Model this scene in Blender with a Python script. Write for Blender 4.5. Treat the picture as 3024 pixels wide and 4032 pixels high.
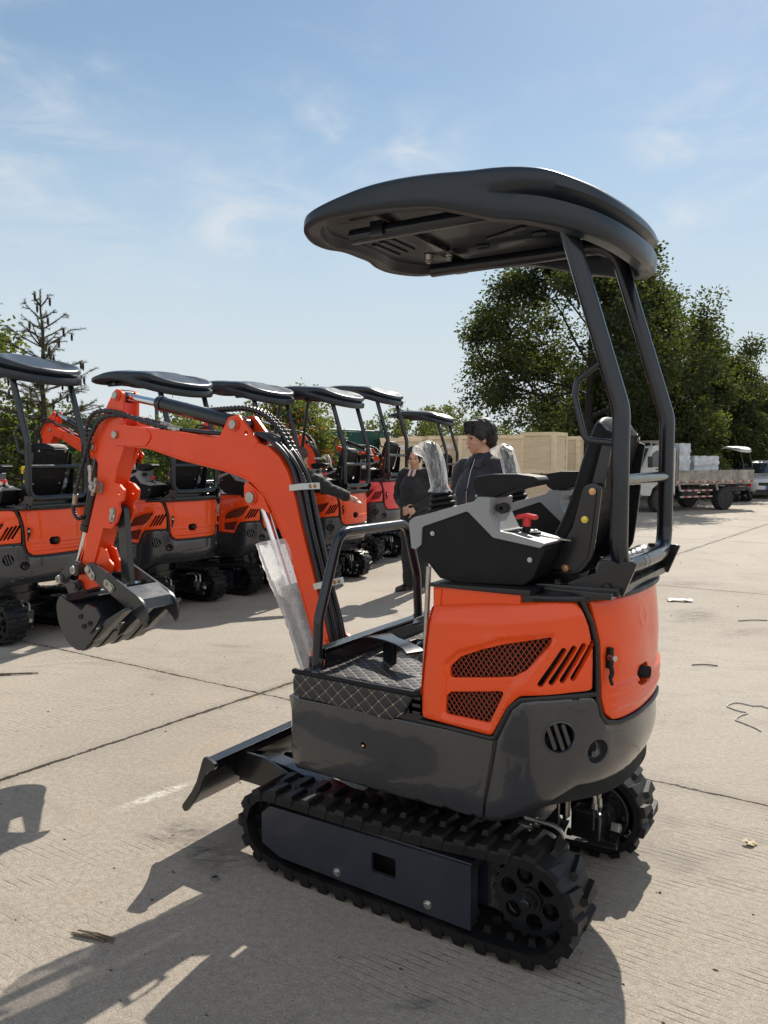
import bpy, bmesh, math, random
import numpy as np
from mathutils import Vector, Matrix
from mathutils.geometry import delaunay_2d_cdt

for o in list(bpy.data.objects):
    bpy.data.objects.remove(o)
scene = bpy.context.scene
COL = scene.collection
R = math.radians
PI = math.pi

# ------------------------------------------------------------------ camera
CAM_PITCH = 3.93
cam_d = bpy.data.cameras.new('camera')
cam = bpy.data.objects.new('camera', cam_d)
COL.objects.link(cam)
cam.location = (0, 0, 1.5)
cam.rotation_euler = (R(90 - CAM_PITCH), 0, 0)
cam_d.sensor_fit = 'VERTICAL'
cam_d.sensor_height = 36.0
cam_d.sensor_width = 27.0
cam_d.lens = 36.0 * 3029.0 / 4032.0
cam_d.clip_start = 0.05
cam_d.clip_end = 1500
scene.camera = cam

# ------------------------------------------------------------------ sky + sun
SUN_EL = 41.5
SUN_AZ = 24.5      # degrees right of straight ahead (+Y)
world = bpy.data.worlds.new('World')
scene.world = world
world.use_nodes = True
wn, wl = world.node_tree.nodes, world.node_tree.links
for n in list(wn):
    wn.remove(n)
w_out = wn.new('ShaderNodeOutputWorld')
w_bg = wn.new('ShaderNodeBackground')
sky = wn.new('ShaderNodeTexSky')
sky.sky_type = 'NISHITA'
sky.sun_disc = False
sky.sun_elevation = R(SUN_EL)
sky.sun_rotation = R(SUN_AZ)
sky.air_density = 1.0
sky.dust_density = 0.25
sky.ozone_density = 2.2
w_bg.inputs['Strength'].default_value = 0.070
def _wm(op, a, b=None, clamp=False):
    nd = wn.new('ShaderNodeMath'); nd.operation = op; nd.use_clamp = clamp
    for i, x in enumerate((a, b)):
        if x is None: continue
        if isinstance(x, (int, float)): nd.inputs[i].default_value = x
        else: wl.new(x, nd.inputs[i])
    return nd.outputs[0]
def _wr(x, a, b, c, d):
    nd = wn.new('ShaderNodeMapRange'); nd.interpolation_type = 'SMOOTHSTEP'
    wl.new(x, nd.inputs['Value'])
    for k, v in zip(('From Min', 'From Max', 'To Min', 'To Max'), (a, b, c, d)): nd.inputs[k].default_value = v
    return nd.outputs['Result']
def _wmix(f, a, b):
    nd = wn.new('ShaderNodeMixRGB')
    if isinstance(f, float): nd.inputs['Fac'].default_value = f
    else: wl.new(f, nd.inputs['Fac'])
    for k, x in (('Color1', a), ('Color2', b)):
        if isinstance(x, tuple): nd.inputs[k].default_value = x + (1,)
        else: wl.new(x, nd.inputs[k])
    return nd.outputs['Color']
tc = wn.new('ShaderNodeTexCoord')
sxyz = wn.new('ShaderNodeSeparateXYZ')
wl.new(tc.outputs['Generated'], sxyz.inputs[0])
SZ = sxyz.outputs['Z']
# summer haze: the air whitens towards the horizon
col = _wmix(_wr(SZ, 0.0, 0.55, 0.92, 0.25), sky.outputs['Color'], (4.6, 6.9, 8.7))
col = _wmix(_wr(SZ, -0.02, 0.46, 0.97, 0.0), col, (7.3, 7.8, 7.9))
# unseen white brightness added to the sky behind the camera, lifts shaded sides
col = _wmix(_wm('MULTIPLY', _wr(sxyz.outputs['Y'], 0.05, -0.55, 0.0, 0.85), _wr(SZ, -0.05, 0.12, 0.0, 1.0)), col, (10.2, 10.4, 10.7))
# thin cirrus in a few patches of the sky (a function of direction only)
mp = wn.new('ShaderNodeMapping')
mp.inputs['Rotation'].default_value = (0.0, R(-22), R(10))
mp.inputs['Scale'].default_value = (3.0, 3.0, 8.5)
wl.new(tc.outputs['Generated'], mp.inputs['Vector'])
n1 = wn.new('ShaderNodeTexNoise')
n1.inputs['Scale'].default_value = 2.2
n1.inputs['Detail'].default_value = 10
n1.inputs['Roughness'].default_value = 0.60
n1.inputs['Distortion'].default_value = 0.7
wl.new(mp.outputs['Vector'], n1.inputs['Vector'])
def patch(px, py, rad):
    d = Vector(((px - 1512) / 3029, 1.0, (1808 - py) / 3029)).normalized()
    vm = wn.new('ShaderNodeVectorMath'); vm.operation = 'DISTANCE'
    wl.new(tc.outputs['Generated'], vm.inputs[0]); vm.inputs[1].default_value = d
    return _wr(vm.outputs['Value'], 0.0, rad, 1.0, 0.0)
mask = None
for px, py, rad in ((150, 640, 0.16), (420, 830, 0.14), (-40, 840, 0.10), (1330, 680, 0.16), (900, 900, 0.14), (1650, 640, 0.10), (2600, 620, 0.07), (2650, 850, 0.05), (3300, 300, 0.3), (-700, 300, 0.4), (5000, 200, 0.5)):
    q = patch(px, py, rad)
    mask = q if mask is None else _wm('MAXIMUM', mask, q)
cl = _wm('MULTIPLY', _wr(n1.outputs['Fac'], 0.38, 0.80, 0.0, 0.60), mask)
cl = _wm('ADD', cl, _wm('MULTIPLY', _wr(n1.outputs['Fac'], 0.50, 0.85, 0.0, 0.10), 1.0), True)
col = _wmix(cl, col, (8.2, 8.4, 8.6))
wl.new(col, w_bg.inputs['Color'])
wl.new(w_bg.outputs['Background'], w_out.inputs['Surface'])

sun_d = bpy.data.lights.new('sun', 'SUN')
sun_d.energy = 5.0
sun_d.angle = R(0.5)
sun_d.color = (1.0, 0.93, 0.82)
sun = bpy.data.objects.new('sun', sun_d)
COL.objects.link(sun)
_sd = Vector((math.sin(R(SUN_AZ)) * math.cos(R(SUN_EL)), math.cos(R(SUN_AZ)) * math.cos(R(SUN_EL)), math.sin(R(SUN_EL))))
sun.rotation_euler = _sd.to_track_quat('Z', 'Y').to_euler()
sun.location = _sd * 40

scene.view_settings.view_transform = 'Standard'
scene.view_settings.look = 'None'
scene.view_settings.exposure = 0.5
scene.view_settings.gamma = 1.0
scene.cycles.max_bounces = 8
scene.cycles.transparent_max_bounces = 12

# ------------------------------------------------------------------ materials
class NT:
    """small helper round a material's node tree"""
    def __init__(s, name):
        s.mat = bpy.data.materials.new(name)
        s.mat.use_nodes = True
        s.t = s.mat.node_tree
        s.n, s.l = s.t.nodes, s.t.links
        s.b = s.n['Principled BSDF']
        s.out = s.n['Material Output']
        s._tc = None
    def new(s, kind, **kw):
        nd = s.n.new(kind)
        for k, v in kw.items():
            setattr(nd, k, v)
        return nd
    def coord(s, scale=None):
        if s._tc is None:
            s._tc = s.new('ShaderNodeTexCoord')
        if scale is None:
            return s._tc.outputs['Object']
        m = s.new('ShaderNodeMapping')
        m.inputs['Scale'].default_value = scale
        s.l.new(s._tc.outputs['Object'], m.inputs['Vector'])
        return m.outputs['Vector']
    def noise(s, scale, detail=4, rough=0.55, vec=None, dist=0.0):
        nd = s.new('ShaderNodeTexNoise')
        nd.inputs['Scale'].default_value = scale
        nd.inputs['Detail'].default_value = detail
        nd.inputs['Roughness'].default_value = rough
        nd.inputs['Distortion'].default_value = dist
        s.l.new(vec if vec is not None else s.coord(), nd.inputs['Vector'])
        return nd.outputs['Fac']
    def math(s, op, a, b=None, c=None, clamp=False):
        nd = s.new('ShaderNodeMath', operation=op, use_clamp=clamp)
        for i, x in enumerate((a, b, c)):
            if x is None:
                continue
            if isinstance(x, (int, float)):
                nd.inputs[i].default_value = x
            else:
                s.l.new(x, nd.inputs[i])
        return nd.outputs[0]
    def maprange(s, x, a, b, c, d, smooth=False):
        nd = s.new('ShaderNodeMapRange')
        if smooth:
            nd.interpolation_type = 'SMOOTHSTEP'
        s.l.new(x, nd.inputs['Value'])
        for k, v in (('From Min', a), ('From Max', b), ('To Min', c), ('To Max', d)):
            nd.inputs[k].default_value = v
        return nd.outputs['Result']
    def mix(s, fac, a, b, mode='MIX'):
        nd = s.new('ShaderNodeMixRGB', blend_type=mode)
        for key, x in (('Fac', fac), ('Color1', a), ('Color2', b)):
            if isinstance(x, (int, float)):
                nd.inputs[key].default_value = x if key == 'Fac' else (x, x, x, 1)
            elif isinstance(x, tuple):
                nd.inputs[key].default_value = x if len(x) == 4 else x + (1,)
            else:
                s.l.new(x, nd.inputs[key])
        return nd.outputs['Color']
    def bump(s, h, strength=0.2, dist=0.01, normal=None):
        nd = s.new('ShaderNodeBump')
        nd.inputs['Strength'].default_value = strength
        nd.inputs['Distance'].default_value = dist
        s.l.new(h, nd.inputs['Height'])
        if normal is not None:
            s.l.new(normal, nd.inputs['Normal'])
        return nd.outputs['Normal']
    def set(s, key, x):
        if isinstance(x, (int, float)):
            s.b.inputs[key].default_value = x
        elif isinstance(x, tuple):
            s.b.inputs[key].default_value = x if len(x) == 4 else x + (1,)
        else:
            s.l.new(x, s.b.inputs[key])

MATS = {}
def mat(name, col, rough=0.5, metal=0.0, coat=0.0, var=0.15, nscale=6.0, bump=0.0, bscale=80.0, dust=0.0, spec=0.5, sheen=0.0):
    t = NT(name)
    f = t.noise(nscale, 5)
    lo = tuple(c * (1 - var) for c in col)
    hi = tuple(min(1, c * (1 + var)) for c in col)
    c = t.mix(t.maprange(f, 0.3, 0.7, 0, 1), lo, hi)
    if dust > 0:
        f2 = t.noise(3.1, 7, 0.65)
        g = t.new('ShaderNodeNewGeometry')
        sx = t.new('ShaderNodeSeparateXYZ')
        t.l.new(g.outputs['Normal'], sx.inputs[0])
        up = t.maprange(sx.outputs['Z'], 0.0, 1.0, 0.35, 1.0)
        d = t.math('MULTIPLY', t.math('MULTIPLY', t.maprange(f2, 0.42, 0.72, 0, 1), up), dust)
        c = t.mix(d, c, (0.30, 0.27, 0.23))
        r = t.math('ADD', t.maprange(t.noise(11, 4), 0.3, 0.7, rough * 0.8, rough * 1.2), t.math('MULTIPLY', d, 0.4), clamp=True)
    else:
        r = t.maprange(t.noise(11, 4), 0.3, 0.7, rough * 0.82, min(1, rough * 1.18))
    t.set('Base Color', c)
    t.set('Roughness', r)
    t.set('Metallic', metal)
    t.set('Coat Weight', coat)
    t.set('Coat Roughness', 0.035)
    t.set('Specular IOR Level', spec)
    if sheen:
        t.set('Sheen Weight', sheen)
    if bump > 0:
        t.set('Normal', t.bump(t.noise(bscale, 6, 0.6), bump, 0.004))
    MATS[name] = t.mat
    return t.mat

mat('orange_paint', (0.76, 0.068, 0.005), 0.40, coat=0.6, var=0.06, nscale=2.5, bump=0.05, bscale=9, dust=0.05, spec=0.25)
mat('orange_paint_arm', (0.74, 0.058, 0.007), 0.42, coat=0.25, var=0.06, nscale=5, bump=0.10, bscale=60, dust=0.04, spec=0.35)
mat('red_paint', (0.70, 0.035, 0.035), 0.32, coat=0.5, var=0.05, nscale=2.5, dust=0.05)
mat('slate_paint', (0.019, 0.021, 0.026), 0.28, coat=0.75, var=0.12, nscale=2.5, bump=0.05, bscale=12, dust=0.09)
mat('frame_paint', (0.014, 0.018, 0.028), 0.38, coat=0.15, var=0.1, nscale=4, bump=0.06, bscale=50, dust=0.08)
mat('black_paint', (0.006, 0.007, 0.009), 0.24, coat=0.2, var=0.12, nscale=5, dust=0.05)
mat('tube_paint', (0.009, 0.012, 0.018), 0.24, coat=0.35, var=0.1, nscale=5, bump=0.05, bscale=40, dust=0.01, spec=0.35)
mat('bucket_paint', (0.018, 0.020, 0.023), 0.30, coat=0.2, var=0.15, nscale=8, bump=0.08, bscale=40, dust=0.06)
mat('black_matt', (0.010, 0.010, 0.011), 0.7, var=0.15, dust=0.05)
mat('void_black', (0.004, 0.004, 0.004), 0.9, var=0.1)
mat('rubber', (0.006, 0.006, 0.0065), 0.50, var=0.2, nscale=12, bump=0.25, bscale=160, dust=0.05, spec=0.28)
mat('seal_rubber', (0.008, 0.008, 0.009), 0.45, var=0.1)
mat('hose_rubber', (0.013, 0.013, 0.015), 0.38, var=0.15, dust=0.05)
mat('canopy_plastic', (0.012, 0.017, 0.024), 0.34, coat=0.12, var=0.1, nscale=3, bump=0.12, bscale=220, dust=0.02, spec=0.35)
mat('black_plastic', (0.007, 0.007, 0.008), 0.50, var=0.12, nscale=8, bump=0.25, bscale=420, dust=0.02, spec=0.22)
mat('grey_plastic', (0.25, 0.255, 0.26), 0.46, var=0.05, nscale=5, bump=0.12, bscale=420)
mat('red_plastic', (0.62, 0.012, 0.018), 0.30, coat=0.2, var=0.05)
mat('yellow_plastic', (0.75, 0.55, 0.02), 0.35, var=0.06)
mat('zinc', (0.52, 0.52, 0.50), 0.32, metal=1.0, var=0.1, nscale=30)
mat('brass_bolt', (0.60, 0.36, 0.19), 0.30, metal=1.0, var=0.12, nscale=30)
mat('yellow_zinc', (0.68, 0.56, 0.12), 0.30, metal=1.0, var=0.12, nscale=30)
mat('chrome', (0.72, 0.73, 0.74), 0.10, metal=1.0, var=0.04, nscale=20)
mat('cast_steel', (0.42, 0.41, 0.37), 0.42, metal=0.9, var=0.15, nscale=30)
mat('mesh_wire', (0.40, 0.055, 0.018), 0.5, var=0.1)
mat('foam_sleeve', (0.020, 0.018, 0.017), 0.8, var=0.2)

def quilt():
    t = NT('quilted_leather')
    s = t.new('ShaderNodeSeparateXYZ')
    t.l.new(t.coord(), s.inputs[0])
    w = t.math('SUBTRACT', s.outputs['Y'], s.outputs['Z'])
    px, pw = 0.054, 0.046
    a = t.math('ADD', t.math('DIVIDE', s.outputs['X'], px), t.math('DIVIDE', w, pw))
    b = t.math('SUBTRACT', t.math('DIVIDE', s.outputs['X'], px), t.math('DIVIDE', w, pw))
    da = t.math('ABSOLUTE', t.math('SUBTRACT', t.math('FRACT', a), 0.5))
    db = t.math('ABSOLUTE', t.math('SUBTRACT', t.math('FRACT', b), 0.5))
    # stitch dashes along each line
    dsa = t.math('GREATER_THAN', t.math('FRACT', t.math('MULTIPLY', b, 9.0)), 0.30)
    dsb = t.math('GREATER_THAN', t.math('FRACT', t.math('MULTIPLY', a, 9.0)), 0.30)
    la = t.math('MULTIPLY', t.math('LESS_THAN', da, 0.017), dsa)
    lb = t.math('MULTIPLY', t.math('LESS_THAN', db, 0.017), dsb)
    knot = t.math('MULTIPLY', t.math('LESS_THAN', da, 0.062), t.math('LESS_THAN', db, 0.062))
    line = t.math('MAXIMUM', t.math('MAXIMUM', la, lb), knot)
    c = t.mix(line, t.mix(t.noise(9), (0.015, 0.015, 0.018), (0.024, 0.024, 0.027)), (0.42, 0.36, 0.25))
    t.set('Base Color', c)
    t.set('Roughness', t.mix(line, 0.42, 0.8))
    h = t.math('MINIMUM', t.math('MINIMUM', da, db), 0.22)
    nb = t.bump(h, 0.45, 0.012)
    t.set('Normal', t.bump(t.noise(260, 4), 0.2, 0.002, nb))
    MATS['quilt'] = t.mat
quilt()

def film(name, trans=0.45, tint=(0.80, 0.82, 0.84), bumpmode='film'):
    """thin polythene: partly see-through, milky in the light behind it, with small glints"""
    t = NT(name)
    t.n.remove(t.b)
    tr = t.new('ShaderNodeBsdfTransparent')
    tl = t.new('ShaderNodeBsdfTranslucent')
    tl.inputs['Color'].default_value = tint + (1,)
    df = t.new('ShaderNodeBsdfDiffuse')
    df.inputs['Color'].default_value = tint + (1,)
    gl = t.new('ShaderNodeBsdfGlossy')
    gl.inputs['Roughness'].default_value = 0.22
    gl.inputs['Color'].default_value = (0.9, 0.9, 0.9, 1)
    if bumpmode == 'bubble':
        v = t.new('ShaderNodeTexVoronoi')
        v.inputs['Scale'].default_value = 130
        v.inputs['Randomness'].default_value = 0.25
        t.l.new(t.coord(), v.inputs['Vector'])
        dome = t.maprange(v.outputs['Distance'], 0.15, 0.62, 1.0, 0.0, True)
        nrm = t.bump(t.noise(18, 5, 0.6), 0.5, 0.02, t.bump(dome, 0.35, 0.003))
        edge = t.maprange(v.outputs['Distance'], 0.30, 0.62, 0.0, 1.0)
        fac = t.math('ADD', trans, t.math('MULTIPLY', t.math('SUBTRACT', 0.40, edge), 0.16), clamp=True)
    else:
        n = t.noise(30, 5, 0.6, t.coord((2.2, 2.2, 0.4)), 1.2)
        nrm = t.bump(n, 0.35, 0.006)
        fac = t.maprange(n, 0.35, 0.68, min(1, trans + 0.20), trans - 0.22)
    lw = t.new('ShaderNodeLayerWeight'); lw.inputs['Blend'].default_value = 0.35
    fac = t.math('SUBTRACT', fac, t.math('MULTIPLY', lw.outputs['Facing'], 0.45), clamp=True)
    t.l.new(nrm, gl.inputs['Normal'])
    m1 = t.new('ShaderNodeMixShader'); m1.inputs[0].default_value = 0.55
    t.l.new(df.outputs[0], m1.inputs[1]); t.l.new(tl.outputs[0], m1.inputs[2])
    m2 = t.new('ShaderNodeMixShader')
    m2.inputs[0].default_value = 0.16
    t.l.new(m1.outputs[0], m2.inputs[1]); t.l.new(gl.outputs[0], m2.inputs[2])
    m3 = t.new('ShaderNodeMixShader')
    t.l.new(fac, m3.inputs[0])
    t.l.new(m2.outputs[0], m3.inputs[1]); t.l.new(tr.outputs[0], m3.inputs[2])
    t.l.new(m3.outputs[0], t.out.inputs['Surface'])
    MATS[name] = t.mat
film('bubble_film', 0.54, (0.88, 0.89, 0.90), 'bubble')
film('clear_film', 0.80, (0.92, 0.93, 0.94))
film('seat_film', 0.80, (0.55, 0.56, 0.58))

# ------------------------------------------------------------------ mesh helpers
class MB:
    def __init__(s, T=None):
        s.v, s.f, s.m, s.T = [], [], [], T
    def add(s, verts, faces, mi=0):
        o = len(s.v)
        if s.T is not None:
            verts = [tuple(s.T @ Vector(p)) for p in verts]
        s.v += [tuple(p) for p in verts]
        s.f += [tuple(i + o for i in f) for f in faces]
        s.m += [mi] * len(faces)
    def box(s, c, size, rot=None, mi=0, bevel=0.0):
        hx, hy, hz = size[0] / 2, size[1] / 2, size[2] / 2
        b = min(bevel, hx * .9, hy * .9, hz * .9)
        M = Matrix.Translation(c) @ (rot.to_4x4() if rot is not None else Matrix.Identity(4))
        if b <= 0:
            vs = [(x, y, z) for x in (-hx, hx) for y in (-hy, hy) for z in (-hz, hz)]
            fs = [(0, 1, 3, 2), (4, 6, 7, 5), (0, 4, 5, 1), (2, 3, 7, 6), (0, 2, 6, 4), (1, 5, 7, 3)]
        else:
            bm = bmesh.new()
            bmesh.ops.create_cube(bm, size=1.0)
            for v in bm.verts:
                v.co = Vector((v.co.x * size[0], v.co.y * size[1], v.co.z * size[2]))
            bmesh.ops.bevel(bm, geom=list(bm.edges), offset=b, segments=2, affect='EDGES', profile=0.5)
            bm.verts.index_update()
            vs = [tuple(v.co) for v in bm.verts]
            fs = [tuple(v.index for v in f.verts) for f in bm.faces]
            bm.free()
        s.add([tuple(M @ Vector(p)) for p in vs], fs, mi)
    def prism(s, pts, lo, hi, plane='uz', mi=0, bevel=0.0):
        """closed 2-D outline pushed along the third axis, edges rounded by bevel"""
        n = len(pts)
        area = sum(pts[i][0] * pts[(i + 1) % n][1] - pts[(i + 1) % n][0] * pts[i][1] for i in range(n))
        if area < 0:
            pts = pts[::-1]
        def put(p, w):
            return {'uz': (p[0], w, p[1]), 'uv': (p[0], p[1], w), 'vz': (w, p[0], p[1])}[plane]
        rings = []
        while bevel > 0.0004:
            k = len(fill_outline(offset_poly(pts, bevel), True))
            if k:
                break
            bevel *= 0.6
        if bevel > 0.0004:
            q = offset_poly(pts, bevel); q2 = offset_poly(pts, bevel * 0.3)
            rings = [(q, lo), (q2, lo + bevel * 0.3), (pts, lo + bevel), (pts, hi - bevel), (q2, hi - bevel * 0.3), (q, hi)]
        else:
            rings = [(pts, lo), (pts, hi)]
        vs = [put(p, w) for ring, w in rings for p in ring]
        fs = []
        cap = fill_outline(rings[0][0])
        flip = plane == 'uz'
        for k in range(len(rings) - 1):
            for i in range(n):
                j = (i + 1) % n
                f = (k * n + i, k * n + j, (k + 1) * n + j, (k + 1) * n + i)
                fs.append(f[::-1] if flip else f)
        k0 = (len(rings) - 1) * n
        for c in cap:
            b = tuple(k0 + i for i in c)
            fs += [c if flip else c[::-1], b[::-1] if flip else b]
        s.add(vs, fs, mi)
    def tube(s, path, r, seg=10, mi=0, caps=True, closed=False, squash=1.0):
        P = [Vector(p) for p in path]
        n = len(P)
        rr = r if isinstance(r, (list, tuple)) else [r] * n
        T = []
        for i in range(n):
            if closed:
                t = P[(i + 1) % n] - P[i - 1]
            else:
                t = P[min(i + 1, n - 1)] - P[max(i - 1, 0)]
            if t.length < 1e-9:
                t = Vector((0, 0, 1))
            T.append(t.normalized())
        up = Vector((0, 0, 1)) if abs(T[0].z) < 0.9 else Vector((1, 0, 0))
        N = (up - T[0] * up.dot(T[0])).normalized()
        vs, fs = [], []
        for i in range(n):
            if i:
                N = N - T[i] * N.dot(T[i])
                N = N.normalized() if N.length > 1e-6 else T[i].orthogonal().normalized()
            B = T[i].cross(N)
            for k in range(seg):
                a = 2 * PI * k / seg
                vs.append(P[i] + (N * math.cos(a) + B * math.sin(a) * squash) * rr[i])
        m = n if closed else n - 1
        for i in range(m):
            for k in range(seg):
                a, b = i * seg + k, i * seg + (k + 1) % seg
                j = (i + 1) % n
                c, d = j * seg + (k + 1) % seg, j * seg + k
                fs.append((a, b, c, d))
        if caps and not closed:
            fs.append(tuple(range(seg))[::-1])
            fs.append(tuple((n - 1) * seg + k for k in range(seg)))
        s.add(vs, fs, mi)
    def cyl(s, p0, p1, r0, r1=None, seg=16, mi=0, bevel=0.0):
        r1 = r0 if r1 is None else r1
        p0, p1 = Vector(p0), Vector(p1)
        d = (p1 - p0).normalized()
        if bevel > 0:
            L = (p1 - p0).length
            b = min(bevel, L * .45)
            s.tube([p0, p0 + d * b * .3, p0 + d * b, p1 - d * b, p1 - d * b * .3, p1],
                   [r0 - b, r0 - b * .3, r0, r1, r1 - b * .3, r1 - b], seg, mi)
        else:
            s.tube([p0, p1], [r0, r1], seg, mi)
    def lathe(s, prof, c, axis='Z', seg=24, mi=0, cap=True):
        """profile of (radius, height along axis)"""
        c = Vector(c)
        ax = {'X': Vector((1, 0, 0)), 'Y': Vector((0, 1, 0)), 'Z': Vector((0, 0, 1))}[axis] if isinstance(axis, str) else Vector(axis).normalized()
        a = ax.orthogonal().normalized(); b = ax.cross(a)
        n = len(prof)
        vs, fs = [], []
        for r, h in prof:
            for k in range(seg):
                t = 2 * PI * k / seg
                vs.append(c + ax * h + (a * math.cos(t) + b * math.sin(t)) * r)
        for i in range(n - 1):
            for k in range(seg):
                fs.append((i * seg + k, i * seg + (k + 1) % seg, (i + 1) * seg + (k + 1) % seg, (i + 1) * seg + k))
        if cap:
            fs.append(tuple(range(seg))[::-1])
            fs.append(tuple((n - 1) * seg + k for k in range(seg)))
        s.add(vs, fs, mi)
    def ball(s, c, rad, seg=16, rings=10, mi=0, rot=None):
        c = Vector(c)
        rx, ry, rz = rad if isinstance(rad, (tuple, list)) else (rad,) * 3
        vs, fs = [], []
        for i in range(rings + 1):
            t = PI * i / rings
            for k in range(seg):
                p = 2 * PI * k / seg
                q = Vector((rx * math.sin(t) * math.cos(p), ry * math.sin(t) * math.sin(p), -rz * math.cos(t)))
                if rot is not None:
                    q = rot @ q
                vs.append(c + q)
        for i in range(rings):
            for k in range(seg):
                fs.append((i * seg + k, i * seg + (k + 1) % seg, (i + 1) * seg + (k + 1) % seg, (i + 1) * seg + k))
        s.add(vs, fs, mi)
    def bolt(s, p, d, r=0.012, mi=0, mw=None):
        """hex head on a washer, standing out along d"""
        p, d = Vector(p), Vector(d).normalized()
        s.tube([p, p + d * r * 0.28], r * 1.55, 16, mi if mw is None else mw)
        s.tube([p + d * r * 0.28, p + d * r * 1.0, p + d * r * 1.12], [r, r, r * 0.82], 6, mi)
    def build(s, name, mats, parent=None, angle=38, flat=False):
        me = bpy.data.meshes.new(name)
        me.from_pydata(s.v, [], s.f)
        if isinstance(mats, str):
            mats = [mats]
        for mm in mats:
            me.materials.append(MATS[mm])
        if len(mats) > 1:
            me.polygons.foreach_set('material_index', s.m)
        bm = bmesh.new()
        bm.from_mesh(me)
        bmesh.ops.remove_doubles(bm, verts=bm.verts, dist=1e-6)
        bmesh.ops.recalc_face_normals(bm, faces=bm.faces)
        bm.to_mesh(me)
        bm.free()
        if not flat:
            me.polygons.foreach_set('use_smooth', [True] * len(me.polygons))
            me.set_sharp_from_angle(angle=R(angle))
        me.update()
        if not flat:
            weighted_normals(me)
        o = bpy.data.objects.new(name, me)
        COL.objects.link(o)
        if parent is not None:
            o.parent = parent
        return o

def fill_outline(pts, check=False):
    """faces that fill a closed outline; outlines with notches are triangulated"""
    n = len(pts)
    conv = True
    for i in range(n):
        a, b, c = pts[i - 1], pts[i], pts[(i + 1) % n]
        if (b[0] - a[0]) * (c[1] - b[1]) - (b[1] - a[1]) * (c[0] - b[0]) < -1e-9:
            conv = False; break
    if conv:
        return [tuple(range(n))]
    r = delaunay_2d_cdt([Vector(p) for p in pts], [(i, (i + 1) % n) for i in range(n)], [], 0, 1e-9)
    if len(r[0]) != n:
        return [] if check else [tuple(range(n))]
    back = [o[0] for o in r[3]]
    out = []
    for f in r[2]:
        cx = sum(r[0][i].x for i in f) / 3; cy = sum(r[0][i].y for i in f) / 3
        if inpoly(cx, cy, pts):
            q = tuple(back[i] for i in f)
            a, b, c = (pts[i] for i in q)
            if (b[0] - a[0]) * (c[1] - a[1]) - (b[1] - a[1]) * (c[0] - a[0]) < 0:
                q = q[::-1]
            out.append(q)
    return out or [tuple(range(n))]

def weighted_normals(me):
    """corner normals weighted by face area, kept apart at sharp edges, so big flat faces stay flat"""
    nf, nl, nv, ne = len(me.polygons), len(me.loops), len(me.vertices), len(me.edges)
    if nf == 0:
        return
    lt = np.empty(nf, np.int32); me.polygons.foreach_get('loop_total', lt)
    ls = np.empty(nf, np.int32); me.polygons.foreach_get('loop_start', ls)
    lv = np.empty(nl, np.int32); me.loops.foreach_get('vertex_index', lv)
    le = np.empty(nl, np.int32); me.loops.foreach_get('edge_index', le)
    ar = np.empty(nf, np.float32); me.polygons.foreach_get('area', ar)
    no = np.empty(nf * 3, np.float32); me.polygons.foreach_get('normal', no); no = no.reshape(-1, 3)
    sh = np.zeros(ne, bool)
    at = me.attributes.get('sharp_edge')
    if at is not None:
        at.data.foreach_get('value', sh)
    wn_ = no * ar[:, None]
    lf = np.repeat(np.arange(nf), lt)
    par = list(range(nl))
    def find(a):
        while par[a] != a:
            par[a] = par[par[a]]; a = par[a]
        return a
    nxt = np.arange(1, nl + 1); nxt[ls + lt - 1] = ls
    seen = {}
    lvl, lel, shl, nxl = lv.tolist(), le.tolist(), sh.tolist(), nxt.tolist()
    for i in range(nl):
        e = lel[i]
        if shl[e]:
            continue
        j = seen.get(e)
        if j is None:
            seen[e] = i
        else:
            for a in (i, nxl[i]):
                for b in (j, nxl[j]):
                    if lvl[a] == lvl[b]:
                        ra, rb = find(a), find(b)
                        if ra != rb: par[ra] = rb
    root = np.array([find(i) for i in range(nl)])
    acc = np.zeros((nl, 3))
    np.add.at(acc, root, wn_[lf])
    out = acc[root]
    ln = np.linalg.norm(out, axis=1)
    bad = ln < 1e-12
    out[bad] = no[lf][bad]; ln[bad] = 1
    out /= ln[:, None]
    me.normals_split_custom_set(out.tolist())

def offset_poly(pts, d):
    """inset a counter-clockwise outline by d"""
    n = len(pts)
    out = []
    for i in range(n):
        p0, p1, p2 = Vector(pts[i - 1]), Vector(pts[i]), Vector(pts[(i + 1) % n])
        e1, e2 = (p1 - p0), (p2 - p1)
        if e1.length < 1e-9 or e2.length < 1e-9:
            out.append(tuple(p1)); continue
        e1.normalize(); e2.normalize()
        n1, n2 = Vector((-e1.y, e1.x)), Vector((-e2.y, e2.x))
        nn = n1 + n2
        if nn.length < 1e-6:
            nn = n1
        nn.normalize()
        k = max(0.4, nn.dot(n1))
        out.append(tuple(p1 + nn * (d / k)))
    return out

def fillet(pts, r, n=6, closed=False):
    """round the corners of a polyline (2-D or 3-D); r is a number or a list"""
    P = [Vector(p) for p in pts]
    m = len(P)
    out = []
    for i in range(m):
        rad = r[i] if isinstance(r, (list, tuple)) else r
        if (not closed and i in (0, m - 1)) or rad <= 0:
            out.append(tuple(P[i])); continue
        a, b, c = P[i - 1], P[i], P[(i + 1) % m]
        u, w = a - b, c - b
        lu, lw = u.length, w.length
        if lu < 1e-9 or lw < 1e-9:
            out.append(tuple(b)); continue
        u /= lu; w /= lw
        cosang = max(-0.9999, min(0.9999, u.dot(w)))
        ang = math.acos(cosang)
        d = min(rad / math.tan(ang / 2), lu * 0.48, lw * 0.48)
        p, q = b + u * d, b + w * d
        for k in range(n + 1):
            t = k / n
            out.append(tuple(p * (1 - t) ** 2 + b * 2 * t * (1 - t) + q * t * t))
    return out

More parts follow.
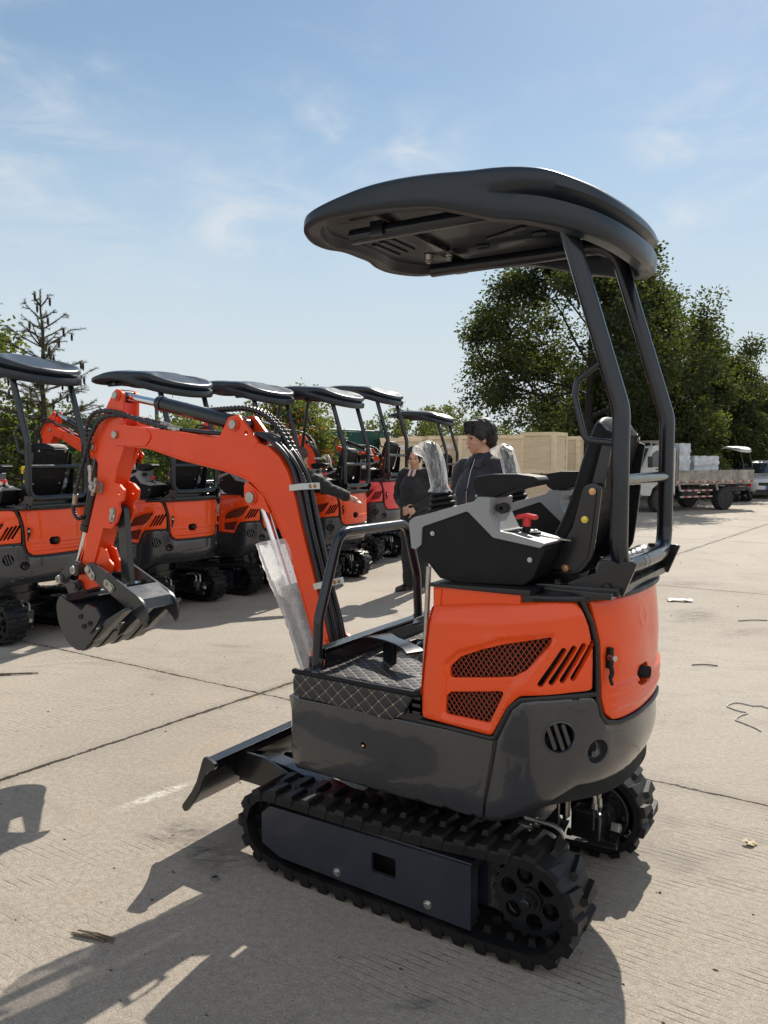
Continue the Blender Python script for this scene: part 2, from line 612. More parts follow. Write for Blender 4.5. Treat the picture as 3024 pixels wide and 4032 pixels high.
def catmull(pts, n=8):
    P = [Vector(p) for p in pts]
    P = [P[0] * 2 - P[1]] + P + [P[-1] * 2 - P[-2]]
    out = []
    for i in range(1, len(P) - 2):
        p0, p1, p2, p3 = P[i - 1], P[i], P[i + 1], P[i + 2]
        for k in range(n):
            t = k / n
            out.append(tuple(0.5 * ((2 * p1) + (p2 - p0) * t + (2 * p0 - 5 * p1 + 4 * p2 - p3) * t * t + (3 * p1 - p0 - 3 * p2 + p3) * t ** 3)))
    out.append(tuple(P[-2]))
    return out

def circle2(c, r, n=20):
    return [(c[0] + r * math.cos(2 * PI * k / n), c[1] + r * math.sin(2 * PI * k / n)) for k in range(n)]

def capsule2(p, q, r, n=7):
    p, q = Vector(p), Vector(q)
    d = (q - p).normalized(); a0 = math.atan2(d.y, d.x)
    out = []
    for k in range(n + 1):
        a = a0 - PI / 2 + PI * k / n
        out.append((q.x + r * math.cos(a), q.y + r * math.sin(a)))
    for k in range(n + 1):
        a = a0 + PI / 2 + PI * k / n
        out.append((p.x + r * math.cos(a), p.y + r * math.sin(a)))
    return out

def inpoly(x, y, poly):
    c = False
    n = len(poly)
    j = n - 1
    for i in range(n):
        xi, yi = poly[i]; xj, yj = poly[j]
        if (yi > y) != (yj > y) and x < (xj - xi) * (y - yi) / (yj - yi) + xi:
            c = not c
        j = i
    return c

def dist_to_loops(P, loops):
    P = np.asarray(P, float)
    D = np.full(len(P), 1e9)
    for lp in loops:
        A = np.asarray(lp, float); B = np.roll(A, -1, 0)
        for a, b in zip(A, B):
            ab = b - a
            L = ab @ ab
            t = np.clip(((P - a) @ ab) / L, 0, 1) if L > 0 else np.zeros(len(P))
            D = np.minimum(D, np.hypot(*(P - a - t[:, None] * ab).T))
    return D

def resample(loop, step):
    out = []
    n = len(loop)
    for i in range(n):
        a, b = Vector(loop[i]), Vector(loop[(i + 1) % n])
        k = max(1, int(math.ceil((b - a).length / step)))
        for j in range(k):
            out.append(tuple(a.lerp(b, j / k)))
    return out

def panel(mb, outline, holes, smap, step=0.025, edge=0.008, th=0.02, mi=0, sink=None, hole_edge=0.004, guide=()):
    """a sheet with holes laid on a curved surface: smap(p, q, off) -> xyz, its rims rolled inwards"""
    outline = resample(outline, step)
    holes = [resample(h, step * 0.6) for h in holes]
    loops = [outline] + holes
    xs = [p[0] for p in outline]; ys = [p[1] for p in outline]
    pts, edges = [], []
    for lp in loops:
        o = len(pts)
        pts += lp
        edges += [(o + i, o + (i + 1) % len(lp)) for i in range(len(lp))]
    cand = []
    x = min(xs) + step / 2
    row = 0
    while x < max(xs):
        y = min(ys) + (step / 2 if row % 2 else step)
        while y < max(ys):
            cand.append((x, y)); y += step
        x += step; row += 1
    for lp, e in [(outline, edge)] + [(h, hole_edge) for h in holes]:
        n = len(lp)
        area = sum(lp[i][0] * lp[(i + 1) % n][1] - lp[(i + 1) % n][0] * lp[i][1] for i in range(n))
        sg = 1 if area > 0 else -1
        if lp is not outline:
            sg = -sg
        for k in (0.3, 1.0):
            for p in offset_poly(lp, sg * e * k):
                cand.append(('n', p, e * k))
    for lp, d_ in guide:
        lp = resample(lp, step)
        for p in lp + offset_poly(lp, d_) + offset_poly(lp, -d_):
            cand.append(('n', p, edge * 1.1))
    flat = [c[1] if c[0] == 'n' else c for c in cand]
    D = dist_to_loops(flat, loops)
    for c, p, d in zip(cand, flat, D):
        ok = d > (c[2] * 0.8 if c[0] == 'n' else max(edge * 1.35, step * 0.35))
        if ok and inpoly(p[0], p[1], outline) and not any(inpoly(p[0], p[1], h) for h in holes):
            pts.append(p)
    r = delaunay_2d_cdt([Vector(p) for p in pts], edges, [], 0, 1e-7)
    V2, F = r[0], r[2]
    P2 = [(v.x, v.y) for v in V2]
    d_out = dist_to_loops(P2, [outline])
    d_hol = dist_to_loops(P2, holes) if holes else np.full(len(P2), 9.0)
    offs = []
    for i, p in enumerate(P2):
        off = 0.0
        if d_out[i] < edge:
            off -= edge - math.sqrt(max(0, edge ** 2 - (edge - d_out[i]) ** 2))
        if d_hol[i] < hole_edge:
            off -= hole_edge - math.sqrt(max(0, hole_edge ** 2 - (hole_edge - d_hol[i]) ** 2))
        if sink is not None:
            off += sink(p[0], p[1], d_hol[i])
        offs.append(off)
    vs = [smap(p[0], p[1], o) for p, o in zip(P2, offs)]
    fs = []
    for f in F:
        cx = sum(P2[i][0] for i in f) / len(f); cy = sum(P2[i][1] for i in f) / len(f)
        if inpoly(cx, cy, outline) and not any(inpoly(cx, cy, h) for h in holes):
            fs.append(tuple(f))
    mb.add(vs, fs, mi)
    for lp, e in [(outline, edge)] + [(h, hole_edge) for h in holes]:
        n = len(lp)
        o1 = [smap(p[0], p[1], -e + (sink(p[0], p[1], 0.0) if sink and lp is not outline else 0)) for p in lp]
        o2 = [smap(p[0], p[1], -e - th) for p in lp]
        mb.add(o1 + o2, [(i, (i + 1) % n, n + (i + 1) % n, n + i) for i in range(n)], mi)

def plate_holes(mb, outline, holes, lo, hi, plane='uz', mi=0):
    """flat plate with real holes"""
    loops = [outline] + holes
    pts, edges = [], []
    for lp in loops:
        o = len(pts); pts += lp
        edges += [(o + i, o + (i + 1) % len(lp)) for i in range(len(lp))]
    r = delaunay_2d_cdt([Vector(p) for p in pts], edges, [], 0, 1e-7)
    P2 = [(v.x, v.y) for v in r[0]]
    def put(p, w):
        return {'uz': (p[0], w, p[1]), 'uv': (p[0], p[1], w), 'vz': (w, p[0], p[1])}[plane]
    fs = []
    for f in r[2]:
        cx = sum(P2[i][0] for i in f) / len(f); cy = sum(P2[i][1] for i in f) / len(f)
        if inpoly(cx, cy, outline) and not any(inpoly(cx, cy, h) for h in holes):
            fs.append(tuple(f))
    n = len(P2)
    mb.add([put(p, lo) for p in P2] + [put(p, hi) for p in P2], fs + [tuple(i + n for i in f[::-1]) for f in fs], mi)
    for lp in loops:
        k = len(lp)
        mb.add([put(p, lo) for p in lp] + [put(p, hi) for p in lp], [(i, (i + 1) % k, k + (i + 1) % k, k + i) for i in range(k)], mi)

def empty(name, loc=(0, 0, 0), rz=0.0, label=None, cat=None, group=None, scale=1.0):
    o = bpy.data.objects.new(name, None)
    COL.objects.link(o)
    o.empty_display_size = 0.2
    o.location = loc
    o.rotation_euler = (0, 0, rz)
    o.scale = (scale,) * 3
    tag(o, label, cat, group)
    return o

def tag(o, label=None, cat=None, group=None, kind=None):
    if label: o['label'] = label
    if cat: o['category'] = cat
    if group: o['group'] = group
    if kind: o['kind'] = kind
    return o

def copy_tree(o, parent=None):
    c = o.copy()
    COL.objects.link(c)
    c.parent = parent
    for ch in list(o.children):
        copy_tree(ch, c)
    return c
# ================================================================== mini excavator (own frame: x forward, y left, z up)
def plan_curve():
    pts = [(0.455, 0.0), (0.455, 0.2)]
    pts += fillet([(0.455, 0.3), (0.455, 0.46), (0.36, 0.46)], 0.045, 8)
    u = 0.30
    while u > -0.27:
        pts.append((u, 0.46)); u -= 0.05
    n = 120
    for i in range(n + 1):
        t = PI * i / n
        c, s_ = math.cos(t), math.sin(t)
        e = 2 / 2.5
        pts.append((-0.28 - 0.395 * abs(s_) ** e, 0.46 * math.copysign(abs(c) ** e, c)))
    left = pts
    right = [(p[0], -p[1]) for p in pts if p[1] > 1e-6 and p[0] > -0.275][::-1]
    pts = left + right + [(0.455, 0.0)]
    out = [pts[0]]
    for p in pts[1:]:
        if math.hypot(p[0] - out[-1][0], p[1] - out[-1][1]) > 1e-5:
            out.append(p)
    return np.array(out)
PLAN = plan_curve()
_seg = np.hypot(*np.diff(PLAN, axis=0).T)
PS = np.concatenate([[0], np.cumsum(_seg)])
PL_LEN = PS[-1]
_tan = np.gradient(PLAN, PS, axis=0)
_nrm = np.stack([-_tan[:, 1], _tan[:, 0]], 1)
_nrm /= np.linalg.norm(_nrm, axis=1)[:, None]
_c = np.array([0.0, 0.0])
if ((PLAN[40] - _c) @ _nrm[40]) < 0:
    _nrm = -_nrm
_half = int(np.argmin(np.abs(PLAN[:, 1]) + (PLAN[:, 0] > 0) * 9))
_l0 = int(np.argmax(PLAN[:, 1] > 0.459))
def s_left(u):
    """arc length on the left flank and tail where the outline reaches x = u"""
    seg = slice(_l0, _half + 1)
    return float(np.interp(-u, -PLAN[seg, 0], PS[seg]))
def plan_at(s):
    s = min(max(s, 0), PL_LEN)
    return (float(np.interp(s, PS, PLAN[:, 0])), float(np.interp(s, PS, PLAN[:, 1])),
            float(np.interp(s, PS, _nrm[:, 0])), float(np.interp(s, PS, _nrm[:, 1])))
S_TAIL = PS[_half]
def bodymap(s, z, off):
    x, y, nx, ny = plan_at(s)
    L = math.hypot(nx, ny); nx /= L; ny /= L
    rear = min(1.0, max(0.0, (-x - 0.33) / 0.25))
    zb = 0.408 + 0.092 * rear ** 1.3            # lower rim rises to the tail
    h = 0.06 + 0.09 * rear
    ins = 0.0
    if z < zb + h:
        k = min(1.0, (zb + h - z) / h)
        ins += (0.035 + 0.055 * rear) * (1 - math.sqrt(max(0, 1 - k * k * 0.985)))
    if z > 0.93:
        k = (z - 0.93) / 0.17
        ins += (0.030 * (1 - rear) + 0.008) * k * k
    o = off - ins
    return (x + nx * o, y + ny * o, z)
def zbot(x):
    rear = min(1.0, max(0.0, (-x - 0.33) / 0.25))
    return 0.408 + 0.092 * rear ** 1.3
def L(pts):
    return [(s_left(u), z) for u, z in pts]
def smooth01(x):
    x = min(1, max(0, x)); return x * x * (3 - 2 * x)

ORANGE_SIDE = fillet([(-0.088, 0.695), (-0.088, 0.76), (-0.105, 0.93), (-0.120, 1.046), (-0.30, 1.072), (-0.50, 1.092),
                      (-0.566, 1.092), (-0.588, 1.02), (-0.597, 0.95), (-0.597, 0.828), (-0.55, 0.826), (-0.42, 0.812), (-0.385, 0.775), (-0.338, 0.682)],
                     [0.02, 0, 0, 0.012, 0.05, 0.05, 0.03, 0.03, 0.03, 0.012, 0.03, 0.03, 0.04, 0.02], 4, True)
REAR_SEAM = [(-0.590, 1.092), (-0.600, 1.03), (-0.609, 0.97), (-0.6125, 0.86), (-0.614, 0.80), (-0.622, 0.752), (-0.636, 0.727)]

def make_lattice(mb, poly, smap, pitch=0.0155, w=0.0022, off=-0.006, slope=1.35):
    """expanded-metal sheet: two families of slanting wires clipped to an outline"""
    xs = [p[0] for p in poly]; ys = [p[1] for p in poly]
    n = len(poly)
    for sg in (1, -1):
        cs = [y - sg * slope * x for x, y in poly]
        c = min(cs) + pitch * 0.5
        while c < max(cs):
            hits = []
            for i in range(n):
                (x1, y1), (x2, y2) = poly[i], poly[(i + 1) % n]
                f1, f2 = y1 - sg * slope * x1 - c, y2 - sg * slope * x2 - c
                if (f1 > 0) != (f2 > 0):
                    t = f1 / (f1 - f2)
                    hits.append((x1 + (x2 - x1) * t, y1 + (y2 - y1) * t))
            hits.sort()
            for a, b in zip(hits[::2], hits[1::2]):
                k = max(2, int(math.hypot(b[0] - a[0], b[1] - a[1]) / 0.04) + 1)
                line = [smap(a[0] + (b[0] - a[0]) * i / (k - 1), a[1] + (b[1] - a[1]) * i / (k - 1), off + 0.0006 * sg) for i in range(k)]
                mb.tube(line, w * 0.5, 4, 0, False)
            c += pitch * 1.45

def seal_strip(mb, pts, smap, r=0.0075, off=-0.002):
    pts = [p for p in pts]
    mb.tube([smap(p[0], p[1], off) for p in pts], r, 8)

def build_track(parent, sy):
    """rubber belt with its lugs, then wheels as sub-parts"""
    circ = [(-0.435, 0.182, 0.159), (0.537, 0.168, 0.131), (-0.30, 0.068, 0.05), (0.42, 0.068, 0.05)]
    pts = []
    for cx, cz, r in circ:
        for k in range(72):
            a = 2 * PI * k / 72
            pts.append((cx + r * math.cos(a), cz + r * math.sin(a)))
    P = sorted(set(pts))
    def half(ps):
        h = []
        for p in ps:
            while len(h) > 1 and (h[-1][0] - h[-2][0]) * (p[1] - h[-2][1]) - (h[-1][1] - h[-2][1]) * (p[0] - h[-2][0]) <= 0:
                h.pop()
            h.append(p)
        return h
    lo = half(P); up = half(P[::-1])
    hull = lo[:-1] + up[:-1]
    hp = np.array(hull + [hull[0]])
    sl = np.concatenate([[0], np.cumsum(np.hypot(*np.diff(hp, axis=0).T))])
    tot = sl[-1]
    def at(s):
        s %= tot
        x, z = np.interp(s, sl, hp[:, 0]), np.interp(s, sl, hp[:, 1])
        e = 0.012
        x1, z1 = np.interp((s + e) % tot, sl, hp[:, 0]), np.interp((s + e) % tot, sl, hp[:, 1])
        x0, z0 = np.interp((s - e) % tot, sl, hp[:, 0]), np.interp((s - e) % tot, sl, hp[:, 1])
        t = np.array([x1 - x0, z1 - z0]); t /= np.linalg.norm(t)
        return x, z, t[0], t[1], t[1], -t[0]           # point, tangent, outward normal
    vi, vo = sy * 0.285, sy * 0.463
    m = MB()
    # slight sag of the upper run between the wheels
    def sag(x, z):
        if z > 0.24 and -0.40 < x < 0.50:
            return z - 0.014 * math.sin(PI * (x + 0.40) / 0.90)
        return z
    N = 190
    sec = [(0.0, 0.0), (0.0, 0.006), (-0.006, 0.012)]   # belt outer half section handled below
    prof = [(vo, -0.030), (vo, -0.006), (vo - sy * 0.006, 0.0), (vi + sy * 0.006, 0.0), (vi, -0.006), (vi, -0.030), (vi + sy * 0.04, -0.026), (vo - sy * 0.04, -0.026)]
    vs, fs = [], []
    for i in range(N):
        x, z, tx, tz, nx, nz = at(tot * i / N)
        z = sag(x, z)
        for w, h in prof:
            vs.append((x + nx * h, w, z + nz * h))
    k = len(prof)
    for i in range(N):
        j = (i + 1) % N
        for a in range(k):
            b = (a + 1) % k
            fs.append((i * k + a, i * k + b, j * k + b, j * k + a))
    m.add(vs, fs)
    # tread lugs: two staggered rows of blocks with a cut-away corner, plus ribs down the belt edge
    nl = 38
    pitch = tot / nl
    for i in range(nl * 2):
        outer = i % 2 == 0
        s0 = pitch * i / 2
        w_edge, w_mid = (vo + sy * 0.003, vo - sy * 0.092) if outer else (vi - sy * 0.003, vi + sy * 0.092)
        Lb, Lt = pitch * 0.62, pitch * 0.44
        Lm, Ltm = pitch * 0.38, pitch * 0.22
        sk = pitch * 0.10
        base = [(-Lb / 2, w_edge), (Lb / 2, w_edge), (Lm / 2 + sk, w_mid), (-Lm / 2 + sk, w_mid)]
        e2 = w_edge - math.copysign(0.004, w_edge - w_mid); m2 = w_mid + math.copysign(0.010, w_edge - w_mid)
        top = [(-Lt / 2, e2), (Lt / 2, e2), (Ltm / 2 + sk, m2), (-Ltm / 2 + sk, m2)]
        q = []
        for (ds, w), h in [(b, -0.003) for b in base] + [(t, 0.0155) for t in top]:
            x, z, tx, tz, nx, nz = at(s0 + ds)
            z = sag(x, z)
            q.append((x + nx * h, w, z + nz * h))
        m.add(q, [(0, 1, 5, 4), (1, 2, 6, 5), (2, 3, 7, 6), (3, 0, 4, 7), (4, 5, 6, 7)])
        if outer:
            # web on the side wall of the belt
            q = []
            for ds, w, h in ((-Lb * .45, vo + sy * .003, 0.0), (Lb * .45, vo + sy * .003, 0.0), (Lb * .26, vo + sy * .0025, -0.029), (-Lb * .26, vo + sy * .0025, -0.029),
                             (-Lb * .45, vo - sy * .01, 0.0), (Lb * .45, vo - sy * .01, 0.0), (Lb * .26, vo - sy * .01, -0.029), (-Lb * .26, vo - sy * .01, -0.029)):
                x, z, tx, tz, nx, nz = at(s0 + ds)
                z = sag(x, z)
                q.append((x + nx * h, w, z + nz * h))
            m.add(q, [(0, 1, 2, 3), (0, 4, 5, 1), (1, 5, 6, 2), (2, 6, 7, 3), (3, 7, 4, 0)])
        # guide lug inside
        x, z, tx, tz, nx, nz = at(s0)
        if i % 2 == 0:
            z = sag(x, z)
            vm = sy * 0.375
            for dv in (-0.030, 0.030):
                q = []
                for ds, h, w in ((-.016, -.02, .010), (.016, -.02, .010), (.009, -.047, .006), (-.009, -.047, .006)):
                    for sgn in (-1, 1):
                        q.append((x + tx * ds + nx * h, vm + dv + sgn * w, z + tz * ds + nz * h))
                m.add(q, [(0, 2, 3, 1), (2, 4, 5, 3), (4, 6, 7, 5), (6, 0, 1, 7), (0, 6, 4, 2), (1, 3, 5, 7)])
    tr = m.build('track', 'rubber', parent, 30)
    # sprocket
    m = MB()
    cx, cz = -0.435, 0.182
    out = []
    nt = 22
    for i in range(nt):
        for da, r in ((-.30, .112), (-.16, .122), (.16, .122), (.30, .112)):
            a = 2 * PI * (i + da * 1.0) / nt
            out.append((cx + r * math.cos(a), cz + r * math.sin(a)))
    holes = [circle2((cx + 0.070 * math.cos(2 * PI * k / 6 + .3), cz + 0.070 * math.sin(2 * PI * k / 6 + .3)), 0.026, 18) for k in range(6)]
    v0 = sy * 0.368
    plate_holes(m, out, holes, min(v0, v0 + sy * .022), max(v0, v0 + sy * .022))
    for r0, r1, a, b in ((0.042, 0.040, .022, .034), (0.030, 0.028, .034, .046)):
        m.cyl((cx, v0 + sy * (a - .006), cz), (cx, v0 + sy * b, cz), r0, r1, 24)
    m.bolt((cx, v0 + sy * .046, cz), (0, sy, 0), 0.016)
    m.build('sprocket', 'black_paint', tr, 30)
    # idler
    m = MB()
    m.lathe([(0.02, -.03), (0.106, -.03), (0.106, -.012), (0.094, -.008), (0.094, .008), (0.106, .012), (0.106, .03), (0.075, .032), (0.06, .022), (0.03, .022), (0.03, .045), (0.0, .045)], (0.537, sy * 0.375, 0.168), 'Y', 36)
    m.build('idler', 'black_paint', tr, 30)
    # bottom rollers
    for ux in (0.235, -0.12):
        m = MB()
        m.lathe([(0.015, -.055), (0.045, -.055), (0.045, -.03), (0.036, -.026), (0.036, .026), (0.045, .03), (0.045, .055), (0.02, .055)], (ux, sy * 0.372, 0.085), 'Y', 24)
        m.build('track_roller', 'black_paint', tr, 30)
    return tr

def plate_z(x):
    return 2.306 - 0.085 * smooth01((-x - 0.34) / 0.28)
def build_canopy(parent):
    half = [(0.468, 0.0, 2.275, 2.312), (0.470, 0.09, 2.275, 2.312), (0.485, 0.165, 2.270, 2.308), (0.484, 0.235, 2.268, 2.306), (0.455, 0.315, 2.268, 2.308),
            (0.415, 0.385, 2.272, 2.312), (0.365, 0.428, 2.279, 2.322), (0.28, 0.447, 2.284, 2.338), (0.15, 0.455, 2.279, 2.357), (0.02, 0.455, 2.270, 2.361),
            (-0.11, 0.448, 2.254, 2.355), (-0.22, 0.438, 2.222, 2.345), (-0.31, 0.430, 2.192, 2.339), (-0.387, 0.424, 2.176, 2.328), (-0.462, 0.408, 2.158, 2.312),
            (-0.527, 0.372, 2.142, 2.290), (-0.578, 0.312, 2.130, 2.272), (-0.615, 0.225, 2.120, 2.256), (-0.636, 0.115, 2.113, 2.247), (-0.643, 0.0, 2.110, 2.244)]
    ctl = half + [(u, -v, a, b) for u, v, a, b in half[-2:0:-1]]
    K = len(ctl)
    N = 160
    ring = []
    for i in range(N):
        t = K * i / N
        k = int(t); f = t - k
        p0, p1, p2, p3 = (np.array(ctl[(k + d) % K]) for d in (-1, 0, 1, 2))
        ring.append(0.5 * ((2 * p1) + (p2 - p0) * f + (2 * p0 - 5 * p1 + 4 * p2 - p3) * f * f + (3 * p1 - p0 - 3 * p2 + p3) * f ** 3))
    ring = np.array(ring)
    tg = np.roll(ring[:, :2], -1, 0) - np.roll(ring[:, :2], 1, 0)
    tg /= np.linalg.norm(tg, axis=1)[:, None]
    nr = np.stack([tg[:, 1], -tg[:, 0]], 1)
    ctr = np.array([-0.08, 0.0])
    sgn = np.sign(((ring[:, :2] - ctr) * nr).sum(1).mean())
    nr *= sgn
    m = MB()
    rows = []
    for inset, mode, val in (('c', 'p', 0.0), (0.55, 'p', 0.0), (0.13, 'p', 0.0), (0.074, 'p', 0.0), (0.066, 'p', -0.006), (0.060, 'b', 0.008), (0.056, 'b', 0.001), (0.05, 'b', 0.0), (0.022, 'b', 0.0), (0.014, 'b', 0.001),
                             (0.005, 'b', 0.006), (0.0, 'w', 0.20), (0.0, 'w', 0.34), ('g', 'w', 0.46), ('g2', 'w', 0.53), ('g3', 'w', 0.60), (0.001, 'w', 0.72), (0.003, 'w', 0.86),
                             (0.012, 't', -0.005), (0.027, 't', 0.002), (0.055, 't', 0.010), (0.13, 't', 0.020), (0.60, 'd', 0.0), ('c', 'd', 0.012)):
        row = []
        for i in range(N):
            u, v, zb, zt = ring[i]
            rear = smooth01((-0.18 - u) / 0.36)
            g = rear
            if inset == 'c':
                x, y = ctr
            elif inset == 'g':
                x, y = ring[i, :2] - nr[i] * 0.004 * g
            elif inset == 'g2':
                x, y = ring[i, :2] - nr[i] * 0.034 * g
            elif inset == 'g3':
                x, y = ring[i, :2] - nr[i] * 0.020 * g
            elif inset > 0.3:
                x, y = ring[i, :2] * (1 - inset) + ctr * inset
            else:
                x, y = ring[i, :2] - nr[i] * inset
            if mode == 'p':
                z = plate_z(x) + val
            elif mode == 'b':
                z = zb + val
            elif mode == 'w':
                z = zb + (zt - zb) * val
            elif mode == 't':
                z = zt + val
            else:
                z = 2.375 - 0.03 * smooth01((-x - 0.2) / 0.5) + val
            row.append((x, y, z))
        rows.append(row)
    vs = [p for r in rows for p in r]
    fs = []
    for a in range(len(rows) - 1):
        for i in range(N):
            j = (i + 1) % N
            fs.append((a * N + i, a * N + j, (a + 1) * N + j, (a + 1) * N + i))
    m.add(vs, fs)
    # pressed ribs, pads and dimples on the underside
    def pad(p, q, r, d):
        zp = plate_z((p[0] + q[0]) / 2) - 0.001
        m.prism(capsule2(p, q, r, 6), zp - d, zp + 0.002, 'uv', 0, d * 0.6)
    for k in range(4):
        pad((0.36 - 0.045 * k, -0.14 + 0.02 * k), (0.36 - 0.045 * k, 0.03 + 0.02 * k), 0.011, 0.008)
        pad((-0.40 - 0.034 * k, -0.15 + 0.02 * k), (-0.40 - 0.034 * k, 0.15 - 0.02 * k), 0.010, 0.009)
    for c in ((0.10, 0.36), (0.25, 0.355), (-0.02, 0.08), (-0.12, -0.10), (-0.22, -0.16), (0.02, -0.2)):
        pad((c[0] - .008, c[1]), (c[0] + .008, c[1]), 0.020, 0.009)
    pad((0.02, 0.37), (0.13, 0.33), 0.013, 0.008)
    pad((-0.04, -0.12), (-0.20, -0.06), 0.011, 0.008)
    can = m.build('canopy', 'canopy_plastic', parent, 50)
    for ux in (0.165, -0.355):
        m = MB()
        m.box((ux, 0, 2.289), (0.05, 0.60, 0.006), bevel=0.002)
        for sy in (1, -1):
            m.box((ux, sy * 0.312, 2.266), (0.05, 0.008, 0.050), bevel=0.002)
        m.build('cross_strap', 'black_paint', can)
        for sy in (1, -1):
            for du in ((0.0,) if ux < 0 else (0.0, 0.09)):
                b = MB()
                b.cyl((ux + du, sy * 0.20, 2.303), (ux + du, sy * 0.20, 2.282), 0.019, 0.015, 16)
                b.bolt((ux + du, sy * 0.20, 2.280), (0, 0, -1), 0.009)
                b.build('bolt', 'zinc', can)
    return can

def build_excavator(label, group):
    root = empty('mini_excavator', (0, 0, 0), 0, label, 'excavator', group)
    # ---------------------------------------------------------------- tracks and undercarriage
    for sy in (1, -1):
        build_track(root, sy)
        m = MB()
        lo, hi = sorted((sy * 0.440, sy * 0.453))
        hole = fillet([(0.094, 0.138), (0.094, 0.206), (0.0, 0.206), (0.0, 0.138)], 0.008, 4, True)
        plate_holes(m, [(0.575, 0.215), (0.535, 0.250), (-0.270, 0.262), (-0.270, 0.058), (0.49, 0.072), (0.575, 0.105)], [hole], lo, hi)
        m.box((0.13, sy * 0.40, 0.262), (0.80, 0.092, 0.010), bevel=0.003)
        m.box((0.13, sy * 0.318, 0.165), (0.80, 0.02, 0.18))
        m.box((0.13, sy * 0.378, 0.250), (0.80, 0.10, 0.02), mi=1)
        m.box((0.13, sy * 0.36, 0.165), (0.55, 0.02, 0.16), mi=1)
        m.box((-0.262, sy * 0.425, 0.16), (0.012, 0.05, 0.2))
        fr = m.build('track_frame', ['frame_paint', 'void_black'], root, 30)
        for ux in (0.235, -0.12):
            b = MB(); b.bolt((ux, sy * 0.453, 0.094), (0, sy, 0), 0.0095); b.build('bolt', 'zinc', fr)
        # travel motor inboard of the sprocket
        m = MB()
        m.cyl((-0.435, sy * 0.335, 0.182), (-0.435, sy * 0.285, 0.182), 0.118, 0.112, 32, bevel=0.01)
        m.cyl((-0.435, sy * 0.285, 0.182), (-0.435, sy * 0.235, 0.182), 0.066, 0.060, 24, bevel=0.006)
        m.box((-0.43, sy * 0.19, 0.185), (0.11, 0.10, 0.10), bevel=0.012)
        m.box((-0.43, sy * 0.16, 0.215), (0.075, 0.07, 0.07), bevel=0.008)
        m.cyl((-0.43, sy * 0.20, 0.12), (-0.53, sy * 0.20, 0.12), 0.024, 0.018, 12)
        for k in range(6):
            a = 2 * PI * k / 6
            m.bolt((-0.435 + .09 * math.cos(a), sy * 0.285, 0.182 + .09 * math.sin(a)), (0, -sy, 0), 0.008)
        mo = m.build('travel_motor', 'black_paint', root, 30)
        for dv in (0.0, 0.055):
            m = MB()
            x0 = -0.455
            m.cyl((x0, sy * (0.165 + dv), 0.235), (x0, sy * (0.165 + dv), 0.268), 0.013, 0.011, 6)
            m.tube(catmull([(x0, sy * (0.165 + dv), 0.262), (x0 + .002, sy * (0.165 + dv), 0.295), (x0 + .03, sy * (0.165 + dv), 0.312), (x0 + .09, sy * (0.16 + dv), 0.312)], 6), 0.008, 8)
            m.cyl((x0 + .09, sy * (0.16 + dv), 0.312), (x0 + .13, sy * (0.155 + dv), 0.310), 0.012, 0.012, 8)
            m.build('hose_fitting', 'cast_steel', mo, 30)
        m = MB()
        m.box((-0.52, sy * 0.215, 0.175), (0.03, 0.03, 0.03), rot=Matrix.Rotation(0.5, 3, 'X'), bevel=0.002)
        m.cyl((-0.535, sy * 0.215, 0.175), (-0.539, sy * 0.215, 0.175), 0.009, 0.009, 12)
        m.build('port_plug', 'cast_steel', mo, 30)
        for dv in (0.0, 0.055):
            m = MB()
            m.tube(catmull([(-0.33, sy * (0.155 + dv), 0.310), (-0.22, sy * 0.12, 0.30), (-0.12, sy * 0.05, 0.34), (-0.05, sy * .02, 0.38)], 6), 0.011, 8)
            m.build('hose', 'hose_rubber', mo)
    m = MB()
    m.box((0.03, 0, 0.235), (0.42, 0.62, 0.09), bevel=0.01)
    m.box((0.03, 0, 0.165), (0.30, 0.56, 0.07), bevel=0.01)
    for sx in (1, -1):
        m.box((0.03 + sx * 0.26, 0, 0.20), (0.08, 0.60, 0.10), bevel=0.01)
    m.cyl((0.0, 0, 0.275), (0.0, 0, 0.36), 0.25, 0.25, 40, bevel=0.006)
    m.cyl((0.0, 0, 0.36), (0.0, 0, 0.44), 0.225, 0.225, 40)
    m.build('undercarriage_frame', 'black_paint', root, 30)
    # ---------------------------------------------------------------- dozer blade
    m = MB()
    side = [(0.842, 0.372), (0.853, 0.352), (0.862, 0.325), (0.884, 0.268), (0.912, 0.222), (0.962, 0.160), (0.966, 0.146), (0.953, 0.134), (0.937, 0.139),
            (0.905, 0.178), (0.868, 0.236), (0.845, 0.288), (0.832, 0.312), (0.806, 0.330), (0.792, 0.334), (0.782, 0.346), (0.786, 0.358), (0.824, 0.372)]
    for sy in (1, -1):
        a, b = sorted((sy * 0.462, sy * 0.478))
        m.prism(side, a, b, 'uz', 0, 0.002)
    mold = [(0.846, 0.352), (0.858, 0.320), (0.882, 0.262), (0.915, 0.208), (0.960, 0.152), (0.950, 0.145), (0.904, 0.200), (0.870, 0.257), (0.846, 0.316), (0.834, 0.350)]
    m.prism(mold, -0.463, 0.463, 'uz')
    m.box((0.822, 0, 0.357), (0.052, 0.926, 0.012), bevel=0.002)
    m.box((0.800, 0, 0.343), (0.008, 0.926, 0.03), bevel=0.002)
    bl = m.build('dozer_blade', 'black_paint', root, 35)
    for sy in (1, -1):
        m = MB()
        a, b = sorted((sy * 0.175, sy * 0.25))
        m.prism([(0.870, 0.300), (0.880, 0.195), (0.70, 0.195), (0.26, 0.16), (0.26, 0.24), (0.62, 0.305), (0.72, 0.315)], a, b, 'uz', 0, 0.004)
        m.build('blade_arm', 'black_paint', bl, 35)
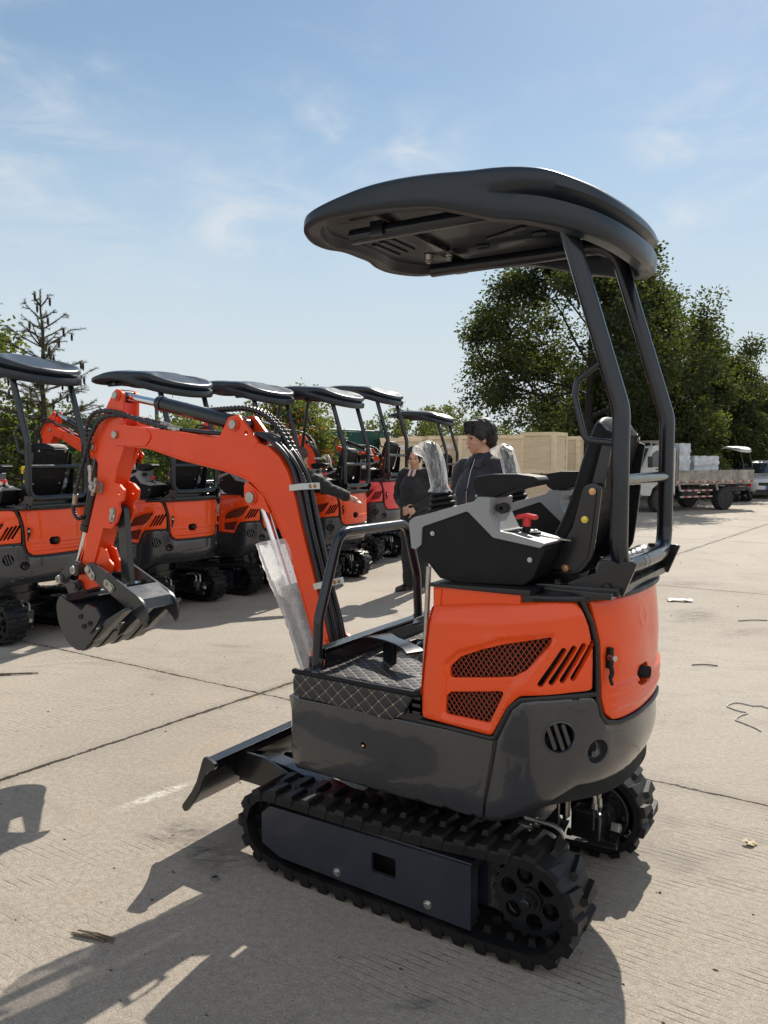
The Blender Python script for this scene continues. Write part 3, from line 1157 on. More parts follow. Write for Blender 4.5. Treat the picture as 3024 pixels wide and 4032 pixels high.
    for sy in (1, -1):
        m = MB()
        m.prism([(0.86, 0.345), (0.86, 0.24), (0.60, 0.215), (0.52, 0.27), (0.54, 0.29), (0.70, 0.342)], *sorted((sy * 0.285, sy * 0.299)), 'uz', 0, 0.002)
        m.build('gusset', 'black_paint', bl, 35)
    m = MB()
    m.cyl((0.28, 0, 0.30), (0.62, 0, 0.25), 0.036, 0.036, 16, bevel=0.005)
    m.cyl((0.60, 0, 0.253), (0.84, 0, 0.22), 0.018, 0.018, 12)
    m.build('blade_cylinder', 'black_paint', bl, 35)
    # ---------------------------------------------------------------- skirt (slate lower body)
    zf = 0.672
    seam = [(-0.350, 0.676), (-0.334, 0.58), (-0.320, 0.50), (-0.308, 0.412)]
    m = MB()
    n0 = s_left(0.30) - (0.455 - 0.30) * 0
    fl = [(PL_LEN, zf), (PL_LEN, 0.409)]
    # left flank and front as one wrapped sheet from tail seam round the nose
    sL = [(s_left(u) - 0.0022, z) for u, z in seam]
    out = sL[::-1] and [(0.0, 0.409), (0.0, zf)] + sL
    panel(m, out, [circle2((s_left(0.122), 0.560), 0.0105, 14)], bodymap, 0.05, 0.006, 0.012)
    # right flank mirrored
    out = [(PL_LEN - p[0], p[1]) for p in out]
    panel(m, out, [], bodymap, 0.05, 0.006, 0.012)
    sk = m.build('front_skirt', 'slate_paint', root, 40)
    b = MB()
    q = bodymap(s_left(0.122), 0.560, -0.012)
    b.cyl((q[0], q[1] - 0.02, q[2]), (q[0], q[1] + 0.012, q[2]), 0.0045, 0.0045, 10)
    b.ball((q[0], q[1] + .012, q[2]), 0.006, 10, 6)
    b.build('grease_nipple', 'brass_bolt', sk)
    # tail skirt
    top = [(-0.354, 0.678), (-0.392, 0.768), (-0.424, 0.798), (-0.46, 0.805), (-0.55, 0.813), (-0.597, 0.812), (-0.6055, 0.79), (-0.612, 0.752), (-0.622, 0.728), (-0.640, 0.712)]
    s_top = [(s_left(u), z) for u, z in fillet(top, 0.018, 4)]
    s_seam = [(s_left(u) + 0.0022, z) for u, z in seam]
    rear_top = []
    k = 20
    sa, sb = s_top[-1][0], 2 * S_TAIL - s_top[-1][0]
    rear_top = [(sa + (sb - sa) * i / k, 0.7095) for i in range(1, k)]
    bottom = []
    s1, s2 = s_seam[-1][0], PL_LEN - s_seam[-1][0]
    mir = lambda ps: [(2 * S_TAIL - p[0], p[1]) for p in ps]
    e1, e2 = s1, 2 * S_TAIL - s1
    for i in range(41):
        s = e2 + (e1 - e2) * i / 40
        x = plan_at(min(max(s, 0), PL_LEN))[0]
        bottom.append((s, zbot(x) + 0.001))
    outl = s_seam[::-1][1:] + s_top[1:] + rear_top + mir(s_top)[::-1][:-1] + mir(s_seam)[:-1] + bottom
    vc = (s_left(-0.524), 0.697)
    vent = [(vc[0] + p[0], vc[1] + p[1]) for p in circle2((0, 0), 0.044, 28)]
    cup = (s_left(-0.6085), 0.645)
    cuph = [(cup[0] + p[0], cup[1] + p[1]) for p in circle2((0, 0), 0.035, 22)]
    holes = [vent, cuph]
    vr = (2 * S_TAIL - vc[0], vc[1]); cr_ = (2 * S_TAIL - cup[0], cup[1])
    holes += [[(vr[0] + p[0], vr[1] + p[1]) for p in circle2((0, 0), 0.044, 28)], [(cr_[0] + p[0], cr_[1] + p[1]) for p in circle2((0, 0), 0.035, 22)]]
    def tail_sink(s, z, dh):
        # crease running down from the corner of the rear panel, and a soft lip round the vent
        o = 0.0
        for sc in (s, 2 * S_TAIL - s):
            sr = s_left(-0.614) + (0.76 - z) * 0.26
            dd = (sc - sr)
            if z > 0.57:
                o += 0.006 * smooth01((z - 0.57) / 0.1) * math.exp(-(dd / 0.022) ** 2)
            o -= 0.005 * smooth01((sc - s_left(-0.60)) / 0.06) * smooth01((z - 0.60) / 0.14) * (1 if sc < S_TAIL else 0)
        return o
    m = MB()
    panel(m, outl, holes, bodymap, 0.026, 0.009, 0.012, sink=tail_sink)
    ts = m.build('tail_skirt', 'slate_paint', root, 40)
    for c, mirr in ((vc, 1), (vr, -1)):
        m = MB()
        ringp = [bodymap(c[0] + p[0], c[1] + p[1], 0.000) for p in circle2((0, 0), 0.047, 28)]
        m.tube(ringp, 0.0035, 6, closed=True)
        for k in (-1, 0, 1):
            a0 = k * 0.0235
            hh = math.sqrt(max(0, 0.041 ** 2 - (a0) ** 2))
            p = (c[0] - mirr * (a0 + 0.35 * hh) , c[1] + hh); q = (c[0] - mirr * (a0 - 0.35 * hh), c[1] - hh)
            poly = capsule2(p, q, 0.0056, 3)
            m.add([bodymap(x, y, -0.006) for x, y in poly] + [bodymap(x, y, -0.018) for x, y in poly],
                  [tuple(range(len(poly)))] + [(i, (i + 1) % len(poly), len(poly) + (i + 1) % len(poly), len(poly) + i) for i in range(len(poly))])
        m.build('round_vent', 'slate_paint', ts, 40)
    for c in (cup, cr_):
        m = MB()
        rows = []
        for k in range(7):
            t = k / 6
            rr = 0.035 * math.cos(t * PI / 2) ** 0.7 + 0.0
            rows.append([bodymap(c[0] + rr * math.cos(2 * PI * i / 22), c[1] + rr * math.sin(2 * PI * i / 22), -0.004 - 0.030 * math.sin(t * PI / 2)) for i in range(22)])
        vs = [p for r in rows for p in r]
        m.add(vs, [(a * 22 + i, a * 22 + (i + 1) % 22, (a + 1) * 22 + (i + 1) % 22, (a + 1) * 22 + i) for a in range(6) for i in range(22)])
        q = bodymap(c[0] - 0.010, c[1] - 0.008, -0.006); q2 = bodymap(c[0] - 0.012, c[1] - 0.012, -0.03)
        m.cyl(q2, q, 0.008, 0.008, 12)
        m.build('tie_down_cup', 'slate_paint', ts, 40)
    # inner shell that closes the body behind the panels
    m = MB()
    for ins, z0, z1, cut in ((0.030, 0.44, 0.69, 0.36), (0.062, 0.50, 1.080, -0.14)):
        ring = []
        for s in np.linspace(0, PL_LEN, 160)[:-1]:
            x, y, nx, ny = plan_at(s)
            rear = smooth01((-x - 0.3) / 0.3)
            zz = z0 + (0.055 * rear if z0 < 0.5 else 0)
            ring.append((min(x - nx * ins, cut), (y - ny * ins), zz))
        n = len(ring)
        m.add(ring + [(p[0], p[1], z1) for p in ring], [(i, (i + 1) % n, n + (i + 1) % n, n + i) for i in range(n)] + [tuple(range(n))[::-1], tuple(range(n, 2 * n))])
    m.build('inner_shell', 'void_black', root, 30)
    # ---------------------------------------------------------------- orange side panels
    v1 = fillet([(-0.193, 0.836), (-0.197, 0.872), (-0.232, 0.906), (-0.30, 0.936), (-0.37, 0.960), (-0.44, 0.976), (-0.506, 0.990), (-0.496, 0.966), (-0.436, 0.890), (-0.400, 0.868)], 0.012, 3, True)
    v2 = fillet([(-0.180, 0.722), (-0.183, 0.776), (-0.198, 0.792), (-0.374, 0.822), (-0.327, 0.720)], 0.010, 3, True)
    slots = []
    for a, b in (((-0.531, 0.959), (-0.473, 0.848)), ((-0.556, 0.963), (-0.503, 0.855)), ((-0.578, 0.968), (-0.531, 0.862)), ((-0.5935, 0.973), (-0.5585, 0.870))):
        pass
    # slots laid out in arc length (they run on to the curved tail)
    s0 = s_left(-0.485)
    for k in range(4):
        a = (s_left(-0.530) + 0.0315 * k * 0.96, 0.952 + 0.006 * k)
        b = (s_left(-0.474) + 0.0315 * k, 0.853 + 0.006 * k)
        slots.append(capsule2(a, b, 0.0078, 5))
    TRAY = fillet(L([(-0.163, 0.706), (-0.176, 0.885), (-0.222, 0.928), (-0.36, 0.982), (-0.528, 1.012), (-0.440, 0.866), (-0.40, 0.835), (-0.340, 0.700)]), 0.02, 3, True)
    def side_sink(s, z, dh):
        o = 0.0
        # shallow tray round the two grilles
        d = dist_to_loops([(s, z)], [TRAY])[0]
        if inpoly(s, z, TRAY):
            o -= 0.008 * smooth01(d / 0.013)
        # leading edge rolls round to the front
        xf = float(np.interp(z, [0.69, 0.76, 0.93, 1.05], [-0.088, -0.088, -0.105, -0.120]))
        df = max(0.0, s - s_left(xf))
        rr = 0.034
        if df < rr:
            o -= 0.75 * (rr - math.sqrt(max(0, rr * rr - (rr - df) ** 2)))
        # upper shoulder: soft crease under the console
        o += 0.004 * math.exp(-((z - 1.005 - 0.10 * (s - s_left(-0.12))) / 0.02) ** 2)
        return o
    for sgn in (1, -1):
        mp_ = (lambda s, z, off: bodymap(s, z, off + 0.002)) if sgn > 0 else (lambda s, z, off: bodymap(2 * S_TAIL - s, z, off + 0.002))
        m = MB()
        panel(m, L(ORANGE_SIDE), [L(v1), L(v2)] + slots, mp_, 0.015, 0.012, 0.014, sink=side_sink, guide=[(TRAY, 0.005), (TRAY, 0.011)])
        sp = m.build('side_panel', 'orange_paint', root, 40)
        for poly in (v1, v2):
            g = MB()
            make_lattice(g, L(poly), mp_, off=-0.016)
            g.build('mesh_grille', 'mesh_wire', sp)
    # rear door panel
    lft = [(s_left(u), z) for u, z in fillet(REAR_SEAM, 0.02, 4)]
    sa, sb = lft[-1][0], 2 * S_TAIL - lft[-1][0]
    outl = lft + [(sa + (sb - sa) * i / 16, 0.7235) for i in range(1, 16)] + mir(lft)[::-1]
    exh_c = (s_left(-0.6735), 0.832)
    exh = capsule2((exh_c[0] - 0.020, exh_c[1]), (exh_c[0] + 0.024, exh_c[1]), 0.031, 7)
    circ_c = (s_left(-0.6740), 1.018)
    ax1 = s_left(-0.625); ax2 = 2 * S_TAIL - ax1
    def rear_sink(s, z, dh):
        o = 0.0
        if ax1 - 0.005 < s < ax2 + 0.005:
            k = smooth01((s - ax1 + .01) / 0.05) * smooth01((ax2 - s + .01) / 0.05)
            for zc in (0.768, 0.797, 0.826):
                o += 0.009 * k * math.exp(-((z - zc) / 0.0085) ** 2)
        d = math.hypot(s - circ_c[0], z - circ_c[1])
        o += 0.0035 * math.exp(-((d - 0.034) / 0.006) ** 2) * (0.3 + 0.7 * smooth01((circ_c[1] - z + 0.02) / 0.04))
        # dent round the latch
        dl = math.hypot(s - s_left(-0.628), (z - 0.905) * 0.7)
        o -= 0.006 * smooth01(1 - dl / 0.05)
        o -= 0.010 * smooth01((z - 0.9) / 0.2) * smooth01(1 - abs(s - S_TAIL) / 0.5)
        return o
    m = MB()
    panel(m, outl, [exh], bodymap, 0.0092, 0.012, 0.014, sink=rear_sink)
    rp = m.build('rear_door', 'orange_paint', root, 40)
    m = MB()
    q = Vector(bodymap(s_left(-0.626), 0.92, -0.006)); nn = (Vector(bodymap(s_left(-0.626), 0.92, 0.05)) - q).normalized()
    tt = Vector((0, 0, 1)).cross(nn)
    rot = Matrix((nn, tt, Vector((0, 0, 1)))).transposed()
    m.box(q + nn * 0.008, (0.018, 0.018, 0.062), rot, 0, 0.003)
    m.tube(catmull([q + nn * .012 + Vector((0, 0, -.02)), q + nn * .022 + Vector((0, 0, -.040)) - tt * .004, q + nn * .026 + Vector((0, 0, -.056)) - tt * .014, q + nn * .03 + Vector((0, 0, -.074)) - tt * .010], 5), [0.007] * 10 + [0.005] * 6, 8)
    la = m.build('latch', 'black_plastic', rp)
    m = MB()
    m.cyl(q + nn * .012 + Vector((0, 0, .004)) - tt * .006, q + nn * .036 + Vector((0, 0, .004)) - tt * .006, 0.0095, 0.0095, 14, bevel=0.002)
    m.build('lock_barrel', 'zinc', rp)
    m = MB()
    q = Vector(bodymap(exh_c[0] + .006, exh_c[1] + 0.004, -0.06)); nn = (Vector(bodymap(exh_c[0], exh_c[1], 0.05)) - Vector(bodymap(exh_c[0], exh_c[1], -0.006))).normalized()
    a, b = q, q + nn * 0.078
    m.tube([a, b, b, a + nn * .02], [0.0195, 0.0195, 0.0165, 0.0165], 20, 0, False)
    m.build('exhaust_pipe', 'black_matt', rp)
    # rubber seals in the seams
    m = MB()
    seal_strip(m, [(s_left(u), z) for u, z in fillet([(-0.572, 1.095), (-0.592, 1.03), (-0.603, 0.96), (-0.6055, 0.86), (-0.606, 0.80), (-0.613, 0.752), (-0.624, 0.728), (-0.645, 0.716)], 0.02, 4)] + [(sa + (sb - sa) * i / 20, 0.7165) for i in range(2, 19)], bodymap, 0.008)
    seal_strip(m, [(s_left(u), z) for u, z in fillet([(-0.092, 0.683), (-0.20, 0.681), (-0.345, 0.676), (-0.389, 0.772), (-0.421, 0.803), (-0.55, 0.818), (-0.602, 0.818)], 0.02, 4)], bodymap, 0.008)
    seal_strip(m, [(s_left(u), z) for u, z in seam], bodymap, 0.0055, -0.005)
    seal_strip(m, [(s, 1.100) for s in np.linspace(s_left(-0.45), 2 * S_TAIL - s_left(-0.45), 50)], bodymap, 0.010)
    m.build('rubber_seal', 'seal_rubber', root)
    # ---------------------------------------------------------------- upper deck, seat box
    m = MB()
    ring = []
    for s in np.linspace(s_left(-0.16), 2 * S_TAIL - s_left(-0.16), 60):
        x, y, z = bodymap(s, 1.09, -0.012); ring.append((x, y))
    m.prism([p for p in ring], 1.080, 1.106, 'uv', 0, 0.004)
    m.prism([(-0.42, 0.33), (-0.66, 0.31), (-0.66, -0.31), (-0.42, -0.33)], 1.106, 1.130, 'uv', 0, 0.004)
    m.box((-0.36, 0, 1.135), (0.36, 0.40, 0.06), bevel=0.01)
    m.box((-0.55, 0.30, 1.112), (0.2, 0.1, 0.02), bevel=0.003)
    for sy in (1, -1):
        for ux in (-0.47, -0.62):
            m.bolt((ux, sy * 0.29, 1.130), (0, 0, 1), 0.010)
    m.build('engine_deck', 'black_paint', root)
    m = MB()
    m.prism([(-0.118, 1.106), (-0.118, 1.028), (-0.408, 1.064), (-0.408, 1.106)], 0.20, 0.424, 'uz', 0, 0.004)
    m.prism([(-0.118, 1.106), (-0.118, 1.028), (-0.408, 1.064), (-0.408, 1.106)], -0.424, -0.20, 'uz', 0, 0.004)
    m.prism([(-0.102, 0.70), (-0.125, 0.70), (-0.15, 1.10), (-0.128, 1.10)], -0.43, 0.43, 'uz', 0, 0.003)
    m.box((-0.03, -0.36, 0.87), (0.12, 0.14, 0.22), bevel=0.02)
    m.build('console_plinth', 'orange_paint', root)
    m = MB()
    for sy in (1, -1):
        a, b = sorted((sy * 0.19, sy * 0.432))
        m.prism([(-0.108, 1.106), (-0.108, 1.116), (-0.44, 1.124), (-0.44, 1.108)], a, b, 'uz', 0, 0.002)
    m.build('plinth_trim', 'seal_rubber', root)
    # ---------------------------------------------------------------- floor
    m = MB()
    m.prism([(0.40, 0.45), (0.42, 0.30), (0.42, -0.30), (0.40, -0.45), (-0.12, -0.45), (-0.12, 0.45)], 0.66, 0.752, 'uv', 0, 0.004)
    m.box((-0.075, 0.435, 0.73), (0.06, 0.03, 0.07), bevel=0.003)
    for k in range(3):
        m.box((-0.078, 0.452, 0.705 + .024 * k), (0.03, 0.012, 0.012), bevel=0.002)
    fl_ = m.build('floor_plate', 'black_paint', root)
    m = MB()
    for k in range(5):
        m.box((0.10 + 0.035 * (k % 3), 0.05 - .05 * (k // 3), 0.775), (0.022, 0.03, 0.03), bevel=0.003)
        m.cyl((0.10 + 0.035 * (k % 3), 0.05 - .05 * (k // 3), 0.785), (0.09 + 0.035 * (k % 3), 0.02 - .05 * (k // 3), 0.81), 0.008, 0.008, 8)
    m.build('valve_fitting', 'cast_steel', fl_)
    m = MB()
    for k in range(4):
        m.tube(catmull([(0.15, 0.06 - .03 * k, 0.80), (0.08, 0.05 - .03 * k, 0.85 + .01 * k), (0.0, 0.10 - .04 * k, 0.86 + .01 * k), (-0.07, 0.13 - .04 * k, 0.82), (-0.09, .14 - .04 * k, .77)], 6), 0.010, 8)
    m.build('hose', 'hose_rubber', fl_)
    # quilted mat: top sheet, rolled edge and side flap
    m = MB()
    top_o = fillet([(0.395, 0.44), (0.375, 0.38), (0.345, 0.36), (0.345, -0.42), (-0.082, -0.42), (-0.082, 0.44)], 0.01, 2, True)
    cut = fillet([(0.285, 0.16), (0.285, -0.16), (0.02, -0.16), (0.02, 0.06)], 0.012, 3, True)
    def matmap(x, y, off):
        return (x, y, 0.772 + off + 0.0025 * math.sin(x * 31) * math.sin(y * 27))
    panel(m, top_o, [cut], matmap, 0.025, 0.008, 0.012)
    flap = fillet([(0.400, 0.763), (-0.058, 0.763), (-0.066, 0.745), (-0.030, 0.690), (0.012, 0.668), (0.412, 0.682), (0.412, 0.74)], [0.01, 0.004, 0.012, 0.01, 0.03, 0.012, 0.02], 4, True)
    def flapmap(x, z, off):
        k = (0.763 - z) / 0.09
        return (x, 0.4715 + off - 0.004 * k + 0.002 * math.sin(x * 40), z)
    panel(m, flap, [], flapmap, 0.025, 0.006, 0.006)
    ft = m.build('floor_mat', 'quilt', root, 50)
    m = MB()
    m.tube(catmull([(0.408, 0.445, 0.764), (0.398, 0.461, 0.766), (0.25, 0.462, 0.767), (0.10, 0.463, 0.766), (-0.06, 0.462, 0.767), (-0.082, 0.45, 0.766)], 6), 0.0105, 8)
    m.build('rolled_edge', 'black_plastic', ft, 50)
    m = MB()
    m.box((0.352, -0.015, 0.836), (0.046, 0.80, 0.008), bevel=0.002)
    m.box((0.373, -0.015, 0.812), (0.006, 0.80, 0.052), bevel=0.002)
    m.box((0.333, -0.015, 0.790), (0.006, 0.80, 0.07), bevel=0.002)
    m.build('floor_rail', 'black_paint', root)
    for sy in (1, -1):
        m = MB()
        c0, c1 = Vector((0.292, sy * 0.150)), Vector((0.035, sy * 0.268))
        d = (c1 - c0).normalized(); n_ = Vector((-d.y, d.x))
        Ld = (c1 - c0).length
        prof = [(0, .045), (.05, .052), (.09, .040), (.13, .031), (.2, .030), (.25, .033), (Ld, .038)]
        poly = [tuple(c0 + d * t + n_ * w) for t, w in prof] + [tuple(c0 + d * t - n_ * w) for t, w in prof[::-1]]
        bm_ = MB()
        bm_.prism(poly, 0.852, 0.860, 'uv', 0, 0.002)
        # tips curl down
        bm_.v = [(x, y, z - 0.9 * max(0, (Vector((x, y)) - c0).dot(d) - Ld + 0.05) ** 1.0 * 0.35 - 0.5 * max(0, 0.03 - (Vector((x, y)) - c0).dot(d))) for x, y, z in bm_.v]
        m.add(bm_.v, bm_.f)
        mid = c0 + d * 0.12
        m.box((mid.x, mid.y, 0.812), (0.065, 0.02, 0.085), Matrix.Rotation(math.atan2(d.y, d.x), 3, 'Z'), 0, 0.004)
        m.build('travel_pedal', 'black_paint', root)
    # ---------------------------------------------------------------- grab rail at the front of the floor
    m = MB()
    path = fillet([(0.360, 0.402, 0.70), (0.360, 0.385, 0.94), (0.360, 0.262, 1.236), (0.360, -0.205, 1.236), (0.360, -0.292, 1.02), (0.360, -0.312, 0.76)], [0, 0.12, 0.085, 0.075, 0.12, 0], 10)
    m.tube(path, 0.0185, 16)
    m.box((0.358, 0.402, 0.765), (0.06, 0.012, 0.09), bevel=0.003)
    m.box((0.358, -0.312, 0.795), (0.06, 0.012, 0.09), bevel=0.003)
    m.build('grab_rail', 'tube_paint', root)
    m = MB()
    m.cyl((-0.070, 0.395, 0.76), (-0.082, 0.388, 1.16), 0.0085, 0.0085, 10)
    m.build('lever_rod', 'cast_steel', root)
    # ---------------------------------------------------------------- consoles
    for sy in (1, -1):
        m = MB()
        a, b = sorted((sy * 0.222, sy * 0.379))
        body = [(-0.033, 1.216), (-0.047, 1.181), (-0.074, 1.170), (-0.117, 1.125), (-0.182, 1.1165), (-0.400, 1.1265), (-0.428, 1.150), (-0.462, 1.232), (-0.466, 1.244),
                (-0.36, 1.266), (-0.315, 1.270), (-0.232, 1.352), (-0.035, 1.300), (-0.030, 1.25)]
        m.prism(fillet(body, 0.012, 3, True), a, b, 'uz', 0, 0.010)
        co = m.build('console', 'black_plastic', root, 40)
        m = MB()
        trim = fillet([(-0.006, 1.300), (-0.024, 1.314), (-0.237, 1.372), (-0.249, 1.386), (-0.292, 1.385), (-0.289, 1.337), (-0.317, 1.283), (-0.361, 1.280), (-0.470, 1.256),
                (-0.450, 1.242), (-0.302, 1.264), (-0.215, 1.341), (-0.055, 1.285), (-0.052, 1.227), (-0.033, 1.212), (-0.016, 1.214)],
                [0.012, 0.012, 0.012, 0.006, 0.006, 0.006, 0.012, 0.012, 0.006, 0.006, 0.012, 0.012, 0.012, 0.006, 0.006, 0.006], 3, True)
        a, b = sorted((sy * 0.216, sy * 0.386))
        m.prism(trim, a, b, 'uz', 0, 0.005)
        m.box((-0.325, sy * 0.30, 1.2835), (0.07, 0.11, 0.004), Matrix.Rotation(0.15, 3, 'Y'), 0, 0.001)
        tm = m.build('console_trim', 'grey_plastic', co, 40)
        m = MB()
        arm = [(-0.212, 1.425), (-0.226, 1.446), (-0.28, 1.455), (-0.36, 1.456), (-0.418, 1.449), (-0.430, 1.436), (-0.420, 1.424), (-0.360, 1.410), (-0.31, 1.392), (-0.292, 1.383), (-0.25, 1.383), (-0.226, 1.398)]
        a, b = sorted((sy * 0.252, sy * 0.350))
        m.prism(fillet(arm, 0.014, 3, True), a, b, 'uz', 0, 0.013)
        m.build('armrest', 'black_plastic', co, 60)
        m = MB()
        for k in range(8):
            t = 2 * PI * k / 8
            m.cyl((-0.318 + .011 * math.cos(t), sy * 0.330, 1.352 + .011 * math.sin(t)), (-0.318 + .011 * math.cos(t), sy * 0.366, 1.352 + .011 * math.sin(t)), 0.0058, 0.0058, 8, bevel=.001)
        m.cyl((-0.290, sy * 0.332, 1.352), (-0.318, sy * 0.350, 1.352), 0.010, 0.013, 12)
        m.build('adjuster_knob', 'black_matt', co)
        for (ux, z) in ((-0.091, 1.266), (-0.418, 1.205)):
            for vv, s_ in ((0.379, 1), (0.222, -1)):
                m = MB()
                m.tube([(ux, sy * vv, z), (ux, sy * (vv + s_ * .003), z)], 0.0075, 14)
                m.tube([(ux, sy * (vv + s_ * .003), z), (ux, sy * (vv + s_ * .0055), z)], [0.0052, 0.0040], 6)
                m.build('screw', 'zinc', co)
        # joystick: ribbed boot with grip
        m = MB()
        prof = [(0.060, 0.0), (0.058, 0.010)]
        z = 0.010
        for k in range(5):
            r = 0.056 - 0.0055 * k
            prof += [(r - .006, z + .003), (r, z + .006), (r + .001, z + .010), (r, z + .014), (r - .007, z + .017)]
            z += 0.0175
        prof += [(0.026, z + .004), (0.022, z + .018), (0.0, z + .018)]
        base = Vector((-0.092, sy * 0.300, 1.300))
        axis = Vector((0.18, 0.0, 1.0)).normalized()
        m.lathe(prof, base, axis, 28)
        js = m.build('joystick', 'black_plastic', root, 50)
        m = MB()
        g0 = base + axis * 0.10
        pts = [g0, g0 + axis * .03, g0 + axis * .07 + Vector((.004, 0, 0)), g0 + axis * .11 + Vector((.008, 0, 0)), g0 + axis * .142 + Vector((.014, 0, 0)), g0 + axis * .158 + Vector((.018, 0, 0))]
        m.tube(catmull(pts, 5), [0.017] * 5 + [0.019] * 5 + [0.021] * 5 + [0.022] * 5 + [0.024] * 3 + [0.020, 0.015, 0.007], 16, squash=0.85)
        m.build('grip', 'black_matt', js, 60)
    # red lock lever on the left console
    m = MB()
    p0 = Vector((-0.374, 0.300, 1.278))
    m.prism(capsule2((p0.x - .028, p0.y), (p0.x + .028, p0.y), 0.018, 6), 1.274, 1.281, 'uv', 0, 0.002)
    m.cyl((p0.x, p0.y, 1.28), (p0.x, p0.y, 1.296), 0.0125, 0.0125, 14)
    lk = m.build('lock_lever', 'black_plastic', root)
    m = MB()
    m.cyl((p0.x, p0.y, 1.296), (p0.x - .001, p0.y, 1.322), 0.0122, 0.0118, 14)
    m.prism([(p0.x - .034, 1.322), (p0.x - .030, 1.331), (p0.x, 1.336), (p0.x + .030, 1.330), (p0.x + .034, 1.322), (p0.x + .028, 1.317), (p0.x, 1.322), (p0.x - .028, 1.317)], p0.y - .013, p0.y + .013, 'uz', 0, 0.003)
    m.build('lever_handle', 'red_plastic', lk, 50)
    for d in (-1, 1):
        m = MB(); m.bolt((p0.x + d * .028, p0.y, 1.281), (0, 0, 1), 0.0065); m.build('screw', 'zinc', lk)
    m = MB()
    m.tube(catmull([(-0.40, 0.30, 1.276), (-0.45, 0.27, 1.262), (-0.50, 0.22, 1.25)], 5), 0.004, 6)
    m.build('cable', 'zinc', lk)
    # ---------------------------------------------------------------- seat
    def seat_ring(u0, z0, nx, nz, wv, th):
        return u0, z0, nx, nz, wv, th
    m = MB()
    # backrest: sweep of a rounded slab section up the leaning line
    line = [(-0.395, 1.180), (-0.425, 1.215), (-0.470, 1.300), (-0.505, 1.400), (-0.530, 1.490), (-0.552, 1.560), (-0.566, 1.596), (-0.578, 1.606)]
    lc = catmull([(p[0] + .006, 0, p[1]) for p in line], 5)
    vs, fs = [], []
    S = 28
    for i, p in enumerate(lc):
        t = i / (len(lc) - 1)
        q0, q1 = Vector(lc[max(0, i - 1)]), Vector(lc[min(len(lc) - 1, i + 1)])
        tg_ = (q1 - q0).normalized(); nm = Vector((tg_.z, 0, -tg_.x))
        w = 0.195 * (1 - 0.10 * t) if t < 0.86 else 0.176 * (1 - ((t - 0.86) / 0.14) ** 2.2 * 0.45)
        th = 0.036 * (1 - 0.10 * t) if t < 0.9 else 0.0324 * (1 - ((t - .9) / .1) ** 2 * .75)
        for k in range(S):
            a = 2 * PI * k / S
            ca, sa_ = math.cos(a), math.sin(a)
            y = w * math.copysign(abs(ca) ** 0.45, ca); o = th * math.copysign(abs(sa_) ** 0.6, sa_)
            if sa_ > 0:
                o *= 1 + 0.25 * math.cos(y / w * PI / 2) - 0.18 * math.exp(-(y / w / .25) ** 2)
            vs.append(Vector(p) + nm * o + Vector((0, y, 0)))
    for i in range(len(lc) - 1):
        for k in range(S):
            fs.append((i * S + k, i * S + (k + 1) % S, (i + 1) * S + (k + 1) % S, (i + 1) * S + k))
    fs += [tuple(range(S))[::-1], tuple((len(lc) - 1) * S + k for k in range(S))]
    m.add(vs, fs)
    # seat cushion
    m.box((-0.27, 0, 1.185), (0.30, 0.38, 0.075), bevel=0.03)
    st = m.build('seat', 'black_plastic', root, 60)
    # hard back shell with pressed ribs
    m = MB()
    def backmap(y, t, off):
        i = min(len(lc) - 1.001, max(0, t * (len(lc) - 1))); a = int(i); f = i - a
        p = Vector(lc[a]).lerp(Vector(lc[a + 1]), f)
        tg_ = (Vector(lc[min(a + 2, len(lc) - 1)]) - Vector(lc[max(0, a - 1)])).normalized()
        nm = Vector((-tg_.z, 0, tg_.x))
        q = p + nm * (0.037 + off)
        return (q.x, y, q.z)
    ol = fillet([(-0.180, 0.08), (0.180, 0.08), (0.165, 0.95), (-0.165, 0.95)], 0.05, 5, True)
    def shell_sink(y, t, d):
        o = 0
        if abs(y) < 0.12 and 0.18 < t < 0.85:
            o -= 0.006 * smooth01((0.12 - abs(y)) / .02) * smooth01((t - .18) / .04) * smooth01((.85 - t) / .04)
            o += 0.007 * smooth01((0.07 - abs(y)) / .015) * (math.exp(-((t - .35) / .03) ** 2) + math.exp(-((t - .68) / .03) ** 2))
        return o
    panel(m, ol, [], backmap, 0.02, 0.006, 0.01, sink=shell_sink)
    m.build('back_shell', 'black_plastic', st, 60)
    for sy in (1, -1):
        for t in (0.30, 0.78):
            q = Vector(backmap(sy * 0.13, t, 0.0)); q2 = Vector(backmap(sy * 0.13, t, 0.01))
            m = MB(); m.bolt(q, q2 - q, 0.006); m.build('screw', 'zinc', st)
    for sy in (1, -1):
        m = MB()
        brk = fillet([(-0.580, 1.415), (-0.558, 1.431), (-0.524, 1.420), (-0.492, 1.292), (-0.428, 1.186), (-0.360, 1.158), (-0.360, 1.146), (-0.515, 1.146), (-0.556, 1.206), (-0.566, 1.276)], [0.02, 0.02, 0.02, 0.05, 0.08, 0.01, 0.004, 0.05, 0.05, 0.05], 4, True)
        a, b = sorted((sy * 0.217, sy * 0.229))
        m.prism(brk, a, b, 'uz', 0, 0.003)
        inner = offset_poly(brk[::-1] if sum(brk[i][0] * brk[(i + 1) % len(brk)][1] - brk[(i + 1) % len(brk)][0] * brk[i][1] for i in range(len(brk))) < 0 else brk, 0.013)
        a, b = sorted((sy * 0.227, sy * 0.2345))
        m.prism([p for p in inner], a, b, 'uz', 0, 0.003)
        # upper support strap running to the top of the shell
        a, b = sorted((sy * 0.186, sy * 0.195))
        m.prism([(-0.540, 1.43), (-0.578, 1.415), (-0.598, 1.55), (-0.572, 1.56)], a, b, 'uz', 0, 0.002)
        br = m.build('seat_bracket', 'black_paint', st, 40)
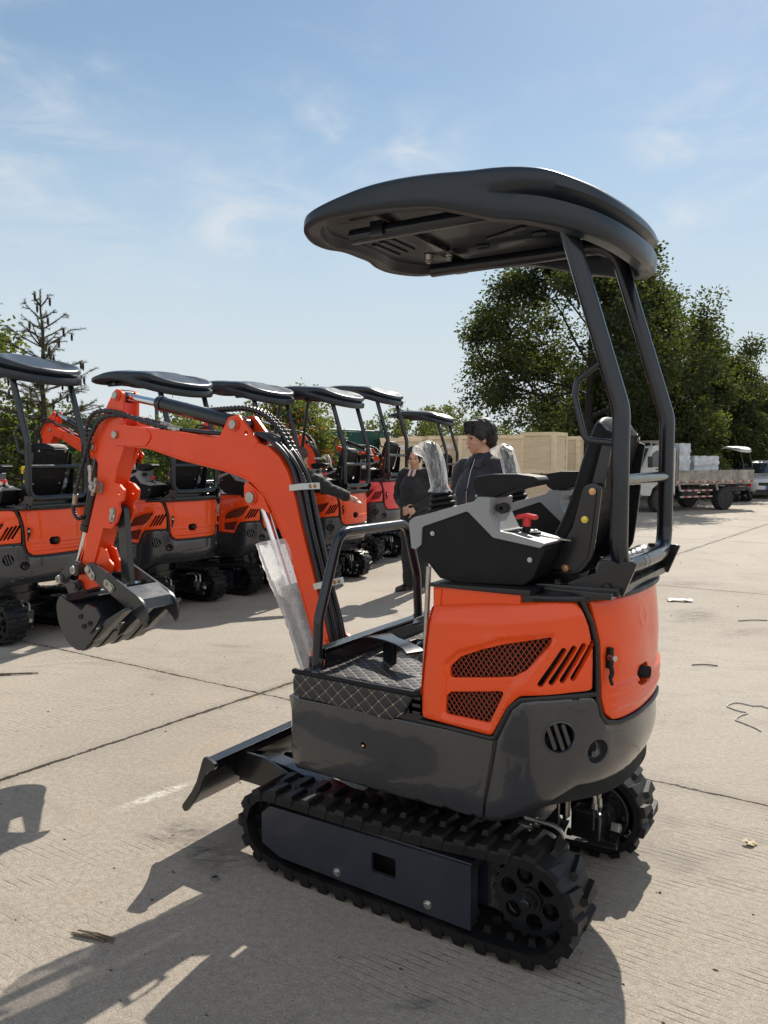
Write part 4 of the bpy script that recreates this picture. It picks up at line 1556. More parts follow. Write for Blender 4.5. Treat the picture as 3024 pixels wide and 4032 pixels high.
        for (ux, z), mm in (((-0.554, 1.404), 'brass_bolt'), ((-0.532, 1.319), 'yellow_zinc'), ((-0.474, 1.168), 'brass_bolt')):
            bb = MB(); bb.bolt((ux, sy * 0.2340, z), (0, sy, 0), 0.0068); bb.build('bolt', mm, br)
    # ---------------------------------------------------------------- roll bar
    m = MB()
    rt = 0.0258
    for sy in (1, -1):
        path = fillet([(0.285, sy * 0.28, 2.262), (-0.455, sy * 0.28, 2.256), (-0.648, sy * 0.28, 1.640), (-0.648, sy * 0.28, 1.185), (-0.660, sy * 0.10, 1.185)], [0, 0.13, 0.16, 0.13, 0], 12)
        m.tube(path, rt, 20)
        m.tube([(0.282, sy * .28, 2.262), (0.287, sy * .28, 2.262)], rt * 0.92, 20)
    m.cyl((-0.660, -0.11, 1.185), (-0.660, 0.11, 1.185), rt, rt, 20)
    m.tube([(-0.660, 0.06, 1.185), (-0.660, 0.066, 1.185)], rt * 1.03, 20)
    m.cyl((-0.648, -0.28, 1.440), (-0.648, 0.28, 1.440), 0.0175, 0.0175, 16)
    rb = m.build('roll_bar', 'tube_paint', root, 50)
    for sy in (1, -1):
        m = MB()
        a, b = sorted((sy * 0.272, sy * 0.286))
        m.prism([(-0.596, 1.205), (-0.690, 1.207), (-0.702, 1.200), (-0.665, 1.106), (-0.515, 1.1095), (-0.500, 1.132), (-0.585, 1.168)], a, b, 'uz', 0, 0.002)
        m.build('gusset', 'black_paint', rb)
    m = MB()
    path = fillet([(-0.600, 0.285, 1.786), (-0.518, 0.285, 1.728), (-0.512, 0.285, 1.68), (-0.545, 0.285, 1.556), (-0.640, 0.285, 1.545)], [0, 0.03, 0.02, 0.03, 0], 8)
    m.tube(path, 0.0095, 12)
    m.build('hand_loop', 'tube_paint', rb, 50)
    build_canopy(root)
    build_arm(root)
    return root
def rod_and_barrel(parent, name, a, b, c, rb, rr, mb_mat, rod_mat='chrome', eye=0.03, seg=24):
    """hydraulic cylinder: barrel a->b, rod b->c"""
    a, b, c = Vector(a), Vector(b), Vector(c)
    d = (c - a).normalized()
    m = MB()
    m.cyl(a, b - d * .035, rb, rb, seg, bevel=0.006)
    m.cyl(b - d * .035, b, rb * 1.10, rb * 1.06, seg, bevel=0.004)
    m.cyl(a - Vector((0, eye * 1.1, 0)), a + Vector((0, eye * 1.1, 0)), eye, eye, seg, bevel=0.003)
    o = m.build(name, mb_mat, parent, 40)
    m = MB()
    m.cyl(b - d * .02, c, rr, rr, seg)
    m.build('rod', rod_mat, o, 40)
    m = MB()
    m.cyl(c - Vector((0, eye * 1.0, 0)), c + Vector((0, eye * 1.0, 0)), eye * 1.05, eye * 1.05, seg, bevel=0.003)
    m.build('rod_eye', mb_mat, o, 40)
    return o

def pin_head(parent, u, z, v, r=0.016, sy=1, flag=None, matname='cast_steel'):
    m = MB()
    m.cyl((u, v, z), (u, v + sy * 0.014, z), r, r, 18, bevel=0.003)
    if flag is not None:
        du, dz = flag
        m.prism(capsule2((u, z), (u + du, z + dz), r * 1.25, 7), *sorted((v, v + sy * 0.006)), 'uz', 0, 0.0015)
        m.bolt((u + du, v + sy * 0.006, z + dz), (0, sy, 0), r * 0.5)
    return m.build('pin', matname, parent, 40)

def build_arm(root):
    # ---------------------------------------------------------------- swing post
    m = MB()
    m.prism(fillet([(0.43, 0.36), (0.52, 0.36), (0.63, 0.52), (0.66, 0.60), (0.63, 0.74), (0.57, 0.78), (0.50, 0.74), (0.46, 0.60), (0.43, 0.58)], 0.02, 3, True), 0.062, 0.084, 'uz', 0, 0.003)
    m.prism(fillet([(0.43, 0.36), (0.52, 0.36), (0.63, 0.52), (0.66, 0.60), (0.63, 0.74), (0.57, 0.78), (0.50, 0.74), (0.46, 0.60), (0.43, 0.58)], 0.02, 3, True), -0.084, -0.062, 'uz', 0, 0.003)
    m.cyl((0.49, 0, 0.34), (0.49, 0, 0.62), 0.055, 0.055, 24, bevel=0.006)
    m.box((0.43, 0, 0.40), (0.10, 0.20, 0.035), bevel=0.006)
    m.box((0.43, 0, 0.57), (0.10, 0.20, 0.035), bevel=0.006)
    m.build('swing_post', 'orange_paint_arm', root, 40)
    # ---------------------------------------------------------------- boom
    up = [(1.836 + .048 * math.cos(a), 1.612 + .048 * math.sin(a)) for a in np.linspace(-2.0, 1.9, 10)]
    outer = [(1.70, 1.655), (1.40, 1.624), (1.202, 1.597), (1.06, 1.585), (0.950, 1.575), (0.875, 1.551), (0.818, 1.510), (0.775, 1.452), (0.746, 1.385), (0.700, 1.215), (0.640, 1.02), (0.588, 0.85), (0.545, 0.70), (0.545, 0.655)]
    inner = [(0.600, 0.640), (0.622, 0.70), (0.655, 0.805), (0.735, 1.025), (0.800, 1.17), (0.855, 1.278), (0.905, 1.345), (0.975, 1.400), (1.055, 1.428), (1.14, 1.448), (1.386, 1.491), (1.62, 1.548), (1.75, 1.556)]
    outline = up + outer + inner
    m = MB()
    m.prism(outline, -0.055, 0.055, 'uz', 0, 0.004)
    for v in (0.058, -0.058):            # weld beads along the lower chord
        m.tube(catmull([(p[0] - .012 * 0, v - math.copysign(.003, v), p[1] + 0.010) for p in inner[1:-1]], 3), 0.0042, 6)
    # cheek stiffeners at the tip
    chk = fillet([(1.885, 1.645), (1.83, 1.672), (1.70, 1.655), (1.62, 1.640), (1.585, 1.605), (1.63, 1.560), (1.74, 1.560), (1.87, 1.57)], 0.03, 4, True)
    for sy in (1, -1):
        m.prism(chk, *sorted((sy * 0.050, sy * 0.062)), 'uz', 0, 0.003)
        # lug for the lifting cylinder and lug for the arm cylinder
        lug = fillet([(1.012, 1.415), (1.016, 1.335), (0.971, 1.287), (0.915, 1.292), (0.86, 1.262), (0.905, 1.345)], [0.02, 0.045, 0.045, 0.02, 0.01, 0.02], 5, True)
        m.prism(lug, *sorted((sy * 0.040, sy * 0.0565)), 'uz', 0, 0.003)
        top = fillet([(1.215, 1.585), (1.150, 1.600), (1.098, 1.680), (1.040, 1.692), (0.930, 1.572), (0.95, 1.550), (1.15, 1.565)], [0.01, 0.05, 0.03, 0.03, 0.01, 0, 0], 5, True)
        holes = [circle2((0.998, 1.612), 0.010, 12)]
        plate_holes(m, top, holes, *sorted((sy * 0.040, sy * 0.0565)))
        m.cyl((1.062, sy * 0.0565, 1.648), (1.062, sy * 0.064, 1.648), 0.028, 0.028, 20, bevel=0.002)
        m.cyl((0.968, sy * 0.0565, 1.338), (0.968, sy * 0.064, 1.338), 0.032, 0.032, 20, bevel=0.002)
    bo = m.build('boom', 'orange_paint_arm', root, 35)
    for sy in (1, -1):
        pin_head(bo, 1.062, 1.648, sy * 0.062, 0.020, sy)
        pin_head(bo, 0.968, 1.338, sy * 0.062, 0.024, sy)
        pin_head(bo, 1.838, 1.618, sy * 0.062, 0.018, sy)
    # ---------------------------------------------------------------- cylinders
    rod_and_barrel(root, 'boom_cylinder', (0.640, 0, 0.52), (0.782, 0, 0.885), (0.968, 0, 1.338), 0.034, 0.0185, 'black_paint')
    rod_and_barrel(root, 'arm_cylinder', (1.062, 0, 1.648), (1.600, 0, 1.764), (1.838, 0, 1.806), 0.033, 0.0185, 'black_paint')
    rod_and_barrel(root, 'bucket_cylinder', (2.022, 0, 1.560), (2.170, 0, 1.130), (2.268, 0, 0.885), 0.030, 0.0165, 'black_paint')
    # ---------------------------------------------------------------- dipper
    body = [(1.845, 1.665), (1.92, 1.680), (1.985, 1.605), (2.000, 1.50), (2.020, 1.328), (2.086, 1.163), (2.150, 0.973), (2.185, 0.885), (2.178, 0.845), (2.150, 0.826), (2.115, 0.834),
            (2.020, 0.858), (2.052, 0.975), (1.977, 1.142), (1.922, 1.288), (1.868, 1.415), (1.812, 1.545), (1.80, 1.60)]
    m = MB()
    m.prism(body, -0.046, 0.046, 'uz', 0, 0.004)
    ear = fillet([(1.795, 1.822), (1.848, 1.842), (1.905, 1.775), (2.035, 1.600), (2.062, 1.565), (2.020, 1.515), (1.99, 1.47), (1.86, 1.44), (1.79, 1.57), (1.80, 1.70)], [0.030, 0.030, 0.02, 0.03, 0.036, 0.02, 0.02, 0.02, 0.05, 0.04], 5, True)
    slot = fillet([(1.880, 1.715), (1.925, 1.700), (1.970, 1.640), (1.905, 1.655)], 0.012, 3, True)
    for sy in (1, -1):
        plate_holes(m, ear, [], *sorted((sy * 0.034, sy * 0.049)))
        m.cyl((1.838, sy * 0.049, 1.806), (1.838, sy * 0.056, 1.806), 0.026, 0.026, 18, bevel=0.002)
        m.cyl((2.022, sy * 0.049, 1.560), (2.022, sy * 0.057, 1.560), 0.026, 0.026, 18, bevel=0.002)
        thl = fillet([(1.900, 1.392), (1.842, 1.380), (1.800, 1.348), (1.812, 1.300), (1.850, 1.283), (1.838, 1.250), (1.868, 1.190), (1.905, 1.158), (1.985, 1.158), (1.96, 1.26)], 0.022, 4, True)
        plate_holes(m, thl, [circle2((1.842, 1.335), 0.009, 12), circle2((1.905, 1.190), 0.009, 12)], *sorted((sy * 0.036, sy * 0.050)))
        lo = fillet([(2.050, 1.070), (1.975, 1.050), (1.952, 1.000), (1.918, 0.972), (1.925, 0.938), (1.955, 0.926), (2.00, 0.945), (2.060, 0.960)], 0.02, 4, True)
        m.prism(lo, *sorted((sy * 0.022, sy * 0.036)), 'uz', 0, 0.003)
    di = m.build('dipper', 'orange_paint_arm', root, 35)
    for sy in (1, -1):
        pin_head(di, 1.838, 1.806, sy * 0.055, 0.017, sy)
        pin_head(di, 2.022, 1.560, sy * 0.056, 0.017, sy)
        pin_head(di, 1.884, 1.245, sy * 0.050, 0.016, sy, (0.010, -0.036))
    m = MB()
    m.box((1.985, 0.052, 1.362), (0.055, 0.02, 0.05), Matrix.Rotation(-0.3, 3, 'Y'), 0, 0.003)
    m.box((1.990, 0.075, 1.362), (0.046, 0.03, 0.046), Matrix.Rotation(-0.3, 3, 'Y'), 0, 0.004)
    m.cyl((1.995, 0.09, 1.365), (1.995, 0.098, 1.365), 0.014, 0.014, 14)
    m.cyl((1.985, 0.075, 1.385), (1.978, 0.075, 1.408), 0.010, 0.010, 8)
    m.cyl((2.005, 0.075, 1.340), (2.010, 0.075, 1.320), 0.009, 0.009, 8)
    m.tube(catmull([(2.010, 0.075, 1.375), (2.030, 0.072, 1.385), (2.036, 0.068, 1.405), (2.036, 0.064, 1.455)], 6), 0.0085, 8)
    m.build('diverter_valve', 'cast_steel', di, 40)
    # ---------------------------------------------------------------- linkage
    m = MB()
    for sy in (1, -1):
        m.prism(fillet([(2.125, 0.975), (2.185, 0.985), (2.235, 0.958), (2.312, 0.892), (2.310, 0.862), (2.275, 0.852), (2.215, 0.905), (2.150, 0.912), (2.115, 0.925)], 0.022, 4, True), *sorted((sy * 0.060, sy * 0.072)), 'uz', 0, 0.002)
        m.cyl((2.139, sy * .05, 0.940), (2.139, sy * .095, 0.940), 0.030, 0.030, 20, bevel=0.003)
        m.cyl((2.287, sy * .04, 0.878), (2.287, sy * .078, 0.878), 0.026, 0.026, 20, bevel=0.003)
    li = m.build('bucket_link', 'bucket_paint', root, 35)
    for sy in (1, -1):
        for (u, z, v) in ((2.139, 0.940, 0.094), (2.287, 0.878, 0.077)):
            b = MB()
            b.tube([(u, sy * v, z), (u, sy * (v + .016), z)], 0.022, 6)
            b.tube([(u, sy * (v + .016), z), (u, sy * (v + .017), z), (u, sy * (v + .017), z), (u, sy * (v + .011), z)], [0.020, 0.013, 0.012, 0.009], 16)
            b.build('bolt', 'cast_steel', li, 40)
    # ---------------------------------------------------------------- bucket
    prof = [(2.085, 0.800), (2.132, 0.820), (2.160, 0.800), (2.172, 0.760), (2.163, 0.700), (2.140, 0.650), (2.105, 0.606), (2.060, 0.577), (2.010, 0.563), (1.965, 0.575), (1.915, 0.615), (1.865, 0.660), (1.828, 0.695)]
    prof = catmull(prof, 4)
    m = MB()
    hw = 0.182
    sidep = fillet(prof + [(1.842, 0.712), (1.870, 0.738), (1.925, 0.752), (1.985, 0.768), (2.04, 0.788)], 0.0, 1, True)
    for sy in (1, -1):
        m.prism([(p[0], p[1]) for p in sidep], *sorted((sy * (hw - 0.010), sy * hw)), 'uz', 0, 0.001)
    # shell
    n = len(prof)
    th = 0.008
    inn = []
    for i, p in enumerate(prof):
        a = Vector(prof[max(0, i - 1)]); b = Vector(prof[min(n - 1, i + 1)])
        t = (b - a).normalized(); nn = Vector((-t.y, t.x))
        cc = Vector((2.02, 0.72))
        if (cc - Vector(p)).dot(nn) < 0: nn = -nn
        inn.append((p[0] + nn.x * th, p[1] + nn.y * th))
    loop = list(prof) + inn[::-1]
    vs = [(p[0], y, p[1]) for y in (-hw + .002, hw - .002) for p in loop]
    k = len(loop)
    m.add(vs, [(i, (i + 1) % k, k + (i + 1) % k, k + i) for i in range(k)])
    # back tube, hanger ears and wear strips
    m.cyl((2.118, -hw + .004, 0.806), (2.118, hw - .004, 0.806), 0.024, 0.024, 18)
    for y in (-0.11, -0.02, 0.07, 0.15):
        strip = []
        for p in prof[22:-4]:
            strip.append(p)
        oo = []
        for i, p in enumerate(strip):
            a = Vector(strip[max(0, i - 1)]); b = Vector(strip[min(len(strip) - 1, i + 1)])
            t = (b - a).normalized(); nn = Vector((-t.y, t.x))
            if (Vector((2.02, .72)) - Vector(p)).dot(nn) > 0: nn = -nn
            oo.append((p[0] + nn.x * .006, p[1] + nn.y * .006))
        lp = strip + oo[::-1]
        vs = [(p[0], yy, p[1]) for yy in (y - .012, y + .012) for p in lp]
        k = len(lp)
        m.add(vs, [(i, (i + 1) % k, k + (i + 1) % k, k + i) for i in range(k)] + [tuple(range(k)), tuple(range(k, 2 * k))[::-1]])
    bk = m.build('bucket', 'bucket_paint', root, 35)
    m = MB()
    for sy in (1, -1):
        m.prism(fillet([(2.200, 0.870), (2.168, 0.888), (2.136, 0.862), (2.105, 0.800), (2.150, 0.775), (2.225, 0.775), (2.26, 0.83), (2.31, 0.862), (2.31, 0.892), (2.28, 0.905), (2.25, 0.885)], 0.018, 4, True), *sorted((sy * 0.052, sy * 0.062)), 'uz', 0, 0.002)
        m.cyl((2.164, sy * .05, 0.853), (2.164, sy * .078, 0.853), 0.028, 0.028, 20, bevel=0.003)
        m.tube([(2.164, sy * .078, 0.853), (2.164, sy * .092, 0.853)], 0.019, 6)
    m.build('hanger', 'bucket_paint', bk, 35)
    for y in (0.148, 0.0, -0.148):
        m = MB()
        # adapter under the lip, blade above it
        c0, c1 = Vector((1.918, 0.612)), Vector((1.660, 0.800))
        d = (c1 - c0).normalized(); nn = Vector((-d.y, d.x))
        if nn.y < 0: nn = -nn
        def P(t, h):
            q = c0 + d * t + nn * h
            return (q.x, q.y)
        Lg = (c1 - c0).length
        m.prism([P(0, 0), P(0.02, 0.030), P(0.15, 0.036), P(Lg, 0.008), P(Lg - .004, -0.004), P(0.12, -0.006), P(0.06, -.012)], y - 0.024, y + 0.024, 'uz', 0, 0.003)
        m.build('tooth', 'bucket_paint', bk, 30)
        b = MB()
        for dy in (-.030, .030):
            q = P(0.085, 0.004)
            b.bolt((q[0], y + dy, q[1] + .02), (nn.x, 0, nn.y), 0.008)
        b.build('bolt', 'zinc', bk)
    for sy in (1, -1):
        m = MB()
        cut = [(1.920, 0.802), (1.846, 0.790), (1.815, 0.755), (1.845, 0.712), (1.900, 0.660), (1.965, 0.690), (1.985, 0.742)]
        plate_holes(m, cut, [], *sorted((sy * hw, sy * (hw + 0.011))))
        m.build('side_cutter', 'bucket_paint', bk, 30)
        b = MB()
        for (u, z) in ((1.963, 0.738), (1.938, 0.693), (1.893, 0.712)):
            b.lathe([(0.0135, 0.0), (0.0135, 0.006), (0.0085, 0.006), (0.0085, 0.003), (0.0, 0.003)], (u, sy * (hw + .011), z), (0, sy, 0), 6, 0, False)
        b.build('bolt', 'black_matt', bk, 30)
    # ---------------------------------------------------------------- thumb with its brace
    m = MB()
    tp = [(2.032, 0.930), (2.050, 0.952), (2.036, 0.978), (2.008, 0.990), (1.975, 0.984), (1.80, 0.912), (1.668, 0.856), (1.628, 0.830), (1.603, 0.795), (1.596, 0.755), (1.604, 0.722), (1.616, 0.703), (1.630, 0.722), (1.650, 0.738), (1.668, 0.752)]
    ser = []
    a, b = Vector((1.700, 0.766)), Vector((1.850, 0.836))
    for i in range(10):
        q = a.lerp(b, i / 9)
        ser += [(q.x, q.y), (q.x + .006, q.y + .010)]
    tp += ser + [(1.93, 0.872), (2.00, 0.912)]
    for sy in (1, -1):
        plate_holes(m, tp, [], *sorted((sy * 0.088, sy * 0.100)))
    m.prism([(1.748, 0.880), (1.742, 0.888), (1.640, 0.838), (1.646, 0.830)], -0.088, 0.088, 'uz', 0, 0.001)
    m.prism([(1.640, 0.838), (1.646, 0.830), (1.622, 0.790), (1.615, 0.794)], -0.088, 0.088, 'uz', 0, 0.001)
    m.cyl((2.020, -.10, 0.952), (2.020, .10, 0.952), 0.018, 0.018, 16)
    m.cyl((1.852, -.10, 0.876), (1.852, .10, 0.876), 0.015, 0.015, 16)
    tb = m.build('thumb', 'bucket_paint', root, 30)
    for sy in (1, -1):
        pin_head(tb, 2.020, 0.952, sy * 0.100, 0.017, sy, (-0.030, -0.030))
        pin_head(tb, 1.846, 0.874, sy * 0.100, 0.017, sy, (0.036, 0.020))
    m = MB()
    m.prism(capsule2((1.884, 1.245), (1.852, 0.880), 0.030, 8), -0.022, 0.012, 'uz', 0, 0.003)
    m.build('thumb_brace', 'bucket_paint', tb, 35)
    m = MB()
    m.cyl((1.852, -.07, 0.876), (1.852, .07, 0.876), 0.0155, 0.0155, 16)
    m.build('pin', 'chrome', tb)
    # ---------------------------------------------------------------- hoses
    off = [0.040, 0.020, 0.000, -0.020, -0.040]
    back = [(0.560, 0.72), (0.592, 0.85), (0.640, 1.01), (0.697, 1.215), (0.742, 1.385), (0.770, 1.452), (0.812, 1.515), (0.868, 1.560), (0.945, 1.590)]
    hb = []
    for i, v in enumerate(off):
        m = MB()
        pts = []
        for k, p in enumerate(back):
            # stand off the back face
            a = Vector(back[max(0, k - 1)]); b = Vector(back[min(len(back) - 1, k + 1)])
            t = (b - a).normalized(); nn = Vector((-t.y, t.x))
            h = 0.013 + (0.012 if i % 2 else 0.0) * (1 if 1 < k < 6 else .4)
            pts.append((p[0] + nn.x * h, v + 0.004 * math.sin(k * 2.1 + i), p[1] + nn.y * h))
        start = [(0.47 - .02 * i, v * 1.6 - .02, 0.50), (0.50, v * 1.3, 0.60)]
        if i in (0, 4):
            end = [(1.06, v * .6, 1.606), (1.25, v * .5, 1.617), (1.43, v * .6, 1.634)]
        elif i in (1, 3):
            end = [(1.02, v, 1.604), (1.09, v, 1.606)]
        else:
            end = [(0.99, v, 1.604), (1.05, v, 1.612)]
        m.tube(catmull(start + pts + end, 6), 0.0098, 10)
        hb.append(m.build('hose', 'hose_rubber', root, 60))
    # spiral-wrapped pair over the arm cylinder
    for v in (-0.012, -0.040):
        m = MB()
        pts = [(1.400, v * .4, 1.738), (1.355, v * .6, 1.728), (1.28, v, 1.720), (1.18, v, 1.722), (1.06, v, 1.720), (0.955, v, 1.690), (0.865, v, 1.618), (0.806, v, 1.525), (0.775, v, 1.435), (0.748, v, 1.372), (0.712, v, 1.25), (0.664, v, 1.08), (0.612, v * 1.2, 0.90), (0.560, v * 1.5, 0.72), (0.50, v * 2, 0.58)]
        P = catmull(pts, 22)
        rr = [0.0112 + 0.0022 * (1 if (i % 4) < 2 else -1) for i in range(len(P))]
        m.tube(P, rr, 10)
        h = m.build('hose', 'hose_rubber', root, 60)
        b = MB()
        b.cyl((1.462, v * .4, 1.752), (1.390, v * .5, 1.737), 0.0125, 0.0125, 12, bevel=0.002)
        b.cyl((1.445, v * .4, 1.748), (1.425, v * .45, 1.744), 0.015, 0.015, 6)
        b.build('fitting', 'cast_steel', h)
    # looping pair at the dipper
    A3 = [(1.420, 0.030, 1.634), (1.552, 0.040, 1.652), (1.700, 0.052, 1.690), (1.816, 0.060, 1.722), (1.930, 0.070, 1.735), (2.003, 0.075, 1.712), (2.040, 0.078, 1.648), (2.042, 0.074, 1.568), (2.044, 0.068, 1.500), (2.038, 0.064, 1.452)]
    A4 = [(1.552, -0.030, 1.652), (1.663, -0.02, 1.680), (1.840, 0.060, 1.712), (1.937, 0.074, 1.690), (1.999, 0.078, 1.625), (2.042, 0.080, 1.541), (2.092, 0.080, 1.434), (2.124, 0.080, 1.365), (2.150, 0.076, 1.300), (2.176, 0.066, 1.238), (2.164, 0.052, 1.200), (2.140, 0.040, 1.205)]
    for pts, f in ((A3, [(2.040, 0.064, 1.470), (2.037, 0.064, 1.440)]), (A4, [(2.140, 0.078, 1.325), (2.160, 0.072, 1.272)])):
        m = MB()
        P = catmull(pts, 14)
        m.tube(P, [0.0105 + 0.0016 * (1 if (i % 4) < 2 else -1) for i in range(len(P))], 10)
        h = m.build('hose', 'hose_rubber', root, 60)
        b = MB()
        b.cyl(pts[0], Vector(pts[0]).lerp(Vector(pts[1]), 0.55), 0.0135, 0.0135, 10, bevel=0.002)
        b.cyl(Vector(pts[0]).lerp(Vector(pts[1]), 0.15), Vector(pts[0]).lerp(Vector(pts[1]), 0.32), 0.0165, 0.0165, 6)
        b.cyl(f[0], f[1], 0.0135, 0.0125, 10, bevel=0.002)
        b.build('fitting', 'cast_steel', h)
    # clamps over the bundle
    for (p, q) in (((0.792, 1.378), (0.705, 1.388)), ((0.668, 0.975), (0.588, 0.998))):
        m = MB()
        d = (Vector(q) - Vector(p)).normalized()
        a = Vector(p) + d * 0.035
        e = Vector(p) + d * 0.095
        n_ = Vector((-d.y, d.x))
        c = a.lerp(e, .5)
        ang = math.atan2(d.y, d.x)
        rot = Matrix.Rotation(-ang, 3, 'Y')
        m.box((e.x, 0, e.y), (0.004, 0.125, 0.026), rot, 0, 0.001)
        for sy in (1, -1):
            m.box((c.x, sy * 0.061, c.y), (0.062, 0.004, 0.026), rot, 0, 0.001)
        cl = m.build('hose_clamp', 'zinc', root, 30)
        b = MB()
        for y in (0.0, -0.03):
            b.bolt((e.x + d.x * .002, y, e.y + d.y * .002), (d.x, 0, d.y), 0.0062)
        b.build('bolt', 'brass_bolt', cl)
# ================================================================== ground
rng = random.Random(7)
def ground_material():
    t = NT('concrete_yard')
    s = t.new('ShaderNodeSeparateXYZ')
    t.l.new(t.coord(), s.inputs[0])
    X, Y = s.outputs['X'], s.outputs['Y']
    def lin(a, b, c=0.0):
        return t.math('ADD', t.math('ADD', t.math('MULTIPLY', X, a), t.math('MULTIPLY', Y, b)), c)
    na = lin(0.546, 0.838)              # across the cross joints and tine lines
    nb = lin(0.80, -0.60)               # across the long joints
    wob = t.math('MULTIPLY', t.math('SUBTRACT', t.noise(1.3, 6, 0.65), 0.5), 0.05)
    wob2 = t.math('MULTIPLY', t.math('SUBTRACT', t.noise(16, 6, 0.75), 0.5), 0.055)
    def joint(coord, off, period, w):
        k = t.math('SUBTRACT', t.math('ADD', t.math('ADD', coord, wob), wob2), off)
        fr = t.math('SUBTRACT', k, t.math('MULTIPLY', t.math('ROUND', t.math('DIVIDE', k, period)), period))
        d = t.math('ABSOLUTE', fr)
        ww = t.math('ADD', w, t.math('MULTIPLY', t.math('SUBTRACT', t.noise(5.0, 5, 0.7), 0.42), w * 3.2))
        return t.math('LESS_THAN', d, ww), t.maprange(d, 0.0, 0.10, 1.0, 0.0), d
    j1, s1, d1 = joint(na, 3.625, 5.78, 0.0065)
    j2, s2, d2 = joint(nb, -3.543, 5.0, 0.0105)
    jn = t.math('MAXIMUM', j1, j2)
    soil = t.math('MAXIMUM', s1, s2)
    big = t.noise(0.55, 6, 0.6)
    mid = t.noise(2.4, 7, 0.62)
    fine = t.noise(38, 6, 0.7)
    grit = t.noise(150, 4, 0.75)
    c = t.mix(t.maprange(big, 0.3, 0.7, 0, 1), (0.268, 0.230, 0.188), (0.356, 0.311, 0.258))
    c = t.mix(t.maprange(mid, 0.35, 0.68, 0, 0.85), c, (0.385, 0.336, 0.276))
    c = t.mix(t.maprange(fine, 0.35, 0.65, 0.0, 0.75), c, (0.212, 0.181, 0.149))
    c = t.mix(t.maprange(grit, 0.34, 0.48, 0.70, 0.0), c, (0.135, 0.118, 0.100))
    c = t.mix(t.maprange(grit, 0.56, 0.68, 0.0, 0.60), c, (0.55, 0.51, 0.45))
    slab = t.noise(0.21, 3, 0.5)
    c = t.mix(t.maprange(slab, 0.42, 0.60, 0.0, 0.28), c, (0.46, 0.42, 0.36))
    # dark and rusty stains
    st = t.noise(1.1, 8, 0.7, t.coord((1.0, 1.0, 1.0)), 0.8)
    c = t.mix(t.maprange(st, 0.57, 0.72, 0.0, 0.52), c, (0.135, 0.118, 0.100))
    c = t.mix(t.maprange(t.noise(0.8, 6, 0.6, None, 1.5), 0.60, 0.75, 0.0, 0.35), c, (0.36, 0.27, 0.18))
    # tined finish: fine parallel lines in patches, cut across the slab
    gw = t.math('ADD', na, t.math('MULTIPLY', wob, 0.35))
    saw = t.math('ABSOLUTE', t.math('SUBTRACT', t.math('FRACT', t.math('DIVIDE', t.math('ADD', gw, t.math('MULTIPLY', t.noise(3.0, 3), 0.02)), 0.0295)), 0.5))
    mp = t.new('ShaderNodeMapping')
    mp.inputs['Rotation'].default_value = (0, 0, R(33))
    mp.inputs['Scale'].default_value = (0.55, 1.5, 1)
    t.l.new(t.coord(), mp.inputs['Vector'])
    patch = t.maprange(t.noise(0.95, 5, 0.6, mp.outputs['Vector']), 0.44, 0.60, 0.0, 1.0)
    brk = t.maprange(t.noise(7.0, 4, 0.6, mp.outputs['Vector']), 0.42, 0.62, 0.0, 1.0)
    groove = t.math('MULTIPLY', t.math('MULTIPLY', t.maprange(saw, 0.03, 0.13, 1.0, 0.0), patch), brk)
    c = t.mix(t.math('MULTIPLY', groove, 0.58), c, (0.13, 0.112, 0.092))
    # local marks: tyre-black smears, a pale scrape, crawler prints
    def blob(cx, cy, ax, ay, ang, soft=1.0):
        ca, sa = math.cos(ang), math.sin(ang)
        u = t.math('DIVIDE', lin(ca, sa, -(cx * ca + cy * sa)), ax)
        v = t.math('DIVIDE', lin(-sa, ca, -(-cx * sa + cy * ca)), ay)
        r = t.math('SQRT', t.math('ADD', t.math('MULTIPLY', u, u), t.math('MULTIPLY', v, v)))
        return t.maprange(r, 0.15, 1.0, 1.0, 0.0, True)
    sm = t.noise(16, 6, 0.7, mp.outputs['Vector'], 1.0)
    for cx, cy, ax, ay, ang, k in ((-0.80, 3.03, .16, .12, -.5, .75), (-0.66, 2.83, .24, .13, -.6, .85), (-0.86, 2.93, .18, .06, -.4, .6), (0.1, 2.02, .12, .05, .2, .6),
                                   (-1.55, 5.2, .22, .07, -.5, .45), (-1.25, 6.1, .3, .09, -.3, .4), (3.0, 7.35, .6, .25, 1.0, .55), (3.15, 6.6, .5, .16, .5, .5), (3.7, 9.2, .7, .3, 0, .5),
                                   (-2.4, 7.0, .8, .3, .2, .5), (2.0, 6.1, .6, .1, -.5, .3)):
        m_ = t.math('MULTIPLY', blob(cx, cy, ax, ay, ang), t.maprange(sm, 0.40, 0.60, 0.0, k))
        c = t.mix(m_, c, (0.060, 0.055, 0.052))
    sc = t.math('MULTIPLY', blob(-1.02, 3.345, .26, .050, math.atan2(.335, .302)), t.maprange(t.noise(26, 5, 0.75), 0.38, 0.62, 0.0, 0.85))
    c = t.mix(sc, c, (0.66, 0.63, 0.57))
    yl = t.math('MULTIPLY', blob(-0.82, 4.78, .10, .03, -.5), t.maprange(t.noise(30, 4, 0.7), 0.42, 0.6, 0.0, 0.6))
    c = t.mix(yl, c, (0.55, 0.38, 0.08))
    # crawler prints: short bars inside a soft patch
    pr = t.math('ABSOLUTE', t.math('SUBTRACT', t.math('FRACT', t.math('DIVIDE', lin(0.25, 0.97), 0.075)), 0.5))
    pm = t.math('MULTIPLY', t.math('MULTIPLY', blob(3.02, 7.30, .42, .5, .2), t.maprange(pr, 0.12, 0.25, 1.0, 0.0)), 0.45)
    c = t.mix(pm, c, (0.085, 0.078, 0.072))
    # joints: earth in the gap, a darker soiled edge, moss where they cross
    c = t.mix(t.math('MULTIPLY', soil, t.maprange(mid, 0.3, 0.7, 0.10, 0.55)), c, (0.175, 0.150, 0.120))
